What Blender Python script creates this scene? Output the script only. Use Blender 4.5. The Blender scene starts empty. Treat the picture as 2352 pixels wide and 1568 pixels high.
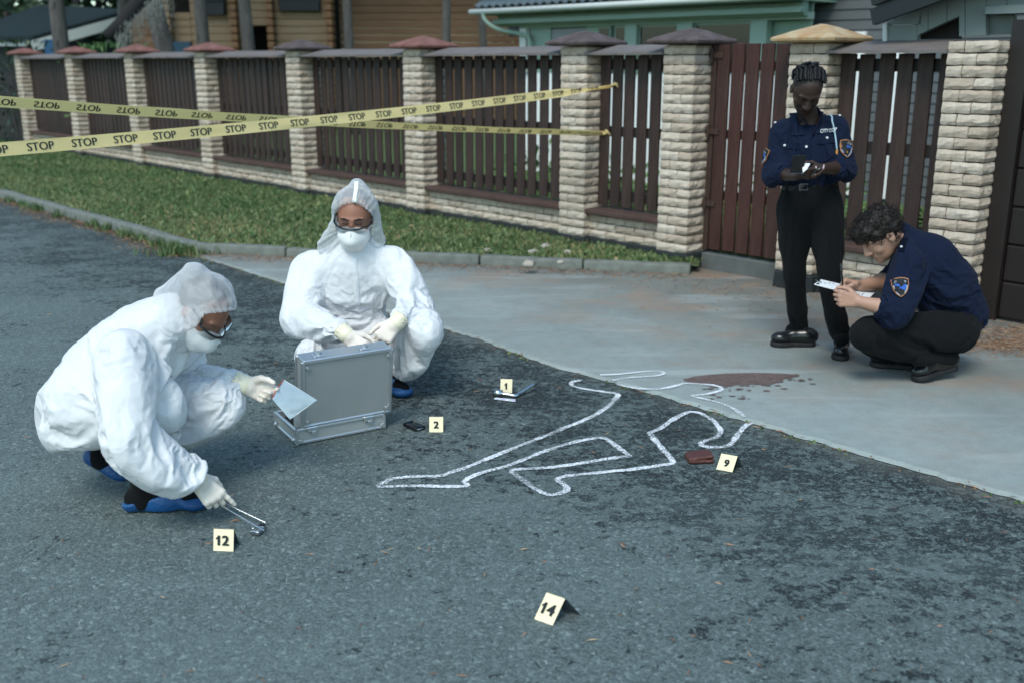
import bpy, bmesh, math, random
import numpy as np
from mathutils import Vector, Matrix, noise as mnoise

random.seed(7)
RNG = np.random.default_rng(11)
SC = bpy.context.scene
COL = SC.collection

# ---------------------------------------------------------------- camera
CAM_H, FOC, HOR, CX, CY = 1.65, 2330.0, 143.0, 1176.0, 784.0
PITCH = math.atan((CY - HOR) / FOC)
cam_data = bpy.data.cameras.new('camera')
cam = bpy.data.objects.new('camera', cam_data)
COL.objects.link(cam)
cam.location = (0, 0, CAM_H)
cam.rotation_euler = (math.pi / 2 - PITCH, 0, 0)
cam_data.sensor_width = 36.0
cam_data.lens = FOC / 2352.0 * 36.0
cam_data.clip_start = 0.05
cam_data.clip_end = 2000
cam_data.dof.use_dof = True
cam_data.dof.focus_distance = 4.35
cam_data.dof.aperture_fstop = 2.2
SC.camera = cam

# ---------------------------------------------------------------- sky and sun
SUN_EL, SUN_AZ = math.radians(52), math.radians(200)   # overcast: broad, weak sun high behind the camera
world = bpy.data.worlds.new('World')
SC.world = world
world.use_nodes = True
wn = world.node_tree.nodes
wl = world.node_tree.links
bg = wn['Background']
sky = wn.new('ShaderNodeTexSky')
sky.sky_type = 'NISHITA'
sky.sun_disc = False
sky.sun_elevation = SUN_EL
sky.sun_rotation = SUN_AZ
sky.air_density = 1.0
sky.dust_density = 1.0
sky.ozone_density = 1.0
hs = wn.new('ShaderNodeMix'); hs.data_type = 'RGBA'; hs.blend_type = 'MULTIPLY'
hs.inputs[0].default_value = 1.0
hs.inputs[7].default_value = (0.85, 1.0, 0.93, 1)
wl.new(sky.outputs[0], hs.inputs[6])
wl.new(hs.outputs[2], bg.inputs[0])
bg.inputs[1].default_value = 0.10
sun_d = bpy.data.lights.new('sun', 'SUN')
sun_d.energy = 0.8
sun_d.angle = math.radians(22)
sun_d.color = (1.0, 0.99, 0.93)
sun = bpy.data.objects.new('sun', sun_d)
COL.objects.link(sun)
# sky rotation 0 = +Y, clockwise seen from above
sdir = Vector((math.sin(SUN_AZ) * math.cos(SUN_EL), math.cos(SUN_AZ) * math.cos(SUN_EL), math.sin(SUN_EL)))
sun.rotation_euler = (-sdir).to_track_quat('-Z', 'Y').to_euler()
SC.view_settings.view_transform = 'Standard'
SC.view_settings.look = 'None'
SC.view_settings.gamma = 1.0
SC.view_settings.use_curve_mapping = False
SC.view_settings.exposure = 1.47
SC.cycles.max_bounces = 6
SC.cycles.diffuse_bounces = 3
SC.cycles.glossy_bounces = 3
SC.cycles.transmission_bounces = 6
SC.cycles.transparent_max_bounces = 10
SC.cycles.use_denoising = True
SC.cycles.caustics_reflective = False
SC.cycles.caustics_refractive = False

# ---------------------------------------------------------------- photo geometry -> world points
CP, SP = math.cos(PITCH), math.sin(PITCH)
def ray(u, v):
    x = (u - CX) / FOC; y = (CY - v) / FOC
    return Vector((x, CP + y * SP, -SP + y * CP))
def gp(u, v, z=0.0):                 # point on the horizontal plane at height z
    d = ray(u, v); t = (z - CAM_H) / d.z
    return Vector((0, 0, CAM_H)) + d * t
def at(u, v, Y):                     # point at distance Y down the street
    d = ray(u, v)
    return Vector((0, 0, CAM_H)) + d * (Y / d.y)

# ---------------------------------------------------------------- object helpers
def tag(o, label=None, cat=None, group=None, kind=None):
    if label: o['label'] = label
    if cat: o['category'] = cat
    if group: o['group'] = group
    if kind: o['kind'] = kind
    return o
def empty(name, loc=(0, 0, 0), rotz=0.0):
    o = bpy.data.objects.new(name, None)
    o.empty_display_size = 0.1
    COL.objects.link(o)
    o.location = loc
    o.rotation_euler = (0, 0, rotz)
    return o
def setmat(me, mats):
    for m in (mats if isinstance(mats, (list, tuple)) else [mats]):
        me.materials.append(m)
def link(name, me, parent=None):
    o = bpy.data.objects.new(name, me)
    COL.objects.link(o)
    if parent is not None: o.parent = parent
    return o
def obj(name, bm, mats, parent=None, smooth=False, keep=False):
    me = bpy.data.meshes.new(name)
    if not keep: bmesh.ops.recalc_face_normals(bm, faces=bm.faces)
    bm.to_mesh(me); bm.free()
    setmat(me, mats)
    if smooth:
        me.polygons.foreach_set('use_smooth', [True] * len(me.polygons))
    return link(name, me, parent)
def npmesh(name, V, F, mats=None, smooth=True):
    """mesh from numpy verts (n,3) and faces (m,k)"""
    me = bpy.data.meshes.new(name)
    V = np.asarray(V, np.float32); F = np.asarray(F, np.int32)
    k = F.shape[1]
    me.vertices.add(len(V)); me.vertices.foreach_set('co', V.ravel())
    me.loops.add(F.size); me.loops.foreach_set('vertex_index', F.ravel())
    me.polygons.add(len(F))
    me.polygons.foreach_set('loop_start', np.arange(0, F.size, k, dtype=np.int32))
    me.polygons.foreach_set('use_smooth', np.full(len(F), smooth))
    me.update(calc_edges=True)
    if mats is not None: setmat(me, mats)
    return me
def bx(bm, c, s, rot=None, bevel=0.0, seg=1):
    r = bmesh.ops.create_cube(bm, size=1.0)
    vs = r['verts']
    m = Matrix.Diagonal((s[0], s[1], s[2], 1))
    if rot is not None: m = rot.to_4x4() @ m
    bmesh.ops.transform(bm, matrix=Matrix.Translation(c) @ m, verts=vs)
    if bevel > 0:
        es = list({e for v in vs for e in v.link_edges})
        bmesh.ops.bevel(bm, geom=es, offset=bevel, segments=seg, affect='EDGES', profile=0.5)
    return vs
def frame_of(x, y=None):
    """3x3 with columns X,Y,Z from an x direction and a rough z-up or y hint"""
    x = Vector(x).normalized()
    z = Vector((0, 0, 1)) if y is None else None
    if y is None:
        yv = z.cross(x)
        if yv.length < 1e-5: yv = Vector((0, 1, 0))
        yv.normalize()
    else:
        yv = (Vector(y) - x * Vector(y).dot(x)).normalized()
    zv = x.cross(yv)
    return Matrix((x, yv, zv)).transposed()
def tube(bm, pts, r, n=8, close=True, caps=True):
    """swept tube along points with radius or list of radii"""
    pts = [Vector(p) for p in pts]
    rs = r if isinstance(r, (list, tuple)) else [r] * len(pts)
    rings = []
    up = Vector((0, 0, 1))
    prev = None
    for i, p in enumerate(pts):
        t = (pts[min(i + 1, len(pts) - 1)] - pts[max(i - 1, 0)]).normalized()
        a = prev if prev is not None else (up if abs(t.z) < 0.9 else Vector((1, 0, 0)))
        a = (a - t * a.dot(t)).normalized()
        prev = a
        b = t.cross(a)
        rings.append([bm.verts.new(p + (a * math.cos(k * 2 * math.pi / n) + b * math.sin(k * 2 * math.pi / n)) * rs[i]) for k in range(n)])
    for i in range(len(rings) - 1):
        for k in range(n):
            bm.faces.new((rings[i][k], rings[i][(k + 1) % n], rings[i + 1][(k + 1) % n], rings[i + 1][k]))
    if caps:
        bm.faces.new(rings[0][::-1]); bm.faces.new(rings[-1])
    return rings
def poly_prism(bm, pts, z0, z1):
    lo = [bm.verts.new((p[0], p[1], z0)) for p in pts]
    hi = [bm.verts.new((p[0], p[1], z1)) for p in pts]
    n = len(pts)
    bm.faces.new(hi); bm.faces.new(lo[::-1])
    for i in range(n):
        bm.faces.new((lo[i], lo[(i + 1) % n], hi[(i + 1) % n], hi[i]))
def smooth_path(pts, n=8):
    """Catmull-Rom through points"""
    P = [Vector(p) for p in pts]
    out = []
    for i in range(len(P) - 1):
        p0 = P[max(i - 1, 0)]; p1 = P[i]; p2 = P[i + 1]; p3 = P[min(i + 2, len(P) - 1)]
        for k in range(n):
            t = k / n
            out.append(0.5 * ((2 * p1) + (p2 - p0) * t + (2 * p0 - 5 * p1 + 4 * p2 - p3) * t * t + (3 * p1 - p0 - 3 * p2 + p3) * t ** 3))
    out.append(P[-1])
    return out
def text_mesh(s, size=1.0):
    """triangulated (verts, faces) of a flat word, centred on the origin"""
    cu = bpy.data.curves.new('t', 'FONT')
    cu.body = s; cu.size = size; cu.align_x = 'CENTER'; cu.align_y = 'CENTER'
    cu.resolution_u = 3
    o = bpy.data.objects.new('t', cu); COL.objects.link(o)
    bpy.context.view_layer.update()
    me = bpy.data.meshes.new_from_object(o.evaluated_get(bpy.context.evaluated_depsgraph_get()))
    V = [v.co.copy() for v in me.vertices]; F = [tuple(p.vertices) for p in me.polygons]
    bpy.data.objects.remove(o); bpy.data.curves.remove(cu); bpy.data.meshes.remove(me)
    xs = [v.x for v in V]; ys = [v.y for v in V]
    c = Vector(((min(xs) + max(xs)) / 2, (min(ys) + max(ys)) / 2, 0))
    return [v - c for v in V], F

# ---------------------------------------------------------------- materials
def rgb(r, g, b): return (r, g, b, 1.0)
class NT:
    """tiny node-tree writer"""
    def __init__(self, name):
        self.m = bpy.data.materials.new(name); self.m.use_nodes = True
        self.t = self.m.node_tree; self.n = self.t.nodes; self.l = self.t.links
        self.bsdf = self.n['Principled BSDF']; self.out = self.n['Material Output']
        self._tc = None
    def new(self, typ, **kw):
        nd = self.n.new('ShaderNode' + typ)
        for k, v in kw.items(): setattr(nd, k, v)
        return nd
    def tc(self, which='Object'):
        if self._tc is None: self._tc = self.new('TexCoord')
        return self._tc.outputs[which]
    def con(self, a, b): self.l.new(a, b)
    def sock(self, node, key, val):
        if hasattr(val, 'is_linked') or isinstance(val, bpy.types.NodeSocket): self.con(val, node.inputs[key])
        else: node.inputs[key].default_value = val
    def noise(self, scale=5, detail=4, rough=0.55, vec=None, dist=0.0, out='Fac'):
        nd = self.new('TexNoise')
        nd.inputs['Scale'].default_value = scale; nd.inputs['Detail'].default_value = detail
        nd.inputs['Roughness'].default_value = rough; nd.inputs['Distortion'].default_value = dist
        self.con(vec if vec is not None else self.tc(), nd.inputs['Vector'])
        return nd.outputs[out]
    def voro(self, scale=20, feature='F1', vec=None, out='Distance', rnd=1.0):
        nd = self.new('TexVoronoi', feature=feature)
        nd.inputs['Scale'].default_value = scale
        nd.inputs['Randomness'].default_value = rnd
        self.con(vec if vec is not None else self.tc(), nd.inputs['Vector'])
        return nd.outputs[out]
    def ramp(self, fac, stops, interp='LINEAR'):
        nd = self.new('ValToRGB'); cr = nd.color_ramp; cr.interpolation = interp
        while len(cr.elements) < len(stops): cr.elements.new(0.5)
        for e, (p, c) in zip(cr.elements, stops):
            e.position = p; e.color = c if len(c) == 4 else (*c, 1)
        self.con(fac, nd.inputs[0]); return nd.outputs[0]
    def mix(self, fac, a, b, blend='MIX'):
        nd = self.new('Mix', data_type='RGBA', blend_type=blend)
        self.sock(nd, 0, fac)
        for i, x in ((6, a), (7, b)):
            if isinstance(x, tuple): nd.inputs[i].default_value = x if len(x) == 4 else (*x, 1)
            else: self.con(x, nd.inputs[i])
        return nd.outputs[2]
    def math(self, op, a, b=0.0, clamp=False):
        nd = self.new('Math', operation=op, use_clamp=clamp)
        self.sock(nd, 0, a); self.sock(nd, 1, b); return nd.outputs[0]
    def maprange(self, v, a, b, c=0.0, d=1.0):
        nd = self.new('MapRange')
        self.sock(nd, 0, v)
        for i, x in zip((1, 2, 3, 4), (a, b, c, d)): nd.inputs[i].default_value = x
        return nd.outputs[0]
    def mapping(self, scale=(1, 1, 1), rot=(0, 0, 0), loc=(0, 0, 0), vec=None):
        nd = self.new('Mapping')
        nd.inputs['Scale'].default_value = scale; nd.inputs['Rotation'].default_value = rot; nd.inputs['Location'].default_value = loc
        self.con(vec if vec is not None else self.tc(), nd.inputs[0]); return nd.outputs[0]
    def objrand(self): return self.new('ObjectInfo').outputs['Random']
    def bump(self, h, strength=0.3, dist=0.01, normal=None):
        nd = self.new('Bump'); nd.inputs['Strength'].default_value = strength; nd.inputs['Distance'].default_value = dist
        self.con(h, nd.inputs['Height'])
        if normal is not None: self.con(normal, nd.inputs['Normal'])
        return nd.outputs[0]
    def set(self, **kw):
        nm = {'color': 'Base Color', 'rough': 'Roughness', 'metal': 'Metallic', 'normal': 'Normal', 'spec': 'Specular IOR Level',
              'alpha': 'Alpha', 'sss': 'Subsurface Weight', 'sheen': 'Sheen Weight', 'coat': 'Coat Weight', 'trans': 'Transmission Weight', 'ior': 'IOR'}
        for k, v in kw.items():
            key = nm[k]
            if isinstance(v, bpy.types.NodeSocket): self.con(v, self.bsdf.inputs[key])
            else: self.bsdf.inputs[key].default_value = v if not (k == 'color' and len(v) == 3) else (*v, 1)
        return self
def simple(name, col, rough=0.6, var=0.12, scale=12, bump=0.0, bscale=80, metal=0.0, spec=0.4, **kw):
    t = NT(name)
    a = tuple(c * (1 - var) for c in col); b = tuple(min(1, c * (1 + var)) for c in col)
    t.set(color=t.mix(t.noise(scale, 5), a, b), rough=rough, metal=metal, spec=spec, **kw)
    if bump: t.set(normal=t.bump(t.noise(bscale, 4), bump, 0.004))
    return t.m
# ================================================================ SETTING
E1 = Vector((0.678, -0.735, 0)).normalized()      # along the fence, towards the gate
E2 = Vector((0.735, 0.678, 0)).normalized()       # from the street into the gardens
Q0 = Vector((1.42, 8.09, 0))                      # near corner of the gate pillar
def FP(s, d=0.0, z=0.0):                          # s metres left of the gate pillar corner, d metres inwards
    return Q0 - E1 * s + E2 * d + Vector((0, 0, z))
FROT = math.atan2(E1.y, E1.x)

KC = gp(447, 586); KL = KC + (gp(0, 457) - KC) * 3.2
KR = gp(1586, 637)
ED = [gp(u, v) for u, v in ((455, 588), (500, 603), (580, 628), (655, 652), (760, 682), (1005, 750), (1100, 778), (1225, 824), (1272, 843), (1330, 856), (1385, 872), (1465, 893), (1550, 917),
                            (1700, 962), (1830, 1000), (1935, 1030), (2100, 1077), (2352, 1149), (2800, 1280), (3600, 1500))]

def m_asphalt():
    t = NT('asphalt'); P = t.tc()
    big = t.noise(0.9, 6, 0.6, dist=0.3)
    mid = t.noise(5.5, 5, 0.7, vec=t.mapping((1.0, 2.2, 1), (0, 0, 0.85)))
    sep = t.new('SeparateXYZ'); t.con(P, sep.inputs[0])
    # distance from the driveway edge decides how worn the surface is
    p0 = gp(2352, 1149)
    dist = t.math('ADD', t.math('MULTIPLY', t.math('SUBTRACT', sep.outputs[0], p0.x), -0.741), t.math('MULTIPLY', t.math('SUBTRACT', sep.outputs[1], p0.y), -0.672))
    wear = t.math('ADD', dist, t.math('MULTIPLY', t.math('SUBTRACT', big, 0.5), 2.6))
    wear = t.math('ADD', wear, t.math('MULTIPLY', t.math('SUBTRACT', mid, 0.5), 2.2))
    worn = t.maprange(wear, 0.75, 2.0)                      # 0 open dark binder, 1 dusty grey
    wn_ = t.new('Mix', data_type='RGBA', blend_type='LINEAR_LIGHT'); wn_.inputs[0].default_value = 0.018
    t.con(P, wn_.inputs[6]); t.con(t.noise(40, 3, out='Color'), wn_.inputs[7])
    W = wn_.outputs[2]
    st = t.new('TexVoronoi'); st.inputs['Scale'].default_value = 88; t.con(W, st.inputs['Vector'])
    st2 = t.new('TexVoronoi'); st2.inputs['Scale'].default_value = 190; t.con(W, st2.inputs['Vector'])
    stone = t.ramp(st.outputs['Color'], [(0.0, (0.030, 0.036, 0.038)), (0.40, (0.105, 0.122, 0.123)), (0.72, (0.19, 0.215, 0.215)), (0.9, (0.42, 0.45, 0.445)), (1.0, (0.72, 0.72, 0.70))])
    fine = t.ramp(st2.outputs['Color'], [(0.0, (0.035, 0.041, 0.043)), (0.55, (0.14, 0.16, 0.162)), (0.9, (0.36, 0.38, 0.375)), (1.0, (0.55, 0.56, 0.55))])
    agg = t.mix(0.5, stone, fine)
    pit = t.math('GREATER_THAN', t.math('ADD', st.outputs['Distance'], t.math('MULTIPLY', t.noise(60, 3), 0.35)), 0.62)
    agg = t.mix(1.0, agg, (0.645, 0.74, 0.715), 'MULTIPLY')
    dusty = t.mix(0.22, agg, (0.087, 0.107, 0.108))
    dark = t.mix(0.40, agg, (0.026, 0.036, 0.037))
    col = t.mix(t.maprange(worn, 0, 1, 0.42, 1.0), dark, dusty)
    # scattered dark pits, far more of them where the binder is open
    pn = t.noise(18, 6, 0.72, vec=t.mapping((1, 1.15, 1), (0, 0, 0.05)), dist=0.3)
    cl = t.noise(3.2, 4, .65)
    thr = t.math('ADD', t.maprange(worn, 0, 1, 0.475, 0.65), t.math('MULTIPLY', t.math('SUBTRACT', cl, .5), -.55))
    sc1 = t.new('SeparateColor'); t.con(st.outputs['Color'], sc1.inputs[0]); sc2 = t.new('SeparateColor'); t.con(st2.outputs['Color'], sc2.inputs[0])
    keep = t.math('MAXIMUM', t.math('GREATER_THAN', sc1.outputs[0], 0.80), t.math('GREATER_THAN', sc2.outputs[0], 0.84))
    pm = t.math('MULTIPLY', t.math('MULTIPLY', t.math('GREATER_THAN', pn, thr), 0.94), t.math('SUBTRACT', 1.0, t.math('MULTIPLY', keep, 0.7)))
    col = t.mix(pm, col, (0.010, 0.015, 0.016))
    # brown dust and moss beside the concrete
    edge = t.maprange(t.math('ADD', dist, t.math('MULTIPLY', t.math('SUBTRACT', t.noise(7, 5), 0.5), 0.30)), -0.02, 0.17, 1.0, 0.0)
    col = t.mix(t.math('MULTIPLY', edge, 0.6), col, (0.12, 0.115, 0.095))
    # broad pale scuffs
    sc = t.maprange(t.noise(0.8, 4, 0.6, vec=t.mapping((0.5, 1.6, 1), (0, 0, 0.1), (3, 1, 0))), 0.5, 0.72)
    col = t.mix(t.math('MULTIPLY', sc, 0.3), col, (0.17, 0.215, 0.21))
    h = t.math('ADD', t.math('MULTIPLY', st.outputs['Distance'], -1.0), t.math('MULTIPLY', pm, -0.9))
    t.set(color=col, rough=0.8, spec=0.4, normal=t.bump(h, 0.5, 0.006))
    return t.m
def m_concrete():
    t = NT('concrete'); P = t.tc()
    a = t.noise(0.9, 6, 0.62); b = t.noise(14, 6, 0.7); c = t.noise(120, 3, 0.7)
    base = t.mix(t.maprange(a, 0.3, 0.7), (0.215, 0.245, 0.235), (0.315, 0.355, 0.34))
    base = t.mix(t.math('MULTIPLY', t.maprange(b, 0.42, 0.75), 0.45), base, (0.18, 0.20, 0.19))
    spk = t.math('GREATER_THAN', c, 0.62)
    base = t.mix(t.math('MULTIPLY', spk, 0.5), base, (0.14, 0.145, 0.14))
    sep = t.new('SeparateXYZ'); t.con(P, sep.inputs[0])
    # distance out from the fence line: brown needle dust collects there
    dd = t.math('ADD', t.math('MULTIPLY', t.math('SUBTRACT', sep.outputs[0], Q0.x), -E2.x), t.math('MULTIPLY', t.math('SUBTRACT', sep.outputs[1], Q0.y), -E2.y))
    grime = t.maprange(t.math('ADD', dd, t.math('MULTIPLY', t.math('SUBTRACT', t.noise(1.6, 6, 0.65), 0.5), 2.6)), 0.0, 2.3, 1.0, 0.0)
    kn = (KR - KC).normalized(); kd = t.math('ADD', t.math('MULTIPLY', t.math('SUBTRACT', sep.outputs[0], KC.x), kn.y), t.math('MULTIPLY', t.math('SUBTRACT', sep.outputs[1], KC.y), -kn.x))
    gk = t.maprange(t.math('ADD', kd, t.math('MULTIPLY', t.math('SUBTRACT', t.noise(2.3, 6, 0.7), 0.5), 1.1)), 0.0, 0.75, 1.0, 0.0)
    grime = t.math('MAXIMUM', grime, gk)
    base = t.mix(t.math('MULTIPLY', grime, 0.72), base, (0.105, 0.088, 0.068))
    rust = t.math('MULTIPLY', t.maprange(t.noise(1.5, 7, 0.7, vec=t.mapping((1, 1.3, 1), (0, 0, 0.8), (5, 2, 0))), 0.48, 0.62), t.maprange(dd, 0.2, 3.2, 1.0, 0.0))
    base = t.mix(t.math('MULTIPLY', rust, 0.5), base, (0.33, 0.185, 0.11))
    sw = t.maprange(t.noise(2.2, 4, 0.5, vec=t.mapping((0.35, 2.0, 1), (0, 0, 0.6))), 0.55, 0.7)
    base = t.mix(t.math('MULTIPLY', sw, 0.35), base, (0.42, 0.46, 0.45))
    t.set(color=base, rough=0.85, spec=0.3, normal=t.bump(t.math('ADD', b, t.math('MULTIPLY', c, 0.7)), 0.35, 0.004))
    return t.m
M_ASPH = m_asphalt(); M_CONC = m_concrete()
M_SOIL = simple('soil', (0.075, 0.07, 0.045), 0.95, 0.4, 6, 0.6, 40)
M_KERB = simple('kerb_concrete', (0.15, 0.16, 0.14), 0.9, 0.5, 12, 0.5, 60)
M_TURF = simple('turf_soil', (0.085, 0.105, 0.045), 0.95, 0.6, 14, 0.8, 50)

# far ground, road, driveway
bm = bmesh.new(); bmesh.ops.create_grid(bm, x_segments=1, y_segments=1, size=500)
for v in bm.verts: v.co.z = -0.02
tag(obj('ground', bm, M_SOIL), kind='structure')
bm = bmesh.new()
bm.faces.new([bm.verts.new(p) for p in ((-40, -30, 0), (40, -30, 0), (40, 5, 0), (9, 8, 0), tuple(KR + E2 * 0.2), tuple(KC + E2 * 0.2), tuple(KL + E2 * 0.2), (-40, 46, 0))])
tag(obj('road', bm, M_ASPH), kind='structure')

def densify(pts, step, jit, seed):
    r = random.Random(seed); out = []
    for a, b in zip(pts[:-1], pts[1:]):
        n = max(1, int((b - a).length / step))
        for k in range(n):
            p = a.lerp(b, k / n)
            nn = Vector((-(b - a).y, (b - a).x, 0)).normalized()
            out.append(p + nn * (r.random() - 0.5) * jit)
    out.append(pts[-1]); return out
edge = densify(ED, 0.045, 0.022, 3)
back = [FP(-7, 3.2), FP(-2.2, 3.0), FP(-2.2, 0.2), FP(0.5, 0.3), KR + E2 * 0.5 - E1 * .2, KC.lerp(KR, 0.5) + Vector((0.05, 0.1, 0)), KC + Vector((0.05, 0.08, 0))]
bm = bmesh.new()
top = [bm.verts.new((p.x, p.y, 0.018)) for p in edge]
lip = [bm.verts.new((p.x - 0.012, p.y - 0.016, 0.004)) for p in edge]
bk = [bm.verts.new((p.x, p.y, 0.018)) for p in back]
for i in range(len(edge) - 1):
    bm.faces.new((lip[i], lip[i + 1], top[i + 1], top[i]))
f = bm.faces.new(top + bk)
bmesh.ops.triangulate(bm, faces=[f])
tag(obj('driveway', bm, M_CONC), kind='structure')

# kerbs: blocks that can be told apart
def kerb_run(a, b, n, h, seed, root):
    r = random.Random(seed); d = (b - a); L = d.length; d.normalize()
    for i in range(n):
        bm = bmesh.new()
        l = L / n
        bx(bm, Vector((l / 2, 0.055, h / 2 - 0.03)), (l - 0.012, 0.11, h + 0.06), bevel=0.014, seg=2)
        bmesh.ops.subdivide_edges(bm, edges=[e for e in bm.edges if e.calc_length() > 0.3], cuts=6)
        for v in bm.verts:
            v.co += Vector([mnoise.noise(v.co * 6 + Vector((i * 3.1 + seed, k * 7, 0))) * 0.007 for k in range(3)])
        o = obj('kerb_block', bm, M_KERB, root, True)
        o.location = a + d * (l * i) + Vector((0, 0, (r.random() - 0.5) * 0.012))
        o.rotation_euler = (0, 0, math.atan2(d.y, d.x) + (r.random() - 0.5) * 0.012)
kr = empty('kerb', (0, 0, 0)); tag(kr, kind='structure')
kerb_run(KC, KR, 5, 0.095, 2, kr)
kerb_run(KL, KC + (KL - KC).normalized() * 0.03, 22, 0.10, 5, kr)

# verge (lawn in front of the fence) and garden behind it
vg = [KC + E2 * 0.1 + E1 * 0.05, KR + E2 * 0.1, FP(-0.05, 0.1), FP(22, 0.1), KL + E2 * 0.1]
bm = bmesh.new()
vs = [bm.verts.new((p.x, p.y, 0.075 + (0.01 if i in (2, 3) else 0))) for i, p in enumerate(vg)]
f = bm.faces.new(vs); bmesh.ops.triangulate(bm, faces=[f])
tag(obj('verge', bm, M_TURF), kind='structure')
bm = bmesh.new()
gd = [FP(0, 0.2), FP(60, 0.2), FP(60, 60), FP(-30, 60), FP(-30, 0.3), FP(-2.2, 3.2), FP(-2.2, 0.2)]
bm.faces.new([bm.verts.new((p.x, p.y, 0.10)) for p in gd])
tag(obj('garden_lawn', bm, simple('lawn', (0.075, 0.12, 0.035), 0.95, 0.45, 3, 0.6, 40)), kind='structure')

def inside(p, poly):
    c = False; n = len(poly)
    for i in range(n):
        a, b = poly[i], poly[(i + 1) % n]
        if (a.y > p[1]) != (b.y > p[1]) and p[0] < (b.x - a.x) * (p[1] - a.y) / (b.y - a.y) + a.x: c = not c
    return c
def m_grass():
    t = NT('grass_blades')
    at_ = t.new('Attribute', attribute_name='tint')
    col = t.ramp(at_.outputs['Fac'], [(0.0, (0.05, 0.11, 0.038)), (0.4, (0.125, 0.19, 0.07)), (0.7, (0.22, 0.265, 0.115)), (0.88, (0.29, 0.29, 0.13)), (1.0, (0.36, 0.28, 0.14))])
    t.set(color=col, rough=0.5, spec=0.35)
    tr = t.new('BsdfTranslucent'); t.con(col, tr.inputs[0])
    mx = t.new('MixShader'); mx.inputs[0].default_value = 0.3
    t.con(t.bsdf.outputs[0], mx.inputs[1]); t.con(tr.outputs[0], mx.inputs[2]); t.con(mx.outputs[0], t.out.inputs[0])
    return t.m
M_GRASS = m_grass()
def grass(name, P, hmin, hmax, w, seed, tintbias=0.0):
    """one mesh of bent blades at points P (n,3): two segments each"""
    r = np.random.default_rng(seed); n = len(P)
    h = r.uniform(hmin, hmax, n); a = r.uniform(0, 2 * np.pi, n); lean = r.uniform(0.1, 1.0, n) * h
    la = r.uniform(0, 2 * np.pi, n)
    wx, wy = np.cos(a) * w * r.uniform(0.6, 1.5, n), np.sin(a) * w * r.uniform(0.6, 1.5, n)
    V = np.zeros((n, 5, 3), np.float32)
    V[:, 0] = P - np.stack([wx, wy, 0 * wx], 1); V[:, 1] = P + np.stack([wx, wy, 0 * wx], 1)
    m = P + np.stack([np.cos(la) * lean * 0.35, np.sin(la) * lean * 0.35, h * 0.6], 1)
    V[:, 2] = m + np.stack([wx, wy, 0 * wx], 1) * 0.8; V[:, 3] = m - np.stack([wx, wy, 0 * wx], 1) * 0.8
    V[:, 4] = P + np.stack([np.cos(la) * lean, np.sin(la) * lean, h * (1 - 0.3 * lean / h)], 1)
    b = np.arange(n)[:, None] * 5
    F = np.concatenate([b + np.array([[0, 1, 2]]), b + np.array([[0, 2, 3]]), b + np.array([[3, 2, 4]])], 0)
    me = npmesh(name, V.reshape(-1, 3), F, M_GRASS, False)
    tint = np.clip(r.normal(0.40, 0.24, n) + tintbias, 0, 1)
    at_ = me.attributes.new('tint', 'FLOAT', 'POINT')
    at_.data.foreach_set('value', np.repeat(tint, 5).astype(np.float32))
    return tag(link(name, me), kind='stuff')
def scatter_verge(n, seed):
    r = np.random.default_rng(seed); out = []; tb = []
    poly = vg
    while len(out) < n:
        s = r.uniform(-0.2, 20); d = r.uniform(-2.75, 0.1)
        # denser near the camera
        if r.random() > min(1, 7.0 / (6 + s)): continue
        p = FP(s, d)
        if not inside((p.x, p.y), poly): continue
        k = mnoise.noise(Vector((p.x * 0.9, p.y * 0.9, 3))) + 0.5 * mnoise.noise(Vector((p.x * 3, p.y * 3, 9)))
        # thin, worn turf along the kerb and in patches
        kd = -d if s > 2.6 else -d + 0.2
        thin = 0.35 * max(0, (d + 2.75 - 0.9) / -0.9) if s > 3 else 0.0
        bare = max(0, mnoise.noise(Vector((p.x * 1.1 + 5, p.y * 1.1, 1))) - 0.25) * 1.2
        if s < 4.0: bare += 0.15
        if r.random() < bare + (0.35 if d < -2.2 else 0): continue
        z = 0.075 + 0.01 * (d + 2.6) / 2.6
        out.append((p.x, p.y, z)); tb.append(0.30 * k + (0.16 if d < -1.6 else 0.0) + (.1 if s < 5 else 0))
    return np.array(out), np.array(tb)
P, TB = scatter_verge(60000, 4)
grass('verge_grass', P, 0.022, 0.062, 0.0055, 5, TB)
# weeds with broader leaves and tufts that grow out of the kerb joints
P2 = P[RNG.random(len(P)) < 0.14]
grass('broad_leaf_weeds', P2, 0.025, 0.07, 0.017, 6, 0.08)
tf = []
for k in range(60):
    q = KC.lerp(KL, random.random() ** 1.5 * 0.6) - E2 * (0.03 * random.random() + 0.01)
    m = random.randint(8, 40)
    for _ in range(m): tf.append((q.x + random.gauss(0, 0.05), q.y + random.gauss(0, 0.03), 0.0))
for k in range(220):
    q = KC + Vector((random.gauss(-0.05, 0.16), random.gauss(-0.02, 0.05), 0)); tf.append((q.x, q.y, 0))
grass('kerb_tufts', np.array(tf), 0.04, 0.13, 0.006, 8, -0.08)
gb = []
for k in range(9000):
    p = FP(random.uniform(-2.2, 5), 0.35 + random.random() ** 2 * 2.6); gb.append((p.x, p.y, 0.1))
grass('garden_grass', np.array(gb), 0.05, 0.16, 0.008, 9, 0.05)

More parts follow.
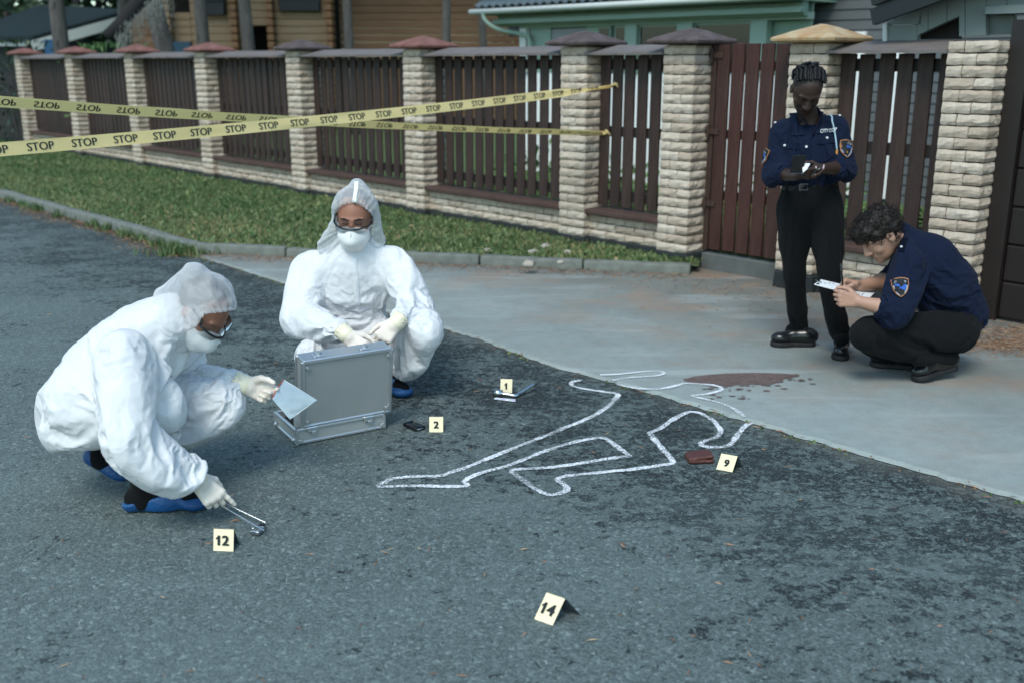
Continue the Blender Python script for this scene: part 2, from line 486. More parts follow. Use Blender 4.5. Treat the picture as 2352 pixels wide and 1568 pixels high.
# fallen pine needles and bark crumbs
def needles(name, P, l0, l1, w, cols, seed):
    r = np.random.default_rng(seed); n = len(P); a = r.uniform(0, 2 * np.pi, n); l = r.uniform(l0, l1, n) / 2; w_ = w * r.uniform(0.5, 1.4, n)
    dx, dy = np.cos(a), np.sin(a)
    V = np.zeros((n, 4, 3), np.float32); z = r.uniform(0.002, 0.012, n)
    D = np.stack([dx * l, dy * l, r.uniform(-0.002, 0.002, n)], 1); N = np.stack([-dy * w_, dx * w_, 0 * w_], 1)
    Q = P.copy(); Q[:, 2] += z
    V[:, 0] = Q - D; V[:, 1] = Q + N; V[:, 2] = Q + D; V[:, 3] = Q - N
    V[:, 1, 2] += 0.003
    me = npmesh(name, V.reshape(-1, 3), np.arange(n * 4).reshape(n, 4), cols, False)
    t_ = me.attributes.new('tint', 'FLOAT', 'POINT'); t_.data.foreach_set('value', np.repeat(r.random(n), 4).astype(np.float32))
    return tag(link(name, me), kind='stuff')
def m_litter():
    t = NT('needle_litter'); at_ = t.new('Attribute', attribute_name='tint')
    t.set(color=t.ramp(at_.outputs['Fac'], [(0, (0.10, 0.05, 0.03)), (0.4, (0.24, 0.115, 0.06)), (0.8, (0.33, 0.18, 0.09)), (1, (0.38, 0.28, 0.16))]), rough=0.8)
    return t.m
M_LIT = m_litter()
L = []
for k in range(5200):                                             # along the left kerb
    f_ = random.random() ** 1.3 * 0.55
    q = KC.lerp(KL, f_) - E2 * abs(random.gauss(0, 0.09 + 0.08 * max(0, math.sin(f_ * 40)))); L.append((q.x, q.y, 0.002))
for k in range(1500):                                             # along the driveway kerb
    q = KC.lerp(KR, random.random()) - E2 * abs(random.gauss(0, 0.16)); L.append((q.x, q.y, 0.02))
for k in range(1500):                                             # by the garage
    c = gp(2300, 800) if k % 3 else gp(2352, 770)
    L.append((c.x + random.gauss(0, 0.22), c.y + random.gauss(0, 0.12), 0.02))
for k in range(600):
    q = FP(random.uniform(-2.4, 0), -abs(random.gauss(0, 0.5))); L.append((q.x, q.y, 0.02))
for k in range(260):                                              # at the seam between concrete and asphalt
    i = random.randrange(len(edge)); q = edge[i]; L.append((q.x - abs(random.gauss(0, .03)), q.y - abs(random.gauss(0, .03)), 0.003))
for k in range(230):                                              # strays
    q = gp(random.uniform(0, 2352), random.uniform(700, 1568)); L.append((q.x, q.y, 0.02 if False else 0.003))
needles('fallen_needles', np.array(L), 0.018, 0.05, 0.0018, M_LIT, 3)
ms = []
for k in range(420):
    i = random.randrange(len(edge)); q = edge[i]
    if mnoise.noise(q * 2.0) > 0.0: ms.append((q.x - 0.01 - abs(random.gauss(0, .025)), q.y - .01 - abs(random.gauss(0, .02)), 0.0))
grass('moss', np.array(ms), 0.006, 0.02, 0.006, 12, 0.1)

# pale stones lying in the thin turf
M_STONE = simple('field_stone', (0.36, 0.32, 0.27), 0.9, 0.25, 14, 0.4, 70)
stones = [(1378, 566, 0.040, 'round pale stone lying in the grass behind the kerb'), (1300, 607, 0.05, 'flat pale stone sunk beside the kerb top'), (1531, 563, 0.045, 'pinkish stone in the turf near the low brick wall'),
          (1608 - 60, 556, 0.05, 'upright pale stone at the foot of the brick pillar'), (1440, 560, 0.03, 'small pale stone among the weeds'), (1650 - 85, 590, 0.035, 'small white stone in the worn turf corner')]
for k, (u, v, r_, lab) in enumerate(stones):
    u = [1121, 1215, 1225, 1252, 1287, 1303][k]; v = [579, 609, 582, 570, 606, 583][k]
    p = gp(u, v, 0.09)
    bm = bmesh.new(); bmesh.ops.create_icosphere(bm, subdivisions=2, radius=r_)
    for q in bm.verts:
        q.co *= 1 + 0.35 * mnoise.noise(q.co * 30 + Vector((k * 5, 0, 0))); q.co.z *= 0.6
    o = obj('stone', bm, M_STONE, None, True); o.location = (p.x, p.y, 0.1)
    tag(o, lab, 'stone', 'stones in the verge')
# ================================================================ FENCE
def m_brick():
    t = NT('split_stone_brick')
    r = t.objrand()
    base = t.ramp(r, [(0, (0.38, 0.30, 0.235)), (0.35, (0.48, 0.395, 0.315)), (0.7, (0.56, 0.48, 0.40)), (1, (0.45, 0.365, 0.285))])
    n = t.noise(16, 6, 0.65)
    base = t.mix(t.maprange(n, 0.45, 0.75), base, (0.34, 0.265, 0.20))
    n2 = t.noise(45, 4, 0.7)
    base = t.mix(t.math('MULTIPLY', t.maprange(n2, 0.5, 0.8), 0.5), base, (0.62, 0.52, 0.41))
    t.set(color=base, rough=0.92, spec=0.25, normal=t.bump(t.math('ADD', n2, n), 0.5, 0.006))
    return t.m
M_BRICK = m_brick()
M_MORTAR = simple('mortar', (0.045, 0.040, 0.034), 0.95, 0.3, 20, 0.5, 60)
M_PLINTH = simple('tarred_plinth', (0.018, 0.021, 0.022), 0.85, 0.5, 5, 0.6, 30)
def m_wood(name, a, b, c):
    t = NT(name)
    v = t.mapping((9, 9, 0.7))
    n = t.noise(6, 6, 0.65, vec=v, dist=0.4)
    r = t.objrand()
    base = t.ramp(r, [(0, a), (0.5, b), (1, c)])
    n2 = t.noise(3.0, 5, 0.6, vec=t.mapping((1, 1, 0.6)))
    col = t.mix(t.maprange(n, 0.35, 0.75), base, tuple(x * 0.45 for x in a))
    col = t.mix(t.math('MULTIPLY', t.maprange(n2, 0.5, 0.75), 0.35), col, (0.085, 0.066, 0.058))
    k = t.voro(2.3, vec=t.mapping((4, 4, 1)))
    col = t.mix(t.math('LESS_THAN', k, 0.09), col, (0.012, 0.008, 0.007))
    t.set(color=col, rough=0.62, spec=0.35, normal=t.bump(n, 0.35, 0.004))
    return t.m
M_SLAT = m_wood('brown_stained_wood', (0.036, 0.021, 0.017), (0.050, 0.027, 0.021), (0.058, 0.033, 0.027))
M_GATEW = m_wood('red_brown_wood', (0.056, 0.020, 0.015), (0.070, 0.024, 0.018), (0.052, 0.024, 0.018))
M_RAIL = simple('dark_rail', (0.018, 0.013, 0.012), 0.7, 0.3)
M_COPE = simple('weathered_coping', (0.15, 0.125, 0.115), 0.75, 0.35, 5, 0.4, 40)
M_SILL = simple('brown_sill', (0.065, 0.035, 0.027), 0.8, 0.45, 7, 0.5, 40)
M_STEEL = simple('brown_steel', (0.045, 0.024, 0.018), 0.6, 0.4, 9)

W = 0.30; CH = 0.0741; Z0 = 0.15
def rock(L, D, H, seed, side):
    """split-faced stone: front face (-y) and, if side, the right face (+x) are hewn"""
    r = random.Random(seed)
    bm = bmesh.new()
    nx = max(3, int(L / 0.045)); nz = 3; ny = 3 if side else 1
    g = {}
    def P(i, j, k):
        if (i, j, k) not in g: g[(i, j, k)] = bm.verts.new((L * i / nx, D * j / ny, H * k / nz))
        return g[(i, j, k)]
    def q(*a):
        bm.faces.new([P(*x) for x in a])
    for i in range(nx):
        for k in range(nz):
            q((i, 0, k), (i + 1, 0, k), (i + 1, 0, k + 1), (i, 0, k + 1))
        for j in range(ny):
            q((i, j, nz), (i + 1, j, nz), (i + 1, j + 1, nz), (i, j + 1, nz)); q((i, j, 0), (i, j + 1, 0), (i + 1, j + 1, 0), (i + 1, j, 0))
    for j in range(ny):
        for k in range(nz):
            q((nx, j, k), (nx, j + 1, k), (nx, j + 1, k + 1), (nx, j, k + 1)); q((0, j, k), (0, j, k + 1), (0, j + 1, k + 1), (0, j + 1, k))
    tilt = r.uniform(-0.006, 0.006); tiltz = r.uniform(-0.005, 0.003)
    for (i, j, k), v in g.items():
        ez = k in (0, nz); 
        if j == 0:
            ex = i in (0, nx)
            d = (0.001 if ez else r.uniform(0.005, 0.017)) * (0.5 if ex and not side else 1.0)
            d += tilt * (i / nx - 0.5) + tiltz * (k / nz - 0.5)
            v.co.y -= d
            if ez: v.co.z += r.uniform(-0.003, 0.003)
        if side and i == nx:
            d = 0.001 if ez else r.uniform(0.006, 0.018)
            v.co.x += d
        if not ez and (j == 0 or i == nx): v.co.z += r.uniform(-0.006, 0.006)
    bmesh.ops.recalc_face_normals(bm, faces=bm.faces)
    me = bpy.data.meshes.new('brick'); bm.to_mesh(me); bm.free(); me.materials.append(M_BRICK)
    return me
GAP = 0.008
LA, LB = 0.108, W - 0.108
ROCKS = {
    'short': [rock(LA - GAP, 0.06, CH - GAP, 100 + i, False) for i in range(5)],
    'long': [rock(LB - GAP, 0.06, CH - GAP, 200 + i, False) for i in range(5)],
    'clong': [rock(LB - 0.001, 0.09, CH - GAP, 300 + i, True) for i in range(6)],
    'cshort': [rock(LA - 0.001, 0.19, CH - GAP, 400 + i, True) for i in range(6)],
    'wall': [rock(0.215 - GAP, 0.05, 0.068 - GAP, 500 + i, False) for i in range(7)],
}
def side_rock(l, seed):
    me = rock(l - GAP, 0.06, CH - GAP, seed, False)
    me.transform(Matrix.Rotation(math.pi / 2, 4, 'Z'))           # front now faces +x
    return me
SIDE = {'a': [side_rock(W - 0.09, 600 + i) for i in range(4)], 'b': [side_rock(W - 0.19, 700 + i) for i in range(4)]}
def place(me, name, parent, loc):
    o = bpy.data.objects.new(name, me); COL.objects.link(o); o.parent = parent; o.location = loc
    return o
def cap(parent, mat, w=0.105, h=0.085, t=0.028):
    bm = bmesh.new(); a, b = -W - w, w; c, d = -w, W + w
    z = 0
    ring = lambda e, zz: [bm.verts.new((x, y, zz)) for x, y in ((a + e, c + e), (b - e, c + e), (b - e, d - e), (a + e, d - e))]
    rs = [ring(0.03, -0.012), ring(0.004, 0.0), ring(0, t * 0.6), ring(0.012, t), ring(0.10, t + h * 0.42), ring(0.18, t + h * 0.78), ring((b - a) / 2 - 0.012, t + h)]
    bm.faces.new(rs[0][::-1]); bm.faces.new(rs[-1])
    for p, q in zip(rs[:-1], rs[1:]):
        for i in range(4): bm.faces.new((p[i], p[(i + 1) % 4], q[(i + 1) % 4], q[i]))
    bmesh.ops.subdivide_edges(bm, edges=[e for e in bm.edges if e.calc_length() > 0.12], cuts=3, use_grid_fill=True)
    for v in bm.verts: v.co += Vector((0, 0, mnoise.noise(v.co * 22 + parent.location * 3) * 0.006))
    o = obj('cap', bm, mat, parent); return o
CAPM = lambda n, c, c2: (lambda t: (t.set(color=t.mix(t.maprange(t.noise(9, 6, 0.7), 0.35, 0.7), c, c2), rough=0.8, spec=0.3, normal=t.bump(t.noise(30, 4), 0.4, 0.005)), t.m)[1])(NT(n))
M_CAP = CAPM('mauve_cap', (0.060, 0.042, 0.040), (0.12, 0.092, 0.090))
M_CAPR = CAPM('red_cap', (0.15, 0.055, 0.045), (0.24, 0.12, 0.10))
M_CAPY = CAPM('ochre_cap', (0.36, 0.20, 0.085), (0.46, 0.38, 0.25))
PIL = [(-2.26, None, 'pale split stone pillar without a cap, between the slat fence and the garage door'),
       (-1.12, M_CAPY, 'split stone pillar with a yellow ochre cap behind the standing officer'),
       (0.02, M_CAP, 'split stone pillar on which the reddish gate is hinged'),
       (1.16, M_CAP, 'split stone pillar where the barrier tapes pass in front, left of the narrow bay'),
       (3.45, M_CAPR, 'split stone pillar with a reddish cap right of the facing crouching investigator'),
       (5.77, M_CAP, 'split stone pillar crossed by both tapes where they meet'),
       (8.16, M_CAPR, 'split stone pillar fourth from the left end of the fence'),
       (10.5, M_CAPR, 'split stone pillar third from the left end of the fence'),
       (12.97, M_CAPR, 'split stone pillar second from the left end of the fence'),
       (15.56, M_CAPR, 'split stone pillar at the far left end of the fence')]
for k, (s, cm, lab) in enumerate(PIL):
    p = empty('brick_pillar', FP(s), FROT)
    tag(p, lab, 'pillar', 'stone pillars of the garden fence')
    bm = bmesh.new(); bx(bm, Vector((-W / 2 + 0.004, W / 2 + 0.01, (Z0 + 1.779) / 2)), (W - 0.03, W - 0.02, 1.779 - Z0)); obj('core', bm, M_MORTAR, p)
    bm = bmesh.new(); bx(bm, Vector((-W / 2 + 0.004, W / 2, (Z0 - 0.05) / 2)), (W + 0.03, W + 0.03, Z0 + 0.05), bevel=0.015)
    bmesh.ops.subdivide_edges(bm, edges=bm.edges[:], cuts=3, use_grid_fill=True)
    for v in bm.verts: v.co += Vector([mnoise.noise(v.co * 14 + Vector((i * 9, k, 0))) * 0.009 for i in range(3)])
    obj('plinth', bm, M_PLINTH, p)
    for c in range(22):
        z = Z0 + CH * c + 0.002
        if (c + k) % 2:
            place(random.choice(ROCKS['short']), 'brick', p, (-W, 0.0, z)); place(random.choice(ROCKS['clong']), 'brick', p, (-LB, 0.0, z))
            place(random.choice(SIDE['a']), 'brick', p, (0, 0.09 + GAP, z))
        else:
            place(random.choice(ROCKS['long']), 'brick', p, (-W, 0.0, z)); place(random.choice(ROCKS['cshort']), 'brick', p, (-LA, 0.0, z))
            place(random.choice(SIDE['b']), 'brick', p, (0, 0.19 + GAP, z))
    if cm: cap(p, cm).location = (0, 0, 1.782 + 0.012)

# board mesh variants shared between bays (unit height scaled per bay is avoided: one length)
def board(w, h, t, seed):
    r = random.Random(seed); bm = bmesh.new()
    bx(bm, Vector((0, 0, h / 2)), (w, t, h), bevel=0.004)
    for v in bm.verts:
        v.co.x += r.uniform(-0.0015, 0.0015); v.co.z += r.uniform(-0.003, 0.003) if v.co.z > h / 2 else 0
    me = bpy.data.meshes.new('slat'); bm.to_mesh(me); bm.free(); return me
BZ0, BZ1 = 0.425, 1.705
SL = [board(0.108, BZ1 - BZ0, 0.022, i) for i in range(5)]
for m in SL: m.materials.append(M_SLAT)
BAYL = ['slat fence bay between the ochre capped pillar and the garage pillar', 'narrow slat fence bay where both tapes are tied',
        'slat fence bay right of the reddish capped pillar', 'slat fence bay behind the facing investigator', 'slat fence bay just left of where the tapes cross',
        'fourth slat fence bay from the far left', 'third slat fence bay from the far left' , 'second slat fence bay from the far left']
BAYL = ['slat fence bay between the ochre capped pillar and the garage pillar', 'narrow slat fence bay where both tapes are tied',
        'slat fence bay right of the reddish capped pillar', 'slat fence bay left of the reddish capped pillar, behind the tapes',
        'slat fence bay fourth from the left end, just left of the tape crossing', 'slat fence bay third from the left end', 'slat fence bay second from the left end', 'leftmost slat fence bay']
WALL = ['low split stone wall right of the standing officer, behind the crouching one', 'short low stone wall beneath the bay where tapes are tied',
        'low stone wall right of the reddish capped pillar', 'low stone wall behind the hood of the facing investigator', 'low stone wall fourth from the left end',
        'low stone wall third from the left end', 'low stone wall second from the left end', 'leftmost low stone wall']
bays = [(PIL[1][0], PIL[0][0])] + [(PIL[i + 1][0], PIL[i][0]) for i in range(2, 9)]
for k, (sl, sr) in enumerate(bays):
    L = sl - (sr + W)                                 # clear width between pillars
    f_ = empty('fence_bay', FP(sl, 0.17), FROT); tag(f_, BAYL[k], 'fence', 'slat bays of the garden fence')
    n = max(3, round(L / 0.15)); pitch = L / n
    for i in range(n):
        b = place(random.choice(SL), 'slat', f_, (pitch * (i + 0.5) + random.uniform(-0.004, 0.004), random.uniform(-0.002, 0.002), BZ0 + random.uniform(-0.006, 0.006)))
        b.rotation_euler = (0, random.uniform(-0.003, 0.003), random.uniform(-0.03, 0.03))
    for z in (0.52, 1.07, 1.63):
        bm = bmesh.new(); bx(bm, Vector((L / 2, 0.032, z)), (L - 0.004, 0.036, 0.085)); obj('rail', bm, M_RAIL, f_)
    bm = bmesh.new()
    pr = [(-0.20, 1.706), (-0.20, 1.726), (0.12, 1.790), (0.12, 1.765)]
    for x0, x1 in ((0.002, L - 0.002),):
        A = [bm.verts.new((x0, y, z)) for y, z in pr]; B = [bm.verts.new((x1, y, z)) for y, z in pr]
        bm.faces.new(A[::-1]); bm.faces.new(B)
        for i in range(4): bm.faces.new((A[i], A[(i + 1) % 4], B[(i + 1) % 4], B[i]))
    bmesh.ops.subdivide_edges(bm, edges=[e for e in bm.edges if e.calc_length() > 0.5], cuts=9)
    for v in bm.verts: v.co.z += mnoise.noise(v.co * 5 + Vector((k, 0, 0))) * 0.004
    obj('top_coping', bm, M_COPE, f_)
    w_ = empty('low_wall', FP(sl, 0.075), FROT); tag(w_, WALL[k], 'wall', 'low stone walls under the fence bays')
    bm = bmesh.new(); bx(bm, Vector((L / 2, 0.09, 0.155)), (L, 0.16, 0.41)); obj('core', bm, M_MORTAR, w_)
    bm = bmesh.new(); bx(bm, Vector((L / 2, 0.085, 0.05)), (L - 0.004, 0.21, 0.20), bevel=0.01); obj('plinth', bm, M_PLINTH, w_)
    for c in range(3):
        z = Z0 + 0.002 + 0.068 * c; x = 0.0 if c % 2 == 0 else -0.11
        while x < L - 0.03:
            x0 = max(x, 0.0); x1 = min(x + 0.215, L)
            if x1 - x0 > 0.03:
                b = place(random.choice(ROCKS['wall']), 'brick', w_, (x0, 0.0, z)); b.scale.x = (x1 - x0 - GAP) / (0.215 - GAP)
            x += 0.215
    bm = bmesh.new(); bx(bm, Vector((L / 2, 0.065, 0.38)), (L - 0.003, 0.28, 0.048), bevel=0.012, seg=2)
    bmesh.ops.subdivide_edges(bm, edges=[e for e in bm.edges if e.calc_length() > 0.5], cuts=14)
    for v in bm.verts: v.co += Vector((0, mnoise.noise(v.co * 6) * 0.006, mnoise.noise(v.co * 7 + Vector((4, k, 0))) * 0.006))
    obj('sill', bm, M_SILL, w_)

# gate of reddish boards on steel hinges
g = empty('garden_gate', FP(0.02 - 0.02, 0.20), FROT); tag(g, 'reddish brown slatted garden gate left of the standing officer', 'gate')
GW = 0.79
GB = [board(0.112, 1.60, 0.024, 40 + i) for i in range(4)]
for m in GB: m.materials.append(M_GATEW); m.name = 'gate_board'
for i in range(6):
    b = place(GB[i % 4], 'board', g, (0.055 + 0.062 + i * (GW - 0.11) / 5.2, -0.005, 0.185 + random.uniform(-.004, .004))); b.rotation_euler = (0, 0, random.uniform(-.02, .02))
for z in (0.62, 1.10, 1.62):
    bm = bmesh.new(); bx(bm, Vector((GW / 2 + 0.03, 0.03, z)), (GW - 0.03, 0.03, 0.07)); obj('rail', bm, M_RAIL, g)
bm = bmesh.new(); bx(bm, Vector((0.02, 0.008, 0.98)), (0.045, 0.04, 1.62), bevel=0.004); obj('frame_post', bm, M_STEEL, g)
for z in (0.55, 1.12, 1.70):
    bm = bmesh.new(); bx(bm, Vector((0.045, -0.022, z)), (0.13, 0.014, 0.045), bevel=0.003)
    tube(bm, [(0.012, -0.03, z - 0.05), (0.012, -0.03, z + 0.05)], 0.014, 8)
    obj('hinge', bm, M_STEEL, g)
bm = bmesh.new(); bx(bm, Vector((GW / 2, 0.02, 0.05)), (GW - 0.01, 0.10, 0.20), bevel=0.008)
gs = obj('gate_threshold', bm, simple('threshold_concrete', (0.10, 0.105, 0.10), 0.9, 0.4, 8, .4, 40)); gs.location = FP(0.0, 0.2); gs.rotation_euler = (0, 0, FROT)
tag(gs, 'low mossy concrete threshold under the reddish gate', 'threshold')
# far dark gate beyond the left end
d_ = empty('dark_gate', FP(18.8, 0.15), FROT); tag(d_, 'very dark sheet gate at the far left edge of the fence', 'gate')
for i in range(9):
    bm = bmesh.new(); bx(bm, Vector((0.17 + 0.32 * i, 0, 0.80)), (0.312, 0.02, 1.28), bevel=0.003); obj('panel', bm, M_RAIL, d_)
bm = bmesh.new(); bx(bm, Vector((1.46, 0.03, 1.40)), (2.9, 0.04, 0.06)); bx(bm, Vector((1.46, 0.03, 0.3)), (2.9, 0.04, 0.06)); obj('frame', bm, M_STEEL, d_)
# ================================================================ HOUSES AND TREES BEHIND THE FENCE
def onp(u, v, O, n):
    d = ray(u, v); c = Vector((0, 0, CAM_H)); return c + d * ((O - c).dot(n) / d.dot(n))
def box_obj(name, mat, parent, x0, x1, y0, y1, z0, z1, bevel=0.0):
    bm = bmesh.new(); bx(bm, Vector(((x0 + x1) / 2, (y0 + y1) / 2, (z0 + z1) / 2)), (x1 - x0, y1 - y0, z1 - z0), bevel=bevel)
    return obj(name, bm, mat, parent)
M_TRIM = simple('pale_green_trim', (0.24, 0.33, 0.28), 0.6, 0.06, 5)
M_WHITE = simple('white_paint', (0.55, 0.57, 0.55), 0.6, 0.05, 5)
M_SOFF = simple('soffit', (0.20, 0.30, 0.24), 0.8, 0.1, 5)
M_GLASSD = simple('dark_window_glass', (0.012, 0.014, 0.015), 0.12, 0.2, 2, spec=0.5)
M_ROOFT = simple('slate_tile', (0.065, 0.09, 0.105), 0.7, 0.3, 12)
M_GREYS = simple('grey_siding_paint', (0.10, 0.108, 0.112), 0.7, 0.08, 6)
M_BLINDS = simple('grey_blind', (0.27, 0.28, 0.30), 0.8, 0.08, 6)

# --- veranda house
KH = 0.667; ZB = 0.55                      # a low garden house: 0.667 of the drawn dimensions
A = gp(1085, 28, 2.35); A.z = 0.0
H = empty('veranda_house', A + Vector((0, 0, ZB)), FROT); H.scale = (KH, KH, KH); tag(H, 'pale green veranda house with slate tile roof behind the fence', 'house')
box_obj('base_wall', simple('white_wall', (0.80, 0.80, 0.78), 0.7, 0.04, 5), H, 0.85, 7.9, 0.66, 0.80, -0.72, 1.42)
box_obj('header', M_TRIM, H, 0.85, 7.9, 0.60, 0.80, 2.345, 2.46)
box_obj('beam', M_TRIM, H, 0.30, 7.95, 0.30, 0.44, 2.44, 2.535, 0.01)
box_obj('soffit', M_SOFF, H, 0.10, 7.95, 0.02, 2.5, 2.63, 2.66)
box_obj('frieze', M_SOFF, H, 0.32, 7.9, 0.46, 0.60, 2.40, 2.63)
for x, w in ((0.97, 0.20), (4.03, 0.30), (5.34, 0.36), (6.95, 0.34)):
    box_obj('post', M_TRIM if x > 2 else M_WHITE, H, x - w / 2, x + w / 2, 0.58, 0.76, 1.42, 2.345, 0.01)
for x0, x1 in ((3.10, 3.40), (3.55, 3.86), (4.20, 5.14), (5.54, 6.76)):
    w_ = box_obj('window', M_TRIM, H, x0 - 0.02, x1 + 0.02, 0.68, 0.76, 1.42, 2.345); box_obj('pane', M_GLASSD, w_, x0 + .01, x1 - .01, 0.672, 0.70, 1.46, 2.30)
box_obj('side_panel', M_TRIM, H, 1.10, 1.72, 0.70, 0.78, 1.42, 2.345)
for i in range(9):
    box_obj('siding_board', M_BLINDS, H, 1.74, 2.72, 0.715 + 0.004 * (i % 2), 0.76, 1.42 + i * 0.1, 1.42 + i * 0.1 + 0.096)
box_obj('side_panel', M_TRIM, H, 2.74, 3.08, 0.70, 0.78, 1.42, 2.345)
bm = bmesh.new(); tube(bm, [(-0.05, -0.02, 2.695), (8.05, -0.02, 2.695)], 0.055, 10); obj('gutter', bm, M_WHITE, H, True)
pp = smooth_path([(0.38, -0.02, 2.66), (0.42, 0.02, 2.50), (0.62, 0.2, 2.33), (1.02, 0.52, 2.22), (1.22, 0.56, 2.08), (1.24, 0.56, 1.2), (1.24, .56, -.6)], 6)
bm = bmesh.new(); tube(bm, pp, 0.045, 10); obj('downpipe', bm, M_TRIM, H, True)
# tiled roof: interlocking wave tiles, each a part near the eave
def tile_mesh():
    bm = bmesh.new(); n = 8; w = 0.24; l = 0.40; rows = []
    for j, y in enumerate((0, l)):
        for t in (0, 0.025):
            rows.append([bm.verts.new((w * i / n, y, 0.045 * math.cos(i / n * 2 * math.pi) * 0.7 + t + j * 0.0)) for i in range(n + 1)])
    for a, b in ((0, 1), (1, 3), (3, 2), (2, 0)):
        for i in range(n): bm.faces.new((rows[a][i], rows[a][i + 1], rows[b][i + 1], rows[b][i]))
    bmesh.ops.recalc_face_normals(bm, faces=bm.faces)
    me = bpy.data.meshes.new('tile'); bm.to_mesh(me); bm.free(); me.materials.append(M_ROOFT)
    me.polygons.foreach_set('use_smooth', [True] * len(me.polygons)); return me
TM = tile_mesh(); SLO = math.radians(24)
for j in range(7):
    x = 0.16 + 0.17 * j; 
    while x < 8.0:
        o = place(TM, 'tile', H, (x, -0.06 + 0.34 * j * math.cos(SLO), 2.765 + 0.34 * j * math.sin(SLO) + 0.012)); o.rotation_euler = (SLO, 0, 0); x += 0.236
bm = bmesh.new(); c_, s_ = math.cos(SLO), math.sin(SLO)
vs = [bm.verts.new(p) for p in ((0.14, 0.0, 2.72), (8.0, 0.0, 2.72), (8.0, 5.5, 2.72 + 5.5 * s_ / c_), (2.9, 5.5, 2.72 + 5.5 * s_ / c_))]; bm.faces.new(vs)
obj('roof', bm, M_ROOFT, H)
box_obj('back_room', M_GREYS, H, 1.0, 7.8, 3.2, 7.0, -0.72, 2.62); box_obj('inner_wall', M_SOFF, H, 0.9, 7.85, 0.81, 0.86, -0.72, 2.62)

# --- grey lap-sided house
Gh = empty('grey_house', A + E1 * (7.35 * KH) + E2 * (1.4 * KH) + Vector((0, 0, ZB)), FROT); Gh.scale = (KH, KH, KH); tag(Gh, 'grey lap sided house wall behind the ochre capped pillar', 'house')
box_obj('wall', M_GREYS, Gh, 0.0, 7.0, 0.06, 5.0, -0.72, 5.2)
for i in range(34):
    bm = bmesh.new(); bx(bm, Vector((3.5, 0.02, -.6 + i * 0.168)), (7.0, 0.03, 0.160), rot=Matrix.Rotation(-0.12, 3, 'X')); obj('siding_board', bm, M_GREYS, Gh)
GW_ = simple('white_trim', (0.80, 0.80, 0.78), 0.7, 0.04, 5)
for u0, u1, vt in ((1960, 1992, 74), (2052, 2084, 60)):
    pa = onp(u0, vt, Gh.location, E2) - Gh.location; pb = onp(u1, vt, Gh.location, E2) - Gh.location
    box_obj('window_trim', GW_, Gh, pa.dot(E1) / KH, pb.dot(E1) / KH, -0.06, 0.03, -0.6, pa.z / KH)

# --- garage: pale boards over the pillar, dark barge board, dark sectional door
O_ = FP(-2.26)
Ga = empty('garage', O_, FROT); tag(Ga, 'garage with pale green grey boards and dark barge board above the capless pillar', 'garage')
def fl(u, v, d):
    p = onp(u, v, O_ + E2 * d, E2) - O_; return p.dot(E1), p.z
M_GBOARD = simple('pale_green_grey_boards', (0.17, 0.20, 0.19), 0.75, 0.1, 4)
M_BARGE = simple('black_barge', (0.010, 0.012, 0.014), 0.5, 0.2, 4)
M_DOOR = simple('dark_brown_door', (0.016, 0.011, 0.0095), 0.5, 0.3, 6)
DW = 0.30
def panel(pts, d0, d1, mat, name):
    """prism over a polygon (u, v) lying in the wall plane, from depth d0 to d1"""
    bm = bmesh.new(); f0 = []; f1 = []
    for u, v in pts:
        x, z = fl(u, v, d0); f0.append(bm.verts.new((x, d0, z))); f1.append(bm.verts.new((x, d1, z)))
    bm.faces.new(f0); bm.faces.new(f1[::-1]); n = len(pts)
    for i in range(n): bm.faces.new((f0[i], f1[i], f1[(i + 1) % n], f0[(i + 1) % n]))
    return obj(name, bm, mat, Ga)
panel([(2027, 58), (2036, 52), (2036, 110), (2027, 110)], 0.27, 0.36, M_WHITE, 'corner_trim')
panel([(2037, 52), (2116, 20), (2116, 56), (2037, 57)], 0.29, 0.34, M_GBOARD, 'board')
panel([(2037, 58.5), (2106, 57.5), (2106, 110), (2037, 110)], 0.29, 0.34, M_GBOARD, 'board')
panel([(2117.5, 20), (2131, 12), (2131, 70), (2106.5, 82), (2107.5, 58)], 0.29, 0.34, M_GBOARD, 'board')
panel([(2132.5, 12), (2174, -20), (2174, 50.5), (2132.5, 69)], 0.29, 0.34, M_GBOARD, 'board')
panel([(2175.5, -20), (2216, -40), (2216, 84), (2203, 84), (2203, 37.5), (2175.5, 50)], 0.29, 0.34, M_GBOARD, 'board')
panel([(2217.5, -40), (2264, -60), (2264, 82), (2217.5, 84)], 0.29, 0.34, M_GBOARD, 'board')
panel([(2265.5, -60), (2312, -60), (2312, 13), (2265.5, 14)], 0.29, 0.34, M_GBOARD, 'board')
panel([(2313.5, -60), (2420, -60), (2420, 10), (2313.5, 13)], 0.29, 0.34, M_GBOARD, 'board')
panel([(2263, 15), (2460, 6), (2460, 27), (2263, 33)], 0.22, 0.34, M_GBOARD, 'lintel')
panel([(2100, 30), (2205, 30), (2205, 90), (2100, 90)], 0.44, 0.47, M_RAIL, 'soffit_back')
panel([(2266, 33), (2330, 31), (2330, 78), (2266, 80)], 0.36, 0.40, M_GBOARD, 'reveal')
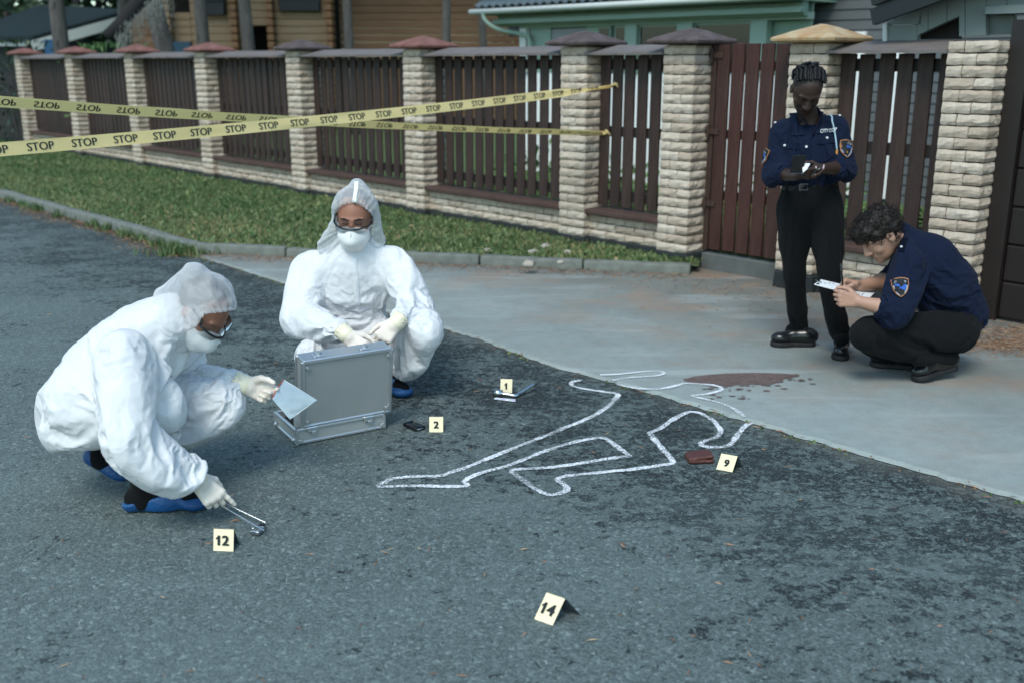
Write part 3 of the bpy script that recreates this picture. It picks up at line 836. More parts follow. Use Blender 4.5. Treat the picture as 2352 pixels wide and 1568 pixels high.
# barge board and roof
x0, z0 = fl(2006, 40, 0.10); x1, z1 = fl(2132, -6, 0.10)
dirb = Vector((x1 - x0, 0, z1 - z0)).normalized()
bm = bmesh.new(); L_ = 3.2; rotb = frame_of(dirb, (0, 1, 0))
bx(bm, Vector((x0, 0.10, z0)) + dirb * (L_ / 2), (L_, 0.06, 0.105), rot=rotb); obj('barge_board', bm, M_BARGE, Ga)
bm = bmesh.new(); bx(bm, Vector((x0, 1.2, z0 + 0.10)) + dirb * (L_ / 2), (L_, 2.3, 0.06), rot=rotb); obj('roof', bm, M_BARGE, Ga)
box_obj('jamb', M_DOOR, Ga, 0.012, 0.13, 0.155, 0.30, 0.02, 1.90)
D_ = box_obj('door', M_DOOR, Ga, 0.13, 2.6, 0.22, 0.25, 0.03, 1.92)
for i in range(8):
    bm = bmesh.new(); bx(bm, Vector((1.36, 0.205, 0.155 + i * 0.242)), (2.45, 0.03, 0.232), bevel=0.008); obj('door_panel', bm, M_DOOR, D_)
box_obj('side_wall', M_GBOARD, Ga, -0.8, 3.2, 3.0, 3.1, 0.0, 3.0)

# --- log house
Y_ = 25.0
Lh = empty('log_house', (0, Y_, 0)); tag(Lh, 'ochre log house with dark shutters behind the long fence', 'house')
def logm(n, a, b):
    t = NT(n); v = t.mapping((0.5, 3, 6)); nn = t.noise(4, 5, 0.6, vec=v)
    t.set(color=t.mix(t.maprange(nn, 0.3, 0.7), a, b), rough=0.7, spec=0.3); return t.m
M_LOG = logm('ochre_log', (0.22, 0.145, 0.085), (0.28, 0.19, 0.115)); M_LOGD = logm('brown_log', (0.135, 0.070, 0.036), (0.18, 0.10, 0.055)); M_LOGE = logm('orange_log', (0.17, 0.085, 0.042), (0.22, 0.115, 0.058))
M_SHUT = simple('black_shutter', (0.012, 0.014, 0.017), 0.6, 0.2); M_VOID = simple('dark_interior', (0.010, 0.007, 0.005), 0.9, 0.2)
lx = lambda u, Y=Y_: at(u, 80, Y).x
lz = lambda v, Y=Y_: at(1176, v, Y).z
def logs(x0, x1, y, z0, z1, mat):
    z = z0
    while z < z1:
        bm = bmesh.new(); bx(bm, Vector(((x0 + x1) / 2, y, z + 0.084)), (x1 - x0, 0.14, 0.164), bevel=.022, seg=2); obj('log', bm, mat, Lh, False); z += 0.168
def wallseg(u0, u1, y, mat, v0=None, v1=None):
    za = 0.1 if v1 is None else lz(v1, Y_ + y); zb = 5.3 if v0 is None else lz(v0, Y_ + y)
    logs(lx(u0, Y_ + y), lx(u1, Y_ + y), y, za, zb, mat)
wallseg(300, 395, 1.2, M_LOGE); wallseg(395, 442, 0.0, M_LOG, 46, 98); wallseg(442, 540, 0.0, M_LOG)
wallseg(551, 576, 0.0, M_LOG); wallseg(576, 622, 0.0, M_LOG, -400, 60); wallseg(634, 756, 0.0, M_LOG); wallseg(769, 1200, 0.8, M_LOGD)
for u in (395, 546, 628, 762):
    bm = bmesh.new(); z = 0.1; x = lx(u)
    k = 0
    while z < 5.3:
        bm = bmesh.new(); bx(bm, Vector((x, -0.12, z + 0.084)), (0.16, 0.42, 0.150), bevel=0.03, seg=2); obj('corner_log', bm, M_LOGE if u > 400 else M_LOG, Lh); z += 0.168
box_obj('interior', M_VOID, Lh, lx(330), lx(770), 0.7, 0.8, 0.1, 5.2)
def shutter(u0, u1, v0, v1):
    s = box_obj('shutter', M_SHUT, Lh, lx(u0), lx(u1), -0.2, -0.10, lz(v1), lz(v0), 0.01)
    n = 4
    for i in range(n):
        za = lz(v1) + (lz(v0) - lz(v1)) * i / n; zb = lz(v1) + (lz(v0) - lz(v1)) * (i + .86) / n
        box_obj('slat', M_SHUT, s, lx(u0) + .02, lx(u1) - .02, -0.235, -0.21, za, zb, 0.006)
shutter(474, 526, -90, 36); shutter(648, 742, -90, 27); shutter(915, 985, 99, 130); shutter(1168, 1215, 40, 85)
box_obj('tarpaulin', simple('dark_blue_tarp', (0.015, 0.05, 0.085), 0.5, 0.2), Lh, lx(385), lx(447), -0.4, -0.3, 0.1, lz(97))
box_obj('floor_beam', M_LOGD, Lh, lx(340), lx(400), -0.3, 1.0, lz(100), lz(92))
bm = bmesh.new(); bx(bm, Vector((lx(760), 1.4, 6.2)), (15, 5.5, 0.2), rot=Matrix.Rotation(0.3, 3, 'X')); obj('roof', bm, M_SHUT, Lh)

# --- dark house at the left
P1 = at(74, 84, 28); P2 = at(300, 22, 30); P3 = at(-120, 86, 33); P4 = at(90, 12, 37)
Dh = empty('dark_house', (P1.x, P1.y, 0)); tag(Dh, 'dark house with green black roof and white barge board at far left', 'house')
M_DROOF = simple('dark_green_roof', (0.012, 0.020, 0.021), 0.9, 0.25, 3, spec=.15); M_DWALL = simple('dark_wall', (0.010, 0.013, 0.016), 0.8, 0.2)
b0 = Vector((P1.x, P1.y, 0))
bm = bmesh.new(); top_ = [bm.verts.new(p - b0) for p in (P1, P2, P4, P3)]; low_ = [bm.verts.new(p - b0 - Vector((0, 0, 0.12))) for p in (P1, P2, P4, P3)]
bm.faces.new(top_); bm.faces.new(low_[::-1])
for i in range(4): bm.faces.new((top_[i], low_[i], low_[(i + 1) % 4], top_[(i + 1) % 4]))
obj('roof', bm, M_DROOF, Dh)
dv = (P2 - P1); bm = bmesh.new(); bx(bm, P1 - b0 + dv * 0.5 + Vector((0, -0.05, -0.25)), (dv.length, 0.06, 0.26), rot=frame_of(dv, (-dv.y, dv.x, 0))); obj('barge_board', bm, M_WHITE, Dh)
dv = (P3 - P1); bm = bmesh.new(); bx(bm, P1 - b0 + dv * 0.5 + Vector((-0.1, -0.05, -0.20)), (dv.length * 0.96, 0.05, 0.10), rot=frame_of(dv)); obj('eave_board', bm, simple('grey_eave', (0.25, .28, .28)), Dh)
bm = bmesh.new()
poly_prism(bm, [tuple((p - b0).xy) for p in (P1 + Vector((0.4, 0.4, 0)), P2 + Vector((0, .5, 0)), P4, P3 + Vector((.4, 0, 0)))], 0, P1.z - 0.15); obj('wall', bm, M_DWALL, Dh)
q = at(119, 105, 27.6); box_obj('blue_door', simple('blue_paint', (0.008, 0.06, 0.14), 0.6), Dh, q.x - b0.x - 0.2, q.x - b0.x + 0.2, q.y - b0.y, q.y - b0.y + 0.05, 0, q.z + 0.15)

# --- trees
def m_bark():
    t = NT('pine_bark'); v = t.mapping((1, 1, 0.25)); n = t.noise(9, 7, 0.7, vec=v); k = t.voro(7, vec=t.mapping((1, 1, .35)))
    c = t.mix(t.maprange(n, .3, .7), (0.04, 0.038, 0.036), (0.11, 0.098, 0.09)); c = t.mix(t.math('LESS_THAN', k, 0.18), c, (0.03, 0.028, 0.027))
    t.set(color=c, rough=0.95, normal=t.bump(n, 0.8, 0.03)); return t.m
M_BARK = m_bark()
def m_leaf(n, a, b, c):
    t = NT(n); at_ = t.new('Attribute', attribute_name='tint')
    col = t.ramp(at_.outputs['Fac'], [(0, a), (0.5, b), (1, c)]); t.set(color=col, rough=0.6, spec=0.3); return t.m
M_NEEDLE = m_leaf('pine_needles', (0.008, 0.022, 0.012), (0.016, 0.038, 0.018), (0.035, 0.06, 0.028))
M_LEAF = m_leaf('shrub_leaves', (0.03, 0.08, 0.02), (0.08, 0.16, 0.05), (0.16, 0.26, 0.09))
def leafcloud(name, C_, sizes, parent, mat, seed):
    """leaf-sized faces at points C_ (n,3): two crossed quads each"""
    r = np.random.default_rng(seed); n = len(C_)
    a = r.normal(size=(n, 3)); a /= np.linalg.norm(a, axis=1, keepdims=True); b = np.cross(a, r.normal(size=(n, 3))); b /= np.linalg.norm(b, axis=1, keepdims=True)
    s = sizes * r.uniform(.6, 1.4, n)[:, None]
    V = np.stack([C_ - a * s, C_ + b * s * .35, C_ + a * s, C_ - b * s * .35], 1)
    me = npmesh(name, V.reshape(-1, 3), np.arange(4 * n).reshape(n, 4), mat, False)
    t_ = me.attributes.new('tint', 'FLOAT', 'POINT'); t_.data.foreach_set('value', np.repeat(r.random(n), 4).astype(np.float32))
    return link(name, me, parent)
def pine(base, top, r0, label, seed, crown=(7.5, 13.0, 1.9), n=500, size=0.28, lean_pts=None):
    r = np.random.default_rng(seed); b = Vector(base)
    T = empty('pine_tree', b); tag(T, label, 'tree', 'pine trees behind the fence')
    d = Vector(top) - b
    pts = [d * f + Vector((math.sin(f * 9 + seed) * 0.06, math.cos(f * 7 + seed) * 0.06, 0)) for f in np.linspace(0, 1, 9)]
    bm = bmesh.new(); tube(bm, pts, [r0 * (1.15 - 0.75 * f) for f in np.linspace(0, 1, 9)], 12)
    for k in range(9):                                            # limbs
        f = 0.55 + 0.45 * k / 9; p = d * f; a = r.uniform(0, 6.28); l = r.uniform(.9, 1.8) * (1.2 - f * .6)
        tube(bm, [p, p + Vector((math.cos(a) * l * .5, math.sin(a) * l * .5, .12)), p + Vector((math.cos(a) * l, math.sin(a) * l, .35))], [.06, .035, .012], 6)
    obj('trunk', bm, M_BARK, T, True)
    z0, z1, R = crown
    pts = []
    while len(pts) < n:
        k = r.integers(0, 14); rr = np.random.default_rng(seed * 31 + k)
        zc = rr.uniform(z0, z1); a = rr.uniform(0, 6.28); rad = R * (1.05 - 0.75 * (zc - z0) / (z1 - z0)) * rr.uniform(.3, 1)
        c = np.array([d.x * zc / d.z + math.cos(a) * rad, d.y * zc / d.z + math.sin(a) * rad, zc])
        pts.append(c + r.normal(size=3) * np.array([.42, .42, .22]))
    leafcloud('crown', np.array(pts), size, T, M_NEEDLE, seed)
    return T
for (ub, ut, v, wpx, Y, lab) in ((148, 132, 112, 33, 21, 'grey pine trunk in front of the dark house at far left'), (281, 279, 112, 26, 26, 'slender pine trunk beside the leaning dead branch'),
                               (371, 345, 112, 40, 19.5, 'thick leaning pine trunk left of the log house'), (464, 452, 112, 28, 22, 'pine trunk left of the first dark shutter'),
                               (566, 558, 112, 27, 22, 'pine trunk right of the first dark shutter'), (807, 803, 108, 20, 23, 'slim pine trunk in front of the brown log wall, left of the reddish cap'),
                               (1023, 1020, 108, 19, 22, 'slim pine trunk right of the reddish cap'), (1107, 1106, 108, 15, 24, 'slimmest pine trunk beside the veranda gutter')):
    p = at(ub, v, Y); q = at(ut, 0, Y); g_ = Vector((p.x - (q.x - p.x) * p.z / (q.z - p.z), Y, 0)); tp = g_ + (q - Vector((g_.x, Y, 0))) * (12.5 / q.z)
    pine(g_, tp, wpx / 2 / 2330 * Y, lab, int(ub))
# dark spruces far behind
k = 0
for u, Y in ((-40, 44), (25, 40), (80, 47), (130, 42), (185, 39), (235, 45), (285, 41), (330, 48), (375, 42), (430, 50), (1230, 46), (1500, 48)):
    p = at(u, 110, Y); k += 1
    side = ['leftmost', 'second', 'third', 'fourth', 'fifth', 'sixth', 'seventh', 'eighth', 'ninth', 'tenth', 'eleventh', 'twelfth'][k - 1]
    T = empty('spruce_tree', (p.x, Y, 0)); tag(T, 'dark spruce in the woods beyond the houses, %s from the left' % side, 'tree', 'spruces of the far woods')
    r = np.random.default_rng(k); n = 900
    z = r.uniform(0.6, 13, n) ; a = r.uniform(0, 6.28, n); rad = (2.6 * (1 - z / 14)) * np.sqrt(r.random(n)) * (0.75 + 0.25 * np.sin(z * 5))
    leafcloud('crown', np.stack([np.cos(a) * rad, np.sin(a) * rad, z - rad * .25], 1), 0.38, T, M_NEEDLE, k)
    bm = bmesh.new(); tube(bm, [(0, 0, 0), (0.05, 0, 6), (0, 0, 13)], [.2, .13, .03], 8); obj('trunk', bm, M_BARK, T, True)
# leaning dead branch with hanging lichen
a_ = at(345, -20, 18.5); b_ = at(246, 84, 18.0)
Db = empty('dead_branch', b_); tag(Db, 'dark leaning dead branch hung with pale lichen at upper left', 'branch')
bm = bmesh.new(); dd_ = (a_ - b_); tube(bm, [dd_ * f + Vector((0, 0, 0.03 * math.sin(f * 20))) for f in np.linspace(0, 2.2, 10)], [0.10 + 0.045 * f for f in np.linspace(0, 2.2, 10)], 9); obj('limb', bm, simple('dead_bark', (0.014, 0.013, 0.013), 0.95, .3), Db, True)
pts = []
for _ in range(1100):
    f = random.uniform(0.05, 1.25); o_ = dd_ * f; hang = abs(random.gauss(0, 0.30)) * (0.5 + abs(mnoise.noise(Vector((f * 9, 0, 0)))) * 2)
    pts.append((o_.x + 0.16 + random.gauss(0, .05) + hang * .12, o_.y + random.gauss(-.1, .05), o_.z - hang - 0.02))
r_ = np.random.default_rng(2); P_ = np.array(pts); n = len(P_); l_ = r_.uniform(.04, .10, n)
V = np.zeros((n, 3, 3)); V[:, 0] = P_; V[:, 1] = P_ + np.stack([r_.uniform(.006, .012, n), 0 * l_, 0 * l_], 1); V[:, 2] = P_ + np.stack([r_.normal(0, .015, n), r_.normal(0, .015, n), -l_], 1)
lo = link('lichen', npmesh('lichen', V.reshape(-1, 3), np.arange(3 * n).reshape(n, 3), simple('lichen', (0.16, 0.17, 0.155), .9, .2), False), Db); lo['kind'] = 'stuff'
# shrubs just behind the fence
def shrub(u, v, Y, r, n, lab, mat, seed, h=None):
    p = at(u, v, Y); S = empty('shrub', (p.x, Y, 0.1)); tag(S, lab, 'shrub', 'garden shrubs behind the fence')
    rr = np.random.default_rng(seed); top = p.z - 0.1
    P_ = rr.normal(size=(n, 3)) * np.array([r, r, top * .3]) + np.array([0, 0, top * .6]); P_[:, 2] = np.clip(P_[:, 2], .05, top)
    leafcloud('foliage', P_, 0.06, S, mat, seed)
    bm = bmesh.new()
    for k in range(5): tube(bm, [(0, 0, 0), (rr.normal() * r * .4, rr.normal() * r * .4, top * .5), (rr.normal() * r * .8, rr.normal() * r * .8, top * .9)], [.025, .015, .005], 5)
    obj('stem', bm, M_BARK, S)
shrub(415 * .5 + 175 - 12, 103, 17.5, 0.28, 500, 'small light green shrub top peeping over the fence at left', M_LEAF, 3) if False else shrub(238, 104, 18.5, 0.25, 500, 'small light green shrub top peeping over the fence at left', M_LEAF, 3)
shrub(16, 96, 20.5, 0.4, 700, 'dark shrub at the far left end behind the fence', M_NEEDLE, 4)
for k, (s, d) in enumerate(((2.6, 2.0), (4.6, 2.8), (-1.4, 2.2), (0.6, 2.4))):
    p = FP(s, d, 0.1); S = empty('shrub', p); tag(S, ['low green shrub seen through the gaps right of the reddish cap', 'low green shrub seen through the gaps left of the reddish cap', 'low green shrub behind the bay beside the garage', 'low green shrub behind the reddish gate'][k], 'shrub', 'garden shrubs behind the fence')
    rr = np.random.default_rng(k + 9); P_ = rr.normal(size=(420, 3)) * np.array([.35, .3, .12]) + np.array([0, 0, .22]); P_[:, 2] = np.abs(P_[:, 2])
    leafcloud('foliage', P_, 0.05, S, M_LEAF, k + 9)
# ================================================================ SMOOTH-SURFACE MODELLER (figures, clothes, hands)
def A3(v): return np.array(v, np.float32)
class Sdf:
    """ordered list of soft shapes; mesh() returns (verts, quads)"""
    def __init__(self): self.p = []
    def add(self, fn, lo, hi, k, op):
        self.p.append((fn, A3(lo), A3(hi), k, op)); return self
    def cap(self, a, b, ra, rb, k=0.02, op='u', flat=None, ratio=1.0):
        """tapered limb a->b; flat = direction squashed by ratio"""
        a = A3(a); b = A3(b); d = b - a; L2 = max(float(d @ d), 1e-9)
        fl = None
        if flat is not None:
            fl = A3(flat); dn = d / math.sqrt(L2)
            if L2 > 1e-6: fl = fl - dn * float(fl @ dn)
            fl = fl / np.linalg.norm(fl)
        def fn(P):
            q = P - a; t = np.clip((q @ d) / L2, 0, 1); e = q - t[:, None] * d
            if fl is not None:
                c = e @ fl; e = e + (c * (1 / ratio - 1))[:, None] * fl
                l = np.sqrt((e * e).sum(1)); r = ra + (rb - ra) * t
                return (l - r) * (ratio if ratio < 1 else 1.0)
            return np.sqrt((e * e).sum(1)) - (ra + (rb - ra) * t)
        R = max(ra, rb) * max(1, ratio)
        return self.add(fn, np.minimum(a, b) - R, np.maximum(a, b) + R, k, op)
    def chain(self, pts, rs, k=0.02, op='u', flat=None, ratio=1.0):
        for i in range(len(pts) - 1): self.cap(pts[i], pts[i + 1], rs[i], rs[i + 1], k, op, flat, ratio)
        return self
    def ell(self, c, r, M=None, k=0.02, op='u'):
        """ellipsoid, radii r along the columns of M"""
        c = A3(c); r = A3(r); R_ = np.eye(3, dtype=np.float32) if M is None else np.array(M, np.float32)
        def fn(P):
            q = (P - c) @ R_; k0 = np.sqrt(((q / r) ** 2).sum(1)); k1 = np.sqrt(((q / (r * r)) ** 2).sum(1))
            return np.where(k0 < 1e-3, -r.min(), k0 * (k0 - 1) / np.maximum(k1, 1e-6))
        m = np.abs(R_) @ r
        return self.add(fn, c - m, c + m, k, op)
    def box(self, c, h, M=None, r=0.01, k=0.01, op='u'):
        c = A3(c); h = A3(h) - r; R_ = np.eye(3, dtype=np.float32) if M is None else np.array(M, np.float32)
        def fn(P):
            q = np.abs((P - c) @ R_) - h
            return np.sqrt((np.maximum(q, 0) ** 2).sum(1)) + np.minimum(q.max(1), 0) - r
        m = np.abs(R_) @ (h + r)
        return self.add(fn, c - m, c + m, k, op)
    def plane(self, p, n, k=0.005):
        """cut away everything on the side the normal points to"""
        p = A3(p); n = A3(n); n = n / np.linalg.norm(n)
        return self.add(lambda P: -((P - p) @ n), p - 9, p + 9, k, 's')
    def union(self, other, k=None):
        for q in other.p: self.p.append(q if k is None else (q[0], q[1], q[2], k, q[4]))
        return self
    def mesh(self, h, B=6):
        U = [q for q in self.p if q[4] == 'u']
        lo = np.min([q[1] for q in U], 0) - 3 * h; hi = np.max([q[2] for q in U], 0) + 3 * h
        nb = np.ceil((hi - lo) / (h * B)).astype(int); n = nb * B + 1
        bc = np.stack(np.meshgrid(*[(np.arange(m) + .5) * B * h for m in nb], indexing='ij'), -1).reshape(-1, 3).astype(np.float32) + lo
        R = B * h * 0.87 * 1.15
        D = np.stack([q[0](bc) for q in self.p])
        def comb(cur, d, k, op):
            if op == 'u':
                hh = np.maximum(k - np.abs(cur - d), 0) / max(k, 1e-6); return np.minimum(cur, d) - hh * hh * k * 0.25
            e = -d; hh = np.maximum(k - np.abs(cur - e), 0) / max(k, 1e-6); return np.maximum(cur, e) + hh * hh * k * 0.25
        cur = np.full(len(bc), 9.0, np.float32)
        for q, d in zip(self.p, D): cur = comb(cur, d, q[3], q[4])
        act = np.abs(cur) < R * 1.5
        dmin = np.min(np.where(np.array([q[4] == 'u' for q in self.p])[:, None], D, 9), 0)
        rel = []
        for q, d in zip(self.p, D):
            rel.append((d - R < dmin + R + q[3] * 1.5 + 0.004) if q[4] == 'u' else (d < R * 1.6 + q[3]))
        # fine grid points of the active blocks
        V = np.repeat(np.repeat(np.repeat(np.where(cur > 0, 1, -1).reshape(nb).astype(np.float32), B, 0), B, 1), B, 2)
        V = np.pad(V, ((0, 1),) * 3, mode='edge')
        actg = act.reshape(nb)
        cell = np.repeat(np.repeat(np.repeat(actg, B, 0), B, 1), B, 2)
        pt = np.zeros(n, bool)
        for i in (0, 1):
            for j in (0, 1):
                for k in (0, 1): pt[i:n[0] - 1 + i, j:n[1] - 1 + j, k:n[2] - 1 + k] |= cell
        ijk = np.argwhere(pt)
        P = (ijk * h).astype(np.float32) + lo
        bi = np.minimum(ijk // B, nb - 1); bidx = (bi[:, 0] * nb[1] + bi[:, 1]) * nb[2] + bi[:, 2]
        c2 = np.full(len(P), 9.0, np.float32)
        for q, rl in zip(self.p, rel):
            m = np.nonzero(rl[bidx])[0]
            if len(m): c2[m] = comb(c2[m], q[0](P[m]).astype(np.float32), q[3], q[4])
        V[ijk[:, 0], ijk[:, 1], ijk[:, 2]] = c2
        # surface nets
        cc = np.argwhere(cell)
        cv = [V[cc[:, 0] + i, cc[:, 1] + j, cc[:, 2] + k] for i in (0, 1) for j in (0, 1) for k in (0, 1)]
        S = np.stack(cv, 1); ng = (S < 0).sum(1); mk = (ng > 0) & (ng < 8); cc = cc[mk]; S = S[mk]
        off = np.array([(i, j, k) for i in (0, 1) for j in (0, 1) for k in (0, 1)], np.float32)
        acc = np.zeros((len(cc), 3), np.float32); cnt = np.zeros(len(cc), np.float32)
        for a in range(8):
            for b in range(a + 1, 8):
                if np.abs(off[a] - off[b]).sum() != 1: continue
                sa, sb = S[:, a], S[:, b]; cr = (sa < 0) != (sb < 0)
                t = np.where(cr, sa / np.where(cr, sa - sb, 1), 0)
                acc += np.where(cr[:, None], off[a] + t[:, None] * (off[b] - off[a]), 0); cnt += cr
        VX = (cc + acc / cnt[:, None]) * h + lo
        idx = np.full(tuple(n), -1, np.int32); idx[cc[:, 0], cc[:, 1], cc[:, 2]] = np.arange(len(cc))
        Q = []
        for ax in range(3):
            o1 = [0, 0, 0]; o1[(ax + 1) % 3] = 1; o2 = [0, 0, 0]; o2[(ax + 2) % 3] = 1; e = [0, 0, 0]; e[ax] = 1
            a0 = V[cc[:, 0], cc[:, 1], cc[:, 2]]; a1 = V[np.minimum(cc[:, 0] + e[0], n[0] - 1), np.minimum(cc[:, 1] + e[1], n[1] - 1), np.minimum(cc[:, 2] + e[2], n[2] - 1)]
            m = (a0 < 0) != (a1 < 0); g = cc[m]; neg = a0[m] < 0
            i0 = idx[g[:, 0], g[:, 1], g[:, 2]]; i1 = idx[g[:, 0] - o1[0], g[:, 1] - o1[1], g[:, 2] - o1[2]]
            i2 = idx[g[:, 0] - o1[0] - o2[0], g[:, 1] - o1[1] - o2[1], g[:, 2] - o1[2] - o2[2]]; i3 = idx[g[:, 0] - o2[0], g[:, 1] - o2[1], g[:, 2] - o2[2]]
            q = np.stack([i0, i1, i2, i3], 1); q[~neg] = q[~neg][:, ::-1]
            Q.append(q[(q >= 0).all(1)])
        Q = np.concatenate(Q)
        return VX.astype(np.float32), Q
def mesh_normals(V, Q):
    n = np.cross(V[Q[:, 2]] - V[Q[:, 0]], V[Q[:, 3]] - V[Q[:, 1]])
    N = np.stack([np.bincount(Q.ravel(), np.repeat(n[:, i], 4), len(V)) for i in range(3)], 1)
    return N / np.maximum(np.linalg.norm(N, axis=1, keepdims=True), 1e-9)
def edges_of(Q):
    e = np.concatenate([Q[:, [0, 1]], Q[:, [1, 2]], Q[:, [2, 3]], Q[:, [3, 0]]]); e.sort(axis=1)
    return np.unique(e, axis=0)
def laplace(V, E, it, f=0.5):
    n = len(V); deg = np.bincount(E.ravel(), minlength=n).astype(np.float32)
    for _ in range(it):
        S = np.stack([np.bincount(E[:, 0], V[E[:, 1], i], n) + np.bincount(E[:, 1], V[E[:, 0], i], n) for i in range(3)], 1)
        V = V + f * (S / np.maximum(deg, 1)[:, None] - V)
    return V
def crumple(V, Q, grow=0.06, depth_in=0.012, depth_out=0.02, it=60, bend=0.35, seed=1, mask=None, aniso=None, sm0=2):
    """cloth that is larger than the body it covers: every edge wants to be longer, the surface may only move a little, so it buckles into folds"""
    E = edges_of(Q); V = laplace(V.astype(np.float64), E, sm0, 0.5); n = len(V); N = mesh_normals(V, Q); V0 = V.copy()
    D = np.concatenate([E, Q[:, [0, 2]], Q[:, [1, 3]]])
    L0 = np.linalg.norm(V[D[:, 0]] - V[D[:, 1]], axis=1)
    mid = (V[D[:, 0]] + V[D[:, 1]]) / 2
    g = np.ones(len(D)) * grow
    if aniso is not None:                                          # list of (centre, axis, radius, growth): folds square to the axis
        for c, ax, rad, gr in aniso:
            ax = np.array(ax, float); ax /= np.linalg.norm(ax)
            w = np.exp(-(((mid - np.array(c)) ** 2).sum(1)) / (rad * rad)); dr = (V[D[:, 1]] - V[D[:, 0]]) / np.maximum(L0, 1e-9)[:, None]
            g = g + w * gr * (dr @ ax) ** 2
    if mask is not None: g = g * (mask[D[:, 0]] + mask[D[:, 1]]) / 2
    L = L0 * (1 + g)
    # seeded push in and out so that the buckling starts in irregular creases
    rs = np.random.default_rng(seed); f = np.zeros(n)
    for s, a in ((7, .5), (15, .35), (31, .25)):
        d = rs.normal(size=(5, 3)); ph = rs.uniform(0, 6.28, 5)
        for j in range(5): f += a * (1 - 2 * np.abs(np.sin((V0 @ d[j]) * s * 0.5 + ph[j] + 1.5 * np.sin(V0 @ d[(j + 1) % 5] * s * .3)))) / 5
    mm = np.ones(n) if mask is None else mask
    V = V + N * (f * 0.012 * mm)[:, None]
    deg = np.bincount(D.ravel(), minlength=n).astype(float)
    for i in range(it):
        d = V[D[:, 1]] - V[D[:, 0]]; l = np.linalg.norm(d, axis=1); c = d * (0.5 * (l - L) / np.maximum(l, 1e-9))[:, None]
        A_ = np.stack([np.bincount(D[:, 0], c[:, k], n) - np.bincount(D[:, 1], c[:, k], n) for k in range(3)], 1)
        V = V + A_ * (1.3 / deg)[:, None]
        if i % 2 == 0: V = V + (laplace(V, E, 1, 1.0) - V) * bend
        o = V - V0; a = (o * N).sum(1); t = o - a[:, None] * N
        a = np.clip(a, -depth_in * mm, depth_out * mm); tl = np.linalg.norm(t, axis=1, keepdims=True)
        t = t * np.minimum(1, 0.02 / np.maximum(tl, 1e-9)) * np.clip(mm, 0, 1)[:, None]
        V = V0 + a[:, None] * N + t
    return V.astype(np.float32)
def part(name, V, Q, mats, parent, smooth=True):
    """link a mesh whose points are in world space under a parent placed by translation only"""
    o_ = Vector((0, 0, 0)); q = parent
    while q is not None: o_ += q.location; q = q.parent
    V = np.asarray(V) - np.array(o_, np.float32)
    return link(name, npmesh(name, V, Q, mats, smooth), parent)
def nrm(v): return Vector(v).normalized()
def rotv(v, axis, ang): return Matrix.Rotation(ang, 3, axis) @ Vector(v)

def hand(S, W, d, n, t, curl=(0.5, 0.55, 0.6, 0.65), spread=0.10, thumb=(0.5, 0.3), sc=1.0, r=1.0, bend2=1.0, k=0.010, info=None):
    """palm, four unequal fingers and a thumb. W wrist, d towards the fingers, n out of the palm, t thumb side"""
    d = nrm(d); n = nrm(Vector(n) - d * Vector(n).dot(d)); t = nrm(Vector(t) - d * Vector(t).dot(d) - n * Vector(t).dot(n)); W = Vector(W)
    kn = []; lens = (0.070, 0.078, 0.073, 0.056); offs = (0.030, 0.010, -0.011, -0.030); fw = (0.0090, 0.0092, 0.0087, 0.0078)
    plen = (0.092, 0.096, 0.090, 0.082)
    for i in range(4):
        K_ = W + (d * plen[i] + t * offs[i] - n * 0.002) * sc; kn.append(K_)
        S.cap(W + (t * offs[i] * 0.55 + d * 0.006) * sc, K_, 0.0150 * sc * r, 0.0125 * sc * r, k, flat=n, ratio=1.0)
    S.cap(kn[0], kn[3], 0.0115 * sc * r, 0.0105 * sc * r, 0.008)
    tips = []
    for i in range(4):
        c = curl[i] if hasattr(curl, '__len__') else curl
        ax = nrm(t); dd = rotv(d, n, 0)
        dd = nrm(d + t * spread * (1.2, 0.3, -0.5, -1.4)[i]); axis = nrm(dd.cross(n))        # rotating dd about axis turns it towards the palm
        p = kn[i]; L = lens[i] * sc
        for s, (fr, cm) in enumerate(((0.46, 1.0), (0.30, 1.25 * bend2), (0.24, 0.8 * bend2))):
            dd = rotv(dd, axis, c * cm); q = p + dd * (L * fr)
            S.cap(p, q, fw[i] * sc * r * (1 - .07 * s), fw[i] * sc * r * (1 - .07 * (s + 1)), 0.0035 if s else 0.008); p = q
        tips.append(p)
    b = W + (d * 0.022 + t * 0.024 + n * 0.006) * sc
    m = b + nrm(d * 0.75 + t * (0.85 - thumb[0] * 0.5) + n * thumb[0]) * 0.042 * sc
    e = m + nrm(d * 0.95 + t * (0.35 - thumb[1]) + n * thumb[0] * 0.8) * 0.032 * sc
    f = e + nrm(d * 0.95 + t * (0.10 - thumb[1] * 1.2) + n * thumb[0] * 0.6) * 0.026 * sc
    S.cap(b, m, 0.0165 * sc * r, 0.0125 * sc * r, k); S.cap(m, e, 0.0112 * sc * r, 0.0102 * sc * r, 0.005); S.cap(e, f, 0.0102 * sc * r, 0.0085 * sc * r, 0.004)
    if info is not None: info.update(tips=tips, thumb=f, kn=kn)
    return S

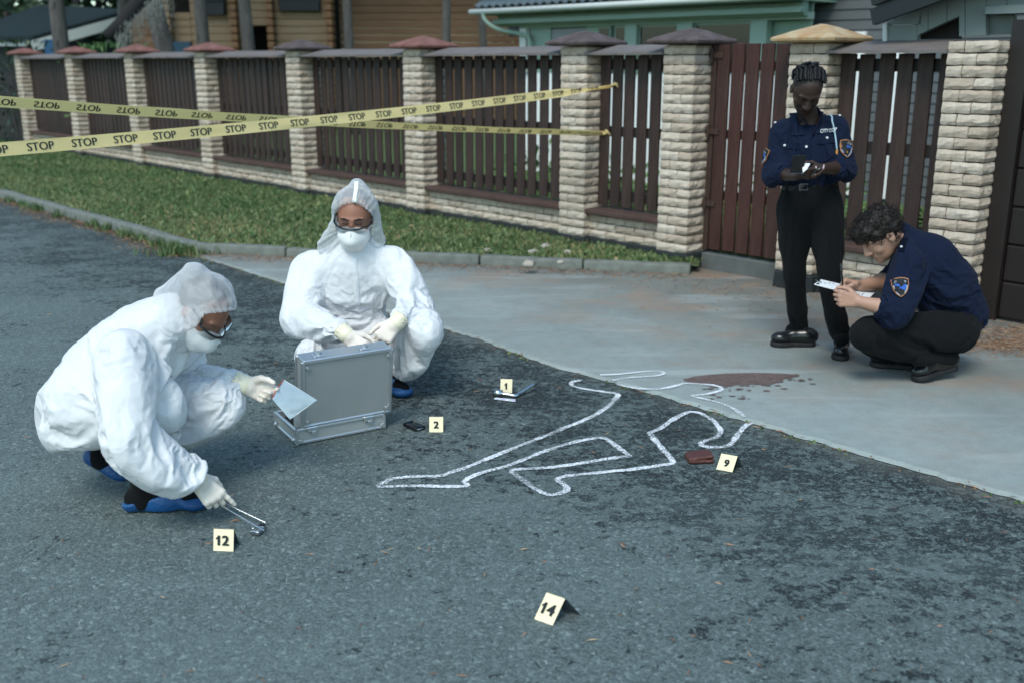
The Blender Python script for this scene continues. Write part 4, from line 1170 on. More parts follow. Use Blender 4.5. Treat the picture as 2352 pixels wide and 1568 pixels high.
def head(S, c, fwd, up, sc=1.0, nose=1.0, female=False, ears=True):
    """skull centre c, face direction fwd, crown direction up"""
    f = nrm(fwd); u = nrm(Vector(up) - f * Vector(up).dot(f)); l = u.cross(f)          # l = the head's left
    M = np.array([[l.x, f.x, u.x], [l.y, f.y, u.y], [l.z, f.z, u.z]], np.float32)
    L = lambda a, b, z: Vector(c) + (l * a + f * b + u * z) * sc
    S.ell(L(0, -0.012, 0.030), A3((0.076, 0.096, 0.090)) * sc, M, 0.02)
    S.ell(L(0, 0.020, -0.020), A3((0.066, 0.070, 0.085)) * sc, M, 0.03)
    S.ell(L(0, 0.040, -0.075), A3((0.046, 0.042, 0.040)) * sc, M, 0.03)                  # jaw
    S.ell(L(0, 0.070, -0.098), A3((0.021, 0.018, 0.016)) * sc, M, 0.018)                 # chin
    for s in (-1, 1):
        S.ell(L(s * 0.042, 0.055, -0.030), A3((0.022, 0.022, 0.022)) * sc, M, 0.018)     # cheek
        S.ell(L(s * 0.032, 0.089, 0.006), A3((0.019, 0.016, 0.011)) * sc, M, 0.012, 's') # eye socket
        S.ell(L(s * 0.031, 0.074, 0.004), A3((0.013, 0.012, 0.011)) * sc, M, 0.004)      # eye
        S.cap(L(s * 0.010, 0.086, 0.024), L(s * 0.048, 0.074, 0.024), 0.008 * sc, 0.006 * sc, 0.012)   # brow
        if ears:
            S.ell(L(s * 0.079, -0.014, -0.006), A3((0.009, 0.020, 0.032)) * sc, M, 0.006)
            S.ell(L(s * 0.088, -0.008, 0.000), A3((0.007, 0.010, 0.016)) * sc, M, 0.006, 's')
    S.cap(L(0, 0.086, 0.016), L(0, 0.108 * (0.97 + .03 * nose), -0.030), 0.0085 * sc, 0.0125 * sc * nose, 0.010)   # nose
    for s in (-1, 1): S.ell(L(s * 0.013 * nose, 0.096, -0.034), A3((0.0095, 0.012, 0.009)) * sc, M, 0.006)
    S.cap(L(-0.020, 0.083, -0.060), L(0.020, 0.083, -0.060), 0.0065 * sc, 0.0065 * sc, 0.006, flat=u, ratio=0.8)
    S.cap(L(-0.016, 0.083, -0.071), L(0.016, 0.083, -0.071), 0.0075 * sc, 0.0075 * sc, 0.004)
    S.cap(L(-0.024, 0.094, -0.0655), L(0.024, 0.094, -0.0655), 0.0022 * sc, 0.0022 * sc, 0.003, 's')
    return L, M
from mathutils.kdtree import KDTree
def drape(S, h0=0.020, h1=0.0085, grow=0.10, din=0.006, dout=0.040, grav=0.0012, it=110, seed=1, aniso=None, fine=(0.045, 0.006, 0.010, 45, 0.28), slide=0.03):
    """two-level cloth: a coarse, over-long sheet sags and buckles over the figure, then finer creases are added on top"""
    V, Q = S.mesh(h0); E = edges_of(Q); V = laplace(V.astype(np.float64), E, 2, .5); N = mesh_normals(V, Q); V0 = V.copy(); n = len(V)
    D = np.concatenate([E, Q[:, [0, 2]], Q[:, [1, 3]]]); L0 = np.linalg.norm(V[D[:, 0]] - V[D[:, 1]], axis=1); mid = (V[D[:, 0]] + V[D[:, 1]]) / 2
    rs = np.random.default_rng(seed)
    g = grow * (0.55 + 0.9 * np.array([mnoise.noise(Vector(m * 5 + seed)) * .5 + .5 for m in mid]))
    dr = (V[D[:, 1]] - V[D[:, 0]]) / np.maximum(L0, 1e-9)[:, None]
    for c, ax, rad, gr in (aniso or []):
        ax = np.array(ax, float); ax /= np.linalg.norm(ax)
        g = g + np.exp(-(((mid - np.array(c)) ** 2).sum(1)) / (rad * rad)) * gr * ((dr @ ax) ** 2 - 0.35)
    L = L0 * (1 + np.maximum(g, -.05)); deg = np.bincount(D.ravel(), minlength=n).astype(float)
    V = V + N * rs.normal(size=n)[:, None] * 0.004
    lim = dout * (0.6 + 0.8 * np.array([mnoise.noise(Vector(v * 4 + 3 * seed)) * .5 + .5 for v in V0]))
    for i in range(it):
        d = V[D[:, 1]] - V[D[:, 0]]; l = np.linalg.norm(d, axis=1); c = d * (0.5 * (l - L) / np.maximum(l, 1e-9))[:, None]
        A_ = np.stack([np.bincount(D[:, 0], c[:, k], n) - np.bincount(D[:, 1], c[:, k], n) for k in range(3)], 1)
        V = V + A_ * (1.4 / deg)[:, None]; V[:, 2] -= grav
        if i % 3 == 0: V = V + (laplace(V, E, 1, 1.0) - V) * 0.22
        o = V - V0; a = (o * N).sum(1); t = o - a[:, None] * N; a = np.clip(a, -din, lim)
        tl = np.linalg.norm(t, axis=1, keepdims=True); t = t * np.minimum(1, slide / np.maximum(tl, 1e-9)); V = V0 + a[:, None] * N + t
    disp = V - V0
    VF, QF = S.mesh(h1); EF = edges_of(QF); VF = laplace(VF.astype(np.float64), EF, 1, .5)
    kd = KDTree(n)
    for i, v in enumerate(V0): kd.insert(v, i)
    kd.balance(); NF = mesh_normals(VF, QF); out = np.zeros_like(VF)
    for i, v in enumerate(VF):
        w = 0; a = np.zeros(3)
        for _, j, d_ in kd.find_n(v, 6):
            k = max(0.0, float(N[j] @ NF[i])) ** 2 / (d_ * d_ + 2e-5) ; a += disp[j] * k; w += k
        out[i] = a / max(w, 1e-9)
    VF = laplace(VF + out, EF, 1, .4)
    gf, di, do, itf, bf = fine
    return crumple(VF, QF, gf, di, do, itf, bf, seed + 1, sm0=0), QF
# ---- procedural cloth folds: ridged noise stretched round the limbs
_G = np.random.default_rng(99).normal(size=(512, 3)); _G /= np.linalg.norm(_G, axis=1, keepdims=True)
def _hash(i, j, k): return ((i * 73856093) ^ (j * 19349663) ^ (k * 83492791)) & 511
def gnoise(P):
    """gradient noise, about -1..1, for (n,3) points"""
    P = np.asarray(P, np.float64); I = np.floor(P).astype(np.int64); f = P - I; u = f * f * f * (f * (f * 6 - 15) + 10); r = 0
    for a in (0, 1):
        for b in (0, 1):
            for c in (0, 1):
                g = _G[_hash(I[:, 0] + a, I[:, 1] + b, I[:, 2] + c)]; d = f - np.array([a, b, c])
                w = (u[:, 0] if a else 1 - u[:, 0]) * (u[:, 1] if b else 1 - u[:, 1]) * (u[:, 2] if c else 1 - u[:, 2]); r = r + w * (g * d).sum(1)
    return r * 1.6
def folds(V, Q, segs, seed=1, soft=1, mask=None):
    """segs: (a, b, amplitude, wavelength along, wavelength around, tilt, reach)"""
    V = V.astype(np.float64); N = mesh_normals(V, Q); W = []; H = []
    for i, (a, b, amp, l1, l2, tilt, reach) in enumerate(segs):
        a = np.array(a, float); b = np.array(b, float); d = b - a; L = np.linalg.norm(d); ax = d / L
        t = np.clip((V - a) @ ax, 0, L); e = V - a - t[:, None] * ax; dist = np.linalg.norm(e, axis=1)
        W.append(np.exp(-(dist / reach) ** 4))
        p1 = np.cross(ax, [0.3, 0.5, 0.81]); p1 /= np.linalg.norm(p1); p2 = np.cross(ax, p1)
        A = ax + tilt * p1; A /= np.linalg.norm(A)
        s = (V - a)
        c = np.stack([s @ A / l1, (s @ p1 - tilt * (s @ ax)) / l2, s @ p2 / l2], 1) + 17.3 * (i + seed)
        warp = gnoise(s * 6 + 31.7 * seed)
        c[:, 0] += warp * 0.7
        n1 = gnoise(c); n2 = gnoise(c * np.array([1.9, 1.5, 1.5]) + 5.1)
        r1 = 1 - np.abs(n1) * 2.2; r2 = 1 - np.abs(n2) * 2.2
        env = 0.45 + 0.75 * np.clip(gnoise(s * 4.5 + 7.7 * i) + .45, 0, 1)
        H.append(amp * env * (np.sign(r1) * np.abs(r1) ** 1.3 * .68 + r2 * 0.32 - 0.15))
    W = np.array(W) + 1e-6; h = (W * np.array(H)).sum(0) / W.sum(0)
    if mask is not None: h = h * mask
    V = V + N * h[:, None]
    if soft: V = laplace(V, edges_of(Q), soft, .35)
    return V.astype(np.float32)
# ---- real cloth: the sheet is simulated over a padded body and its settled shape kept
def simulate(V, Q, collider, pins, frames=22, grow=0.05, bend=0.4, stiff=12.0, mass=0.12, grav=0.6, seed=1, start=None):
    """V, Q cloth start; collider (V, Q); pins: list of (centre, radius) held still"""
    sc = SC; cm = npmesh('sim_body', collider[0], collider[1]); co = link('sim_body', cm); co.modifiers.new('c', 'COLLISION')
    co.collision.thickness_outer = 0.004; co.collision.thickness_inner = 0.03; co.collision.cloth_friction = 12
    me = npmesh('sim_cloth', V if start is None else start, Q); ob = link('sim_cloth', me)
    vg_ = ob.vertex_groups.new(name='pin')
    w = np.zeros(len(V))
    for c, r in pins: w = np.maximum(w, np.clip(1.6 - 1.6 * np.linalg.norm(V - A3(c), axis=1) / r, 0, 1))
    for i in np.nonzero(w > 0.01)[0]: vg_.add([int(i)], float(w[i]), 'REPLACE')
    m = ob.modifiers.new('cloth', 'CLOTH'); st = m.settings
    st.quality = 4; st.mass = mass; st.tension_stiffness = stiff; st.compression_stiffness = stiff; st.shear_stiffness = stiff * .3; st.bending_stiffness = bend
    st.tension_damping = 12; st.compression_damping = 12; st.shear_damping = 8; st.bending_damping = 1.0; st.air_damping = 3.0
    st.vertex_group_mass = 'pin'; st.shrink_min = -grow; st.effector_weights.gravity = grav
    m.collision_settings.use_collision = True; m.collision_settings.distance_min = 0.004; m.collision_settings.collision_quality = 2; m.collision_settings.use_self_collision = False
    m.point_cache.frame_start = 1; m.point_cache.frame_end = frames + 1
    sc.frame_start = 1; sc.frame_end = frames + 1
    for f in range(1, frames + 1): sc.frame_set(f)
    ev = ob.evaluated_get(bpy.context.evaluated_depsgraph_get()); em = ev.to_mesh(); out = np.zeros(len(em.vertices) * 3, np.float32); em.vertices.foreach_get('co', out); ev.to_mesh_clear()
    for o_ in (ob, co):
        d_ = o_.data; bpy.data.objects.remove(o_); bpy.data.meshes.remove(d_)
    sc.frame_set(1)
    return out.reshape(-1, 3)
def refine(V, Q):
    """one Catmull-Clark-like split of a quad mesh"""
    n = len(V); E = np.sort(np.concatenate([Q[:, [0, 1]], Q[:, [1, 2]], Q[:, [2, 3]], Q[:, [3, 0]]]), 1); U, inv = np.unique(E, axis=0, return_inverse=True); m = len(Q); inv = inv.ravel()
    fc = V[Q].mean(1); em = (V[U[:, 0]] + V[U[:, 1]]) / 2; NV = np.concatenate([V, em, fc]); e = [n + inv[i * m:(i + 1) * m] for i in range(4)]; f = n + len(U) + np.arange(m)
    F = np.concatenate([np.stack([Q[:, i], e[i], f, e[i - 1]], 1) for i in range(4)])
    return laplace(NV, edges_of(F), 1, .45).astype(np.float32), F
def clothe(S, C, pins, h=.012, hc=.022, out=.010, frames=22, grow=.07, bend=.4, grav=.5, stiff=12.0):
    V, Q = S.mesh(h); V = laplace(V, edges_of(Q), 3, .5); V = (V + mesh_normals(V, Q) * out).astype(np.float32)
    return refine(simulate(V, Q, C.mesh(hc), pins, frames, grow, bend, stiff, grav=grav), Q)

from mathutils.bvhtree import BVHTree
def snapper(V, Q):
    """returns hit(u, v, off): the point of the surface seen at (u, v), lifted off it by off along its normal"""
    T = BVHTree.FromPolygons([tuple(map(float, v)) for v in V], [tuple(map(int, q)) for q in Q])
    def hit(u, v, off=0.002):
        o = Vector((0, 0, CAM_H)); d = ray(u, v).normalized(); loc, n, i, t = T.ray_cast(o, d)
        if loc is None:
            q = o + d * 5.5; loc, n, i, t = T.find_nearest(q)
        if n.dot(d) > 0: n = -n
        return loc + n * off, n
    hit.tree = T
    return hit
# ================================================================ PEOPLE
def m_skin(name, a, b, rough=0.5):
    t = NT(name); n = t.noise(35, 5, .6)
    t.set(color=t.mix(t.noise(9, 3), a, b), rough=rough, spec=0.4, sss=0.08, normal=t.bump(n, 0.12, 0.002))
    t.bsdf.inputs['Subsurface Radius'].default_value = (0.01, 0.004, 0.002)
    return t.m
M_SKD = m_skin('deep_brown_skin', (0.032, 0.016, 0.011), (0.045, 0.023, 0.015), 0.42)
M_SKT = m_skin('tan_skin', (0.25, 0.105, 0.065), (0.32, 0.145, 0.09))
M_SKL = m_skin('light_skin', (0.36, 0.19, 0.13), (0.43, 0.25, 0.175))
def m_suit(name, transp, bumpk, base=(0.86, 0.86, 0.87)):
    t = NT(name)
    # crumpled sheet: flat facets that meet in sharp creases
    W_ = t.mix(0.16, t.tc(), t.noise(4, 3, out='Color'), 'LINEAR_LIGHT')
    f1 = t.voro(7.5, vec=W_); f2 = t.voro(17, vec=W_)
    cr = t.voro(8, 'DISTANCE_TO_EDGE', vec=W_)
    h = t.math('ADD', f1, t.math('MULTIPLY', f2, 0.38))
    t.set(color=base, rough=0.55, spec=0.25, normal=t.bump(h, bumpk, 0.03))
    tl = t.new('BsdfTranslucent'); tl.inputs[0].default_value = (0.8, 0.82, 0.84, 1)
    m1 = t.new('MixShader'); m1.inputs[0].default_value = 0.22; t.con(t.bsdf.outputs[0], m1.inputs[1]); t.con(tl.outputs[0], m1.inputs[2])
    tr = t.new('BsdfTransparent'); m2 = t.new('MixShader')
    lw = t.new('LayerWeight'); lw.inputs[0].default_value = .35; fac = t.math('MULTIPLY', t.math('MULTIPLY', t.maprange(lw.outputs['Facing'], 0.3, 1.0, 1.0, .35), t.maprange(t.noise(8, 4, .6, dist=1.5), .35, .65, .8, 1.0)), transp); t.con(fac, m2.inputs[0])
    t.con(m1.outputs[0], m2.inputs[1]); t.con(tr.outputs[0], m2.inputs[2]); t.con(m2.outputs[0], t.out.inputs[0])
    return t.m
M_SUIT = m_suit('white_nonwoven', 0.05, .42); M_HOOD = m_suit('thin_white_nonwoven', 0.66, .45)
def m_cloth(name, a, b, rough=0.9, sheen=0.15, bscale=260):
    t = NT(name); t.set(color=t.mix(t.noise(14, 5), a, b), rough=rough, spec=0.2, sheen=sheen, normal=t.bump(t.math('ADD', t.noise(bscale, 2), t.math('MULTIPLY', t.noise(22, 4), 1.5)), 0.25, 0.003)); return t.m
M_NAVY = m_cloth('navy_cotton', (0.0022, 0.0058, 0.0195), (0.0034, 0.0085, 0.028), sheen=0.02)
M_BLACK = m_cloth('black_cloth', (0.003, 0.0034, 0.0042), (0.005, 0.0055, 0.0065), 0.95, 0.02)
M_BELT = simple('black_leather_belt', (0.008, 0.008, 0.009), 0.4, 0.2)
M_LEATH = simple('black_shoe_leather', (0.008, 0.009, 0.010), 0.22, 0.3, 30, 0.12, 90, spec=0.5)
M_SOLE = simple('black_rubber_sole', (0.010, 0.010, 0.011), 0.7, 0.2)
def m_glove():
    t = NT('latex_glove'); n = t.noise(60, 5, .65, dist=1)
    t.set(color=t.mix(t.noise(20, 4), (0.70, 0.60, 0.51), (0.82, 0.74, 0.65)), rough=0.45, spec=0.4, sss=0.1, normal=t.bump(n, 0.35, 0.003)); return t.m
M_GLOVE = m_glove(); M_CUFF = simple('latex_cuff', (0.80, 0.72, 0.54), 0.45, 0.05, 20)
def m_cover():
    t = NT('blue_film'); n = t.noise(28, 5, .7, dist=1.5)
    t.set(color=t.mix(t.noise(9, 4), (0.003, 0.045, 0.16), (0.008, 0.095, 0.28)), rough=0.32, spec=0.5, normal=t.bump(n, 0.7, 0.01)); return t.m
M_COVER = m_cover()
M_MASK = simple('white_mask_felt', (0.76, 0.75, 0.73), 0.85, 0.04, 30, 0.2, 200)
M_GOGF = simple('black_goggle_frame', (0.012, 0.016, 0.018), 0.3, 0.2)
def m_lens():
    t = NT('clear_lens'); g = t.new('BsdfGlossy'); g.inputs['Roughness'].default_value = 0.05
    tr = t.new('BsdfTransparent'); m = t.new('MixShader'); fr = t.new('Fresnel'); fr.inputs[0].default_value = 1.45
    t.con(t.math('ADD', fr.outputs[0], 0.03), m.inputs[0]); t.con(tr.outputs[0], m.inputs[1]); t.con(g.outputs[0], m.inputs[2]); t.con(m.outputs[0], t.out.inputs[0]); return t.m
M_LENS = m_lens()
def m_hair(name, a, b):
    t = NT(name); t.set(color=t.mix(t.noise(40, 4), a, b), rough=0.55, spec=0.25); return t.m
M_HAIRB = m_hair('black_hair', (0.005, 0.005, 0.006), (0.010, 0.010, 0.012)); M_HAIRD = m_hair('dark_brown_hair', (0.008, 0.006, 0.005), (0.020, 0.015, 0.012))

def lerp(a, b, f): return a + (b - a) * f
def person(p, lab):
    o = empty('person', (p.x, p.y, 0.0)); return tag(o, lab, 'person', None)
def shoe(S, heel, toe, up, wd=0.045, hi=0.055, ankle=None):
    d = (toe - heel); L = d.length; d = d / L; up = nrm(Vector(up) - d * Vector(up).dot(d)); side = d.cross(up)
    M = np.array([[d.x, side.x, up.x], [d.y, side.y, up.y], [d.z, side.z, up.z]], np.float32)
    S.ell(heel + d * 0.035 + up * 0.035, (0.042, wd * 0.82, 0.045), M, 0.02)
    S.ell(heel + d * L * .45 + up * 0.035, (L * .33, wd * .84, hi * .8), M, 0.03)
    S.ell(toe - d * 0.055 + up * 0.026, (0.060, wd, 0.036), M, 0.02)
    if ankle is not None: S.cap(heel + d * 0.07 + up * 0.04, ankle, 0.045, 0.043, 0.03)
    S.plane(heel, -up, 0.004)
    return M, d, side, up
def sole_mesh(heel, toe, up, wd, th, parent, name='sole', gap=True):
    d = (toe - heel); L = d.length; d = d / L; up = nrm(Vector(up) - d * Vector(up).dot(d)); side = d.cross(up)
    S = Sdf(); M = np.array([[d.x, side.x, up.x], [d.y, side.y, up.y], [d.z, side.z, up.z]], np.float32)
    for f, w in ((0.17, .82), (0.45, .80), (0.72, 1.0), (0.82, .93)):
        S.cap(heel + d * (L * f) - up * (th * .5), heel + d * (L * min(f + .1, .86)) - up * (th * .5), wd * w * 0.98, wd * w * .95, 0.02)
    S.plane(heel + up * 0.006, up, 0.002); S.plane(heel - up * th, -up, 0.002)
    V, Q = S.mesh(0.005); return part(name, V, Q, M_SOLE, parent)

HOODHIT = [None]
def sock(P, heel, d, an):
    S = Sdf(); S.cap(heel + d * .07 + Vector((0, 0, .05)), an + (an - heel) * .5, .042, .044); V, Q = S.mesh(.007); part('sock', V, Q, M_BLACK, P)
def suited_head(P, c, f, u, neckp, apex, mask_skin, hair_mat, seed, hood_extra, opening, sc=1.0):
    """hood, hair, mask and goggles round a head"""
    f = nrm(f); u = nrm(Vector(u) - f * Vector(u).dot(f)); l = u.cross(f)
    M = np.array([[l.x, f.x, u.x], [l.y, f.y, u.y], [l.z, f.z, u.z]], np.float32)
    Lc = lambda a, b, z: Vector(c) + (l * a + f * b + u * z) * sc
    R = lambda *r: A3(r) * sc
    PL = Vector(P.location)
    S = Sdf(); S.ell(Lc(0, -0.022, 0.038), R(0.085, 0.100, 0.094), M, 0.01)
    S.plane(Lc(0, 0.012, 0.080), nrm(f * 0.9 - u * 0.30), 0.01)
    V, Q = S.mesh(0.006); N = mesh_normals(V, Q)
    V = V + N * np.array([mnoise.noise(Vector(v) * 45) * 0.007 for v in V])[:, None]; part('hair', V, Q, hair_mat, P)
    # hood
    S = Sdf(); S.ell(Lc(0, -0.020, 0.030), R(0.099, 0.118, 0.119), M, 0.03)
    S.cap(Lc(0, -0.02, 0.05), apex, 0.078 * sc, 0.030, 0.04)
    S.cap(Lc(0, -0.045, -0.01), neckp, 0.092 * sc, 0.095, 0.05)
    for a, b, ra, rb in hood_extra: S.cap(a, b, ra, rb, 0.05)
    op, on = opening
    S.plane(op, on, 0.006)
    S.cap(Lc(0, 0.0, 0.005), Lc(0, 0.25, 0.005), 0.086 * sc, 0.100 * sc, 0.006, 's')
    S.ell(Lc(0, 0.02, -0.045), R(0.077, 0.10, 0.105), M, 0.01, 's')
    V, Q = S.mesh(0.0062)
    dist = np.abs((V - A3(op)) @ A3(nrm(on)))
    q = V - A3(Lc(0, 0, 0)); ang = np.arctan2(q @ A3(u), q @ A3(l))
    mk_ = np.clip(dist / 0.035, 0.1, 1)
    V = folds(V, Q, [(apex, neckp, .016, .09, .15, .9, .30), (Lc(0, .06, .05), Lc(0, -.08, .02), .012, .12, .10, .6, .16)], seed, 1, mk_)
    gath = np.exp(-dist / 0.035) * (0.0035 * np.sin(ang * 34 + 2 * np.sin(ang * 5)) + 0.002 * np.sin(ang * 61))
    V = V + (mesh_normals(V, Q) * gath[:, None]).astype(np.float32)
    part('hood', V, Q, M_HOOD, P); HOODHIT[0] = snapper(V, Q)
    # cup mask
    S = Sdf(); S.ell(Lc(0, 0.048, -0.060), R(0.074, 0.074, 0.068), M, 0.02); S.cap(Lc(0, 0.097, -0.018), Lc(0, 0.108, -0.066), 0.022 * sc, 0.028 * sc, 0.03); S.ell(Lc(0, 0.07, -0.102), R(0.046, 0.038, 0.030), M, 0.02)
    S.plane(Lc(0, 0.10, -0.006), nrm(u - f * 0.22), 0.006); S.plane(Lc(0, 0.014, -0.06), -f, 0.004)
    for s in (-1, 1): S.plane(Lc(s * 0.058, 0.03, -0.016), nrm(u * .8 + l * s * .5 - f * .2), 0.01)
    V, Q = S.mesh(0.005); mk = part('face_mask', V, Q, M_MASK, P)
    bm = bmesh.new(); tube(bm, [Lc(0, .131, -.02 - .012 * k) - PL for k in range(6)], 0.0022, 5); obj('centre_seam', bm, M_MASK, mk, True)
    for s in (-1, 1):
        bm = bmesh.new(); tube(bm, [Lc(s * .056, .05, -.04) - PL, Lc(s * .074, .02, -.03) - PL, Lc(s * .082, -.02, -.005) - PL], 0.003, 6); obj('strap', bm, M_MASK, mk, True)
    # goggles: wrap-round clear visor with a dark rim and temples
    bm = bmesh.new(); n = 16; rows = []
    R0 = lambda th, z, k=1.0: Lc(math.sin(th) * 0.083 * k, 0.028 + math.cos(th) * 0.088 * k, z) - PL
    for z, k in ((0.034, 1.03), (0.014, 1.05), (-0.032, 1.04)):
        rows.append([bm.verts.new(R0(th, z + 0.006 * abs(math.sin(th)), k)) for th in np.linspace(-1.25, 1.25, n)])
    for a in range(2):
        for i in range(n - 1): bm.faces.new((rows[a][i], rows[a][i + 1], rows[a + 1][i + 1], rows[a + 1][i]))
    gb = bmesh.new(); tube(gb, [R0(th, -0.008 + 0.010 * abs(math.sin(th)) ** 2, 1.07) for th in np.linspace(-1.25, 1.25, 22)], 0.0048, 6)
    for s in (-1, 1):
        tube(gb, [R0(s * 1.25, 0.001, 1.07), R0(s * 1.28, 0.016, 1.05), Lc(s * .084, .0, .022) - PL, Lc(s * .084, -.05, .016) - PL], 0.0050, 6)
    gg = obj('goggles', gb, M_GOGF, P, True); obj('lens', bm, M_LENS, gg, True)
    return Lc, M

# ---------------------------------------------------------------- A: investigator at the left, seen from the side
def investigator_side():
    pel = at(180, 945, 3.72); P = person(pel, 'crouching person in white coverall seen from the side, holding tweezers and a clear bag')
    hipR, hipL = at(200, 912, 3.59), at(250, 908, 3.88)
    knR, knL = at(355, 898, 3.58), at(508, 922, 3.83)
    anR, anL = at(325, 1100, 3.55), at(235, 1052, 3.78)
    sp = [at(200, 912, 3.72), at(238, 846, 3.71), at(290, 795, 3.70), at(345, 757, 3.71), at(392, 728, 3.72)]
    shR, elR, wrR = at(288, 800, 3.50), at(292, 962, 3.35), at(447, 1094, 3.43)
    shL, elL, wrL = at(385, 790, 3.93), at(432, 858, 4.00), at(556, 880, 3.87)
    hc = at(464, 716, 3.72); f = Vector((0.64, -0.27, -0.72)); u = Vector((0.66, -0.05, 0.70))
    Yv = (0, 1, 0)
    # body
    B = Sdf(); B.chain(sp, [.105, .09, .085, .075, .055], 0.03, flat=Yv, ratio=1.3)
    for h_, k_, a_ in ((hipR, knR, anR), (hipL, knL, anL)): B.chain([h_, k_, lerp(k_, a_, .5)], [.06, .045, .036], 0.03)
    for s_, e_, w_ in ((shR, elR, wrR), (shL, elL, wrL)): B.chain([s_, e_, w_ + (w_ - e_).normalized() * .012], [.05, .038, .028], 0.03)
    B.cap(sp[-1], hc - f * .03 - u * .05, .06, .055, .03)
    head(B, hc, f, u)
    V, Q = B.mesh(0.006); part('body', V, Q, M_SKT, P)
    # coverall
    S = Sdf(); S.chain(sp, [.150, .132, .118, .108, .095], 0.05, flat=Yv, ratio=1.30)
    S.chain([hipR, lerp(hipR, knR, .5), knR], [.142, .112, .088], 0.04); S.chain([knR, lerp(knR, anR, .40), lerp(knR, anR, .66)], [.086, .080, .076], 0.02)
    S.chain([hipL, knL], [.14, .085], 0.04); S.chain([knL, lerp(knL, anL, .50)], [.083, .072], 0.02)
    S.chain([shR, lerp(shR, elR, .5), elR], [.098, .084, .080], 0.022); S.chain([elR, lerp(elR, wrR, .45), lerp(elR, wrR, .82), lerp(elR, wrR, .93)], [.080, .078, .068, .040], 0.015)
    S.chain([lerp(shL, sp[3], .2), shL, elL], [.10, .088, .066], 0.022); S.chain([elL, lerp(elL, wrL, .5), lerp(elL, wrL, .82), lerp(elL, wrL, .90)], [.066, .062, .058, .038], 0.015)
    fa = [(elR, elR - shR, .13, .30), (elR, wrR - elR, .13, .30), (lerp(elR, wrR, .8), wrR - elR, .09, .25), (shR, elR - shR, .13, .2), (knR, anR - knR, .12, .15), (hipR, knR - hipR, .16, .2),
          (lerp(elL, wrL, .7), wrL - elL, .12, .25), (knL, anL - knL, .14, .15), (sp[1], sp[2] - sp[0], .15, .15), (sp[3], sp[4] - sp[3], .10, .15), (anR, anR - knR, .1, .15)]
    Cb = Sdf(); Cb.chain(sp, [.135, .118, .105, .095, .085], 0.05, flat=Yv, ratio=1.30)
    Cb.chain([hipR, lerp(hipR, knR, .5), knR], [.125, .095, .070], 0.03); Cb.chain([knR, anR], [.068, .052], 0.02); Cb.chain([hipL, knL], [.125, .068], 0.03); Cb.chain([knL, anL], [.066, .05], 0.02)
    Cb.chain([shR, elR, wrR], [.068, .052, .034], 0.02); Cb.chain([shL, elL, wrL], [.068, .050, .034], 0.02)
    Cb.cap(hipR, hipL, .138, .138, .03)
    V, Q = clothe(S, Cb, [(wrR, .06), (wrL, .06), (lerp(knL, anL, .50), .08), (lerp(knR, anR, .66), .07), (sp[4], .10)], .013, .024, .010, 20, .12, .22, .36)
    part('coverall', V, Q, M_SUIT, P)
    apex = at(446, 634, 3.72)
    suited_head(P, hc, f, u, at(412, 722, 3.72), apex, M_SKT, M_HAIRB, 8, [(at(435, 748, 3.66), at(405, 750, 3.66), .06, .075), (apex, at(405, 690, 3.72), .035, .07)], (at(478, 741, 3.66), Vector((0.36, -0.20, -0.91))))
    # gloves
    S = Sdf(); i1 = {}
    d = Vector((0.60, 0.05, -0.78)); hand(S, wrR + d * 0.012, d, (-.35, .75, -.45), (.75, .2, .55), (.12, .52, .62, .62), 0.06, (.55, .35), 1.05, 1.08, info=i1)
    S.cap(wrR - d * .012, wrR + d * .03, .0335, .034, 0.012)
    V, Q = S.mesh(0.0036); part('glove', V, Q, M_GLOVE, P)
    S = Sdf(); S.cap(wrR - d * .022, wrR + d * .014, .0415, .0405, 0.01); S.cap(wrR - d * .06, wrR - d * .010, .037, .037, 0.004, 's'); V, Q = S.mesh(0.004); part('glove_cuff', V, Q, M_CUFF, P)
    S = Sdf(); i2 = {}
    d2 = Vector((0.90, -.06, -.36)); hand(S, wrL + d2 * .014, d2, (-.15, -.85, .35), (.25, .25, .9), (.55, .95, 1.05, 1.0), 0.05, (.55, .15), 1.05, 1.08, info=i2)
    S.cap(wrL - d2 * .012, wrL + d2 * .03, .0335, .034, 0.012)
    V, Q = S.mesh(0.0036); part('glove', V, Q, M_GLOVE, P)
    S = Sdf(); S.cap(wrL - d2 * .022, wrL + d2 * .012, .0415, .0405, 0.01); S.cap(wrL - d2 * .06, wrL - d2 * .010, .037, .037, 0.004, 's'); V, Q = S.mesh(0.004); part('glove_cuff', V, Q, M_CUFF, P)
    # boots in blue covers
    tR, hR = gp(478, 1166), gp(292, 1172)
    tR.z = hR.z = 0.012
    S = Sdf(); shoe(S, hR, tR, (0, 0, 1), .041, .056, anR + Vector((0, 0, .02))); V, Q = S.mesh(0.006); part('boot', V, Q, M_BLACK, P)
    S = Sdf(); shoe(S, hR - (tR - hR).normalized() * .012 - Vector((0, 0, .008)), tR + (tR - hR).normalized() * .01 - Vector((0, 0, .008)), (0, 0, 1), .062, .072); S.plane(lerp(hR, tR, .3) + Vector((0, 0, .050)), Vector((-.24, 0, .97)), .01)
    V, Q = S.mesh(0.006); V = crumple(V, Q, .10, .004, .008, 40, .25, 5); V[:, 2] = np.maximum(V[:, 2], .001); part('shoe_cover', V, Q, M_COVER, P)
    tL = gp(300, 1118); tL.z = .03; hL = at(198, 1050, 3.80)
    S = Sdf(); upL = Vector((.55, -.12, .80)); shoe(S, hL, tL, upL, .041, .056, anL); V, Q = S.mesh(0.006); part('boot', V, Q, M_BLACK, P)
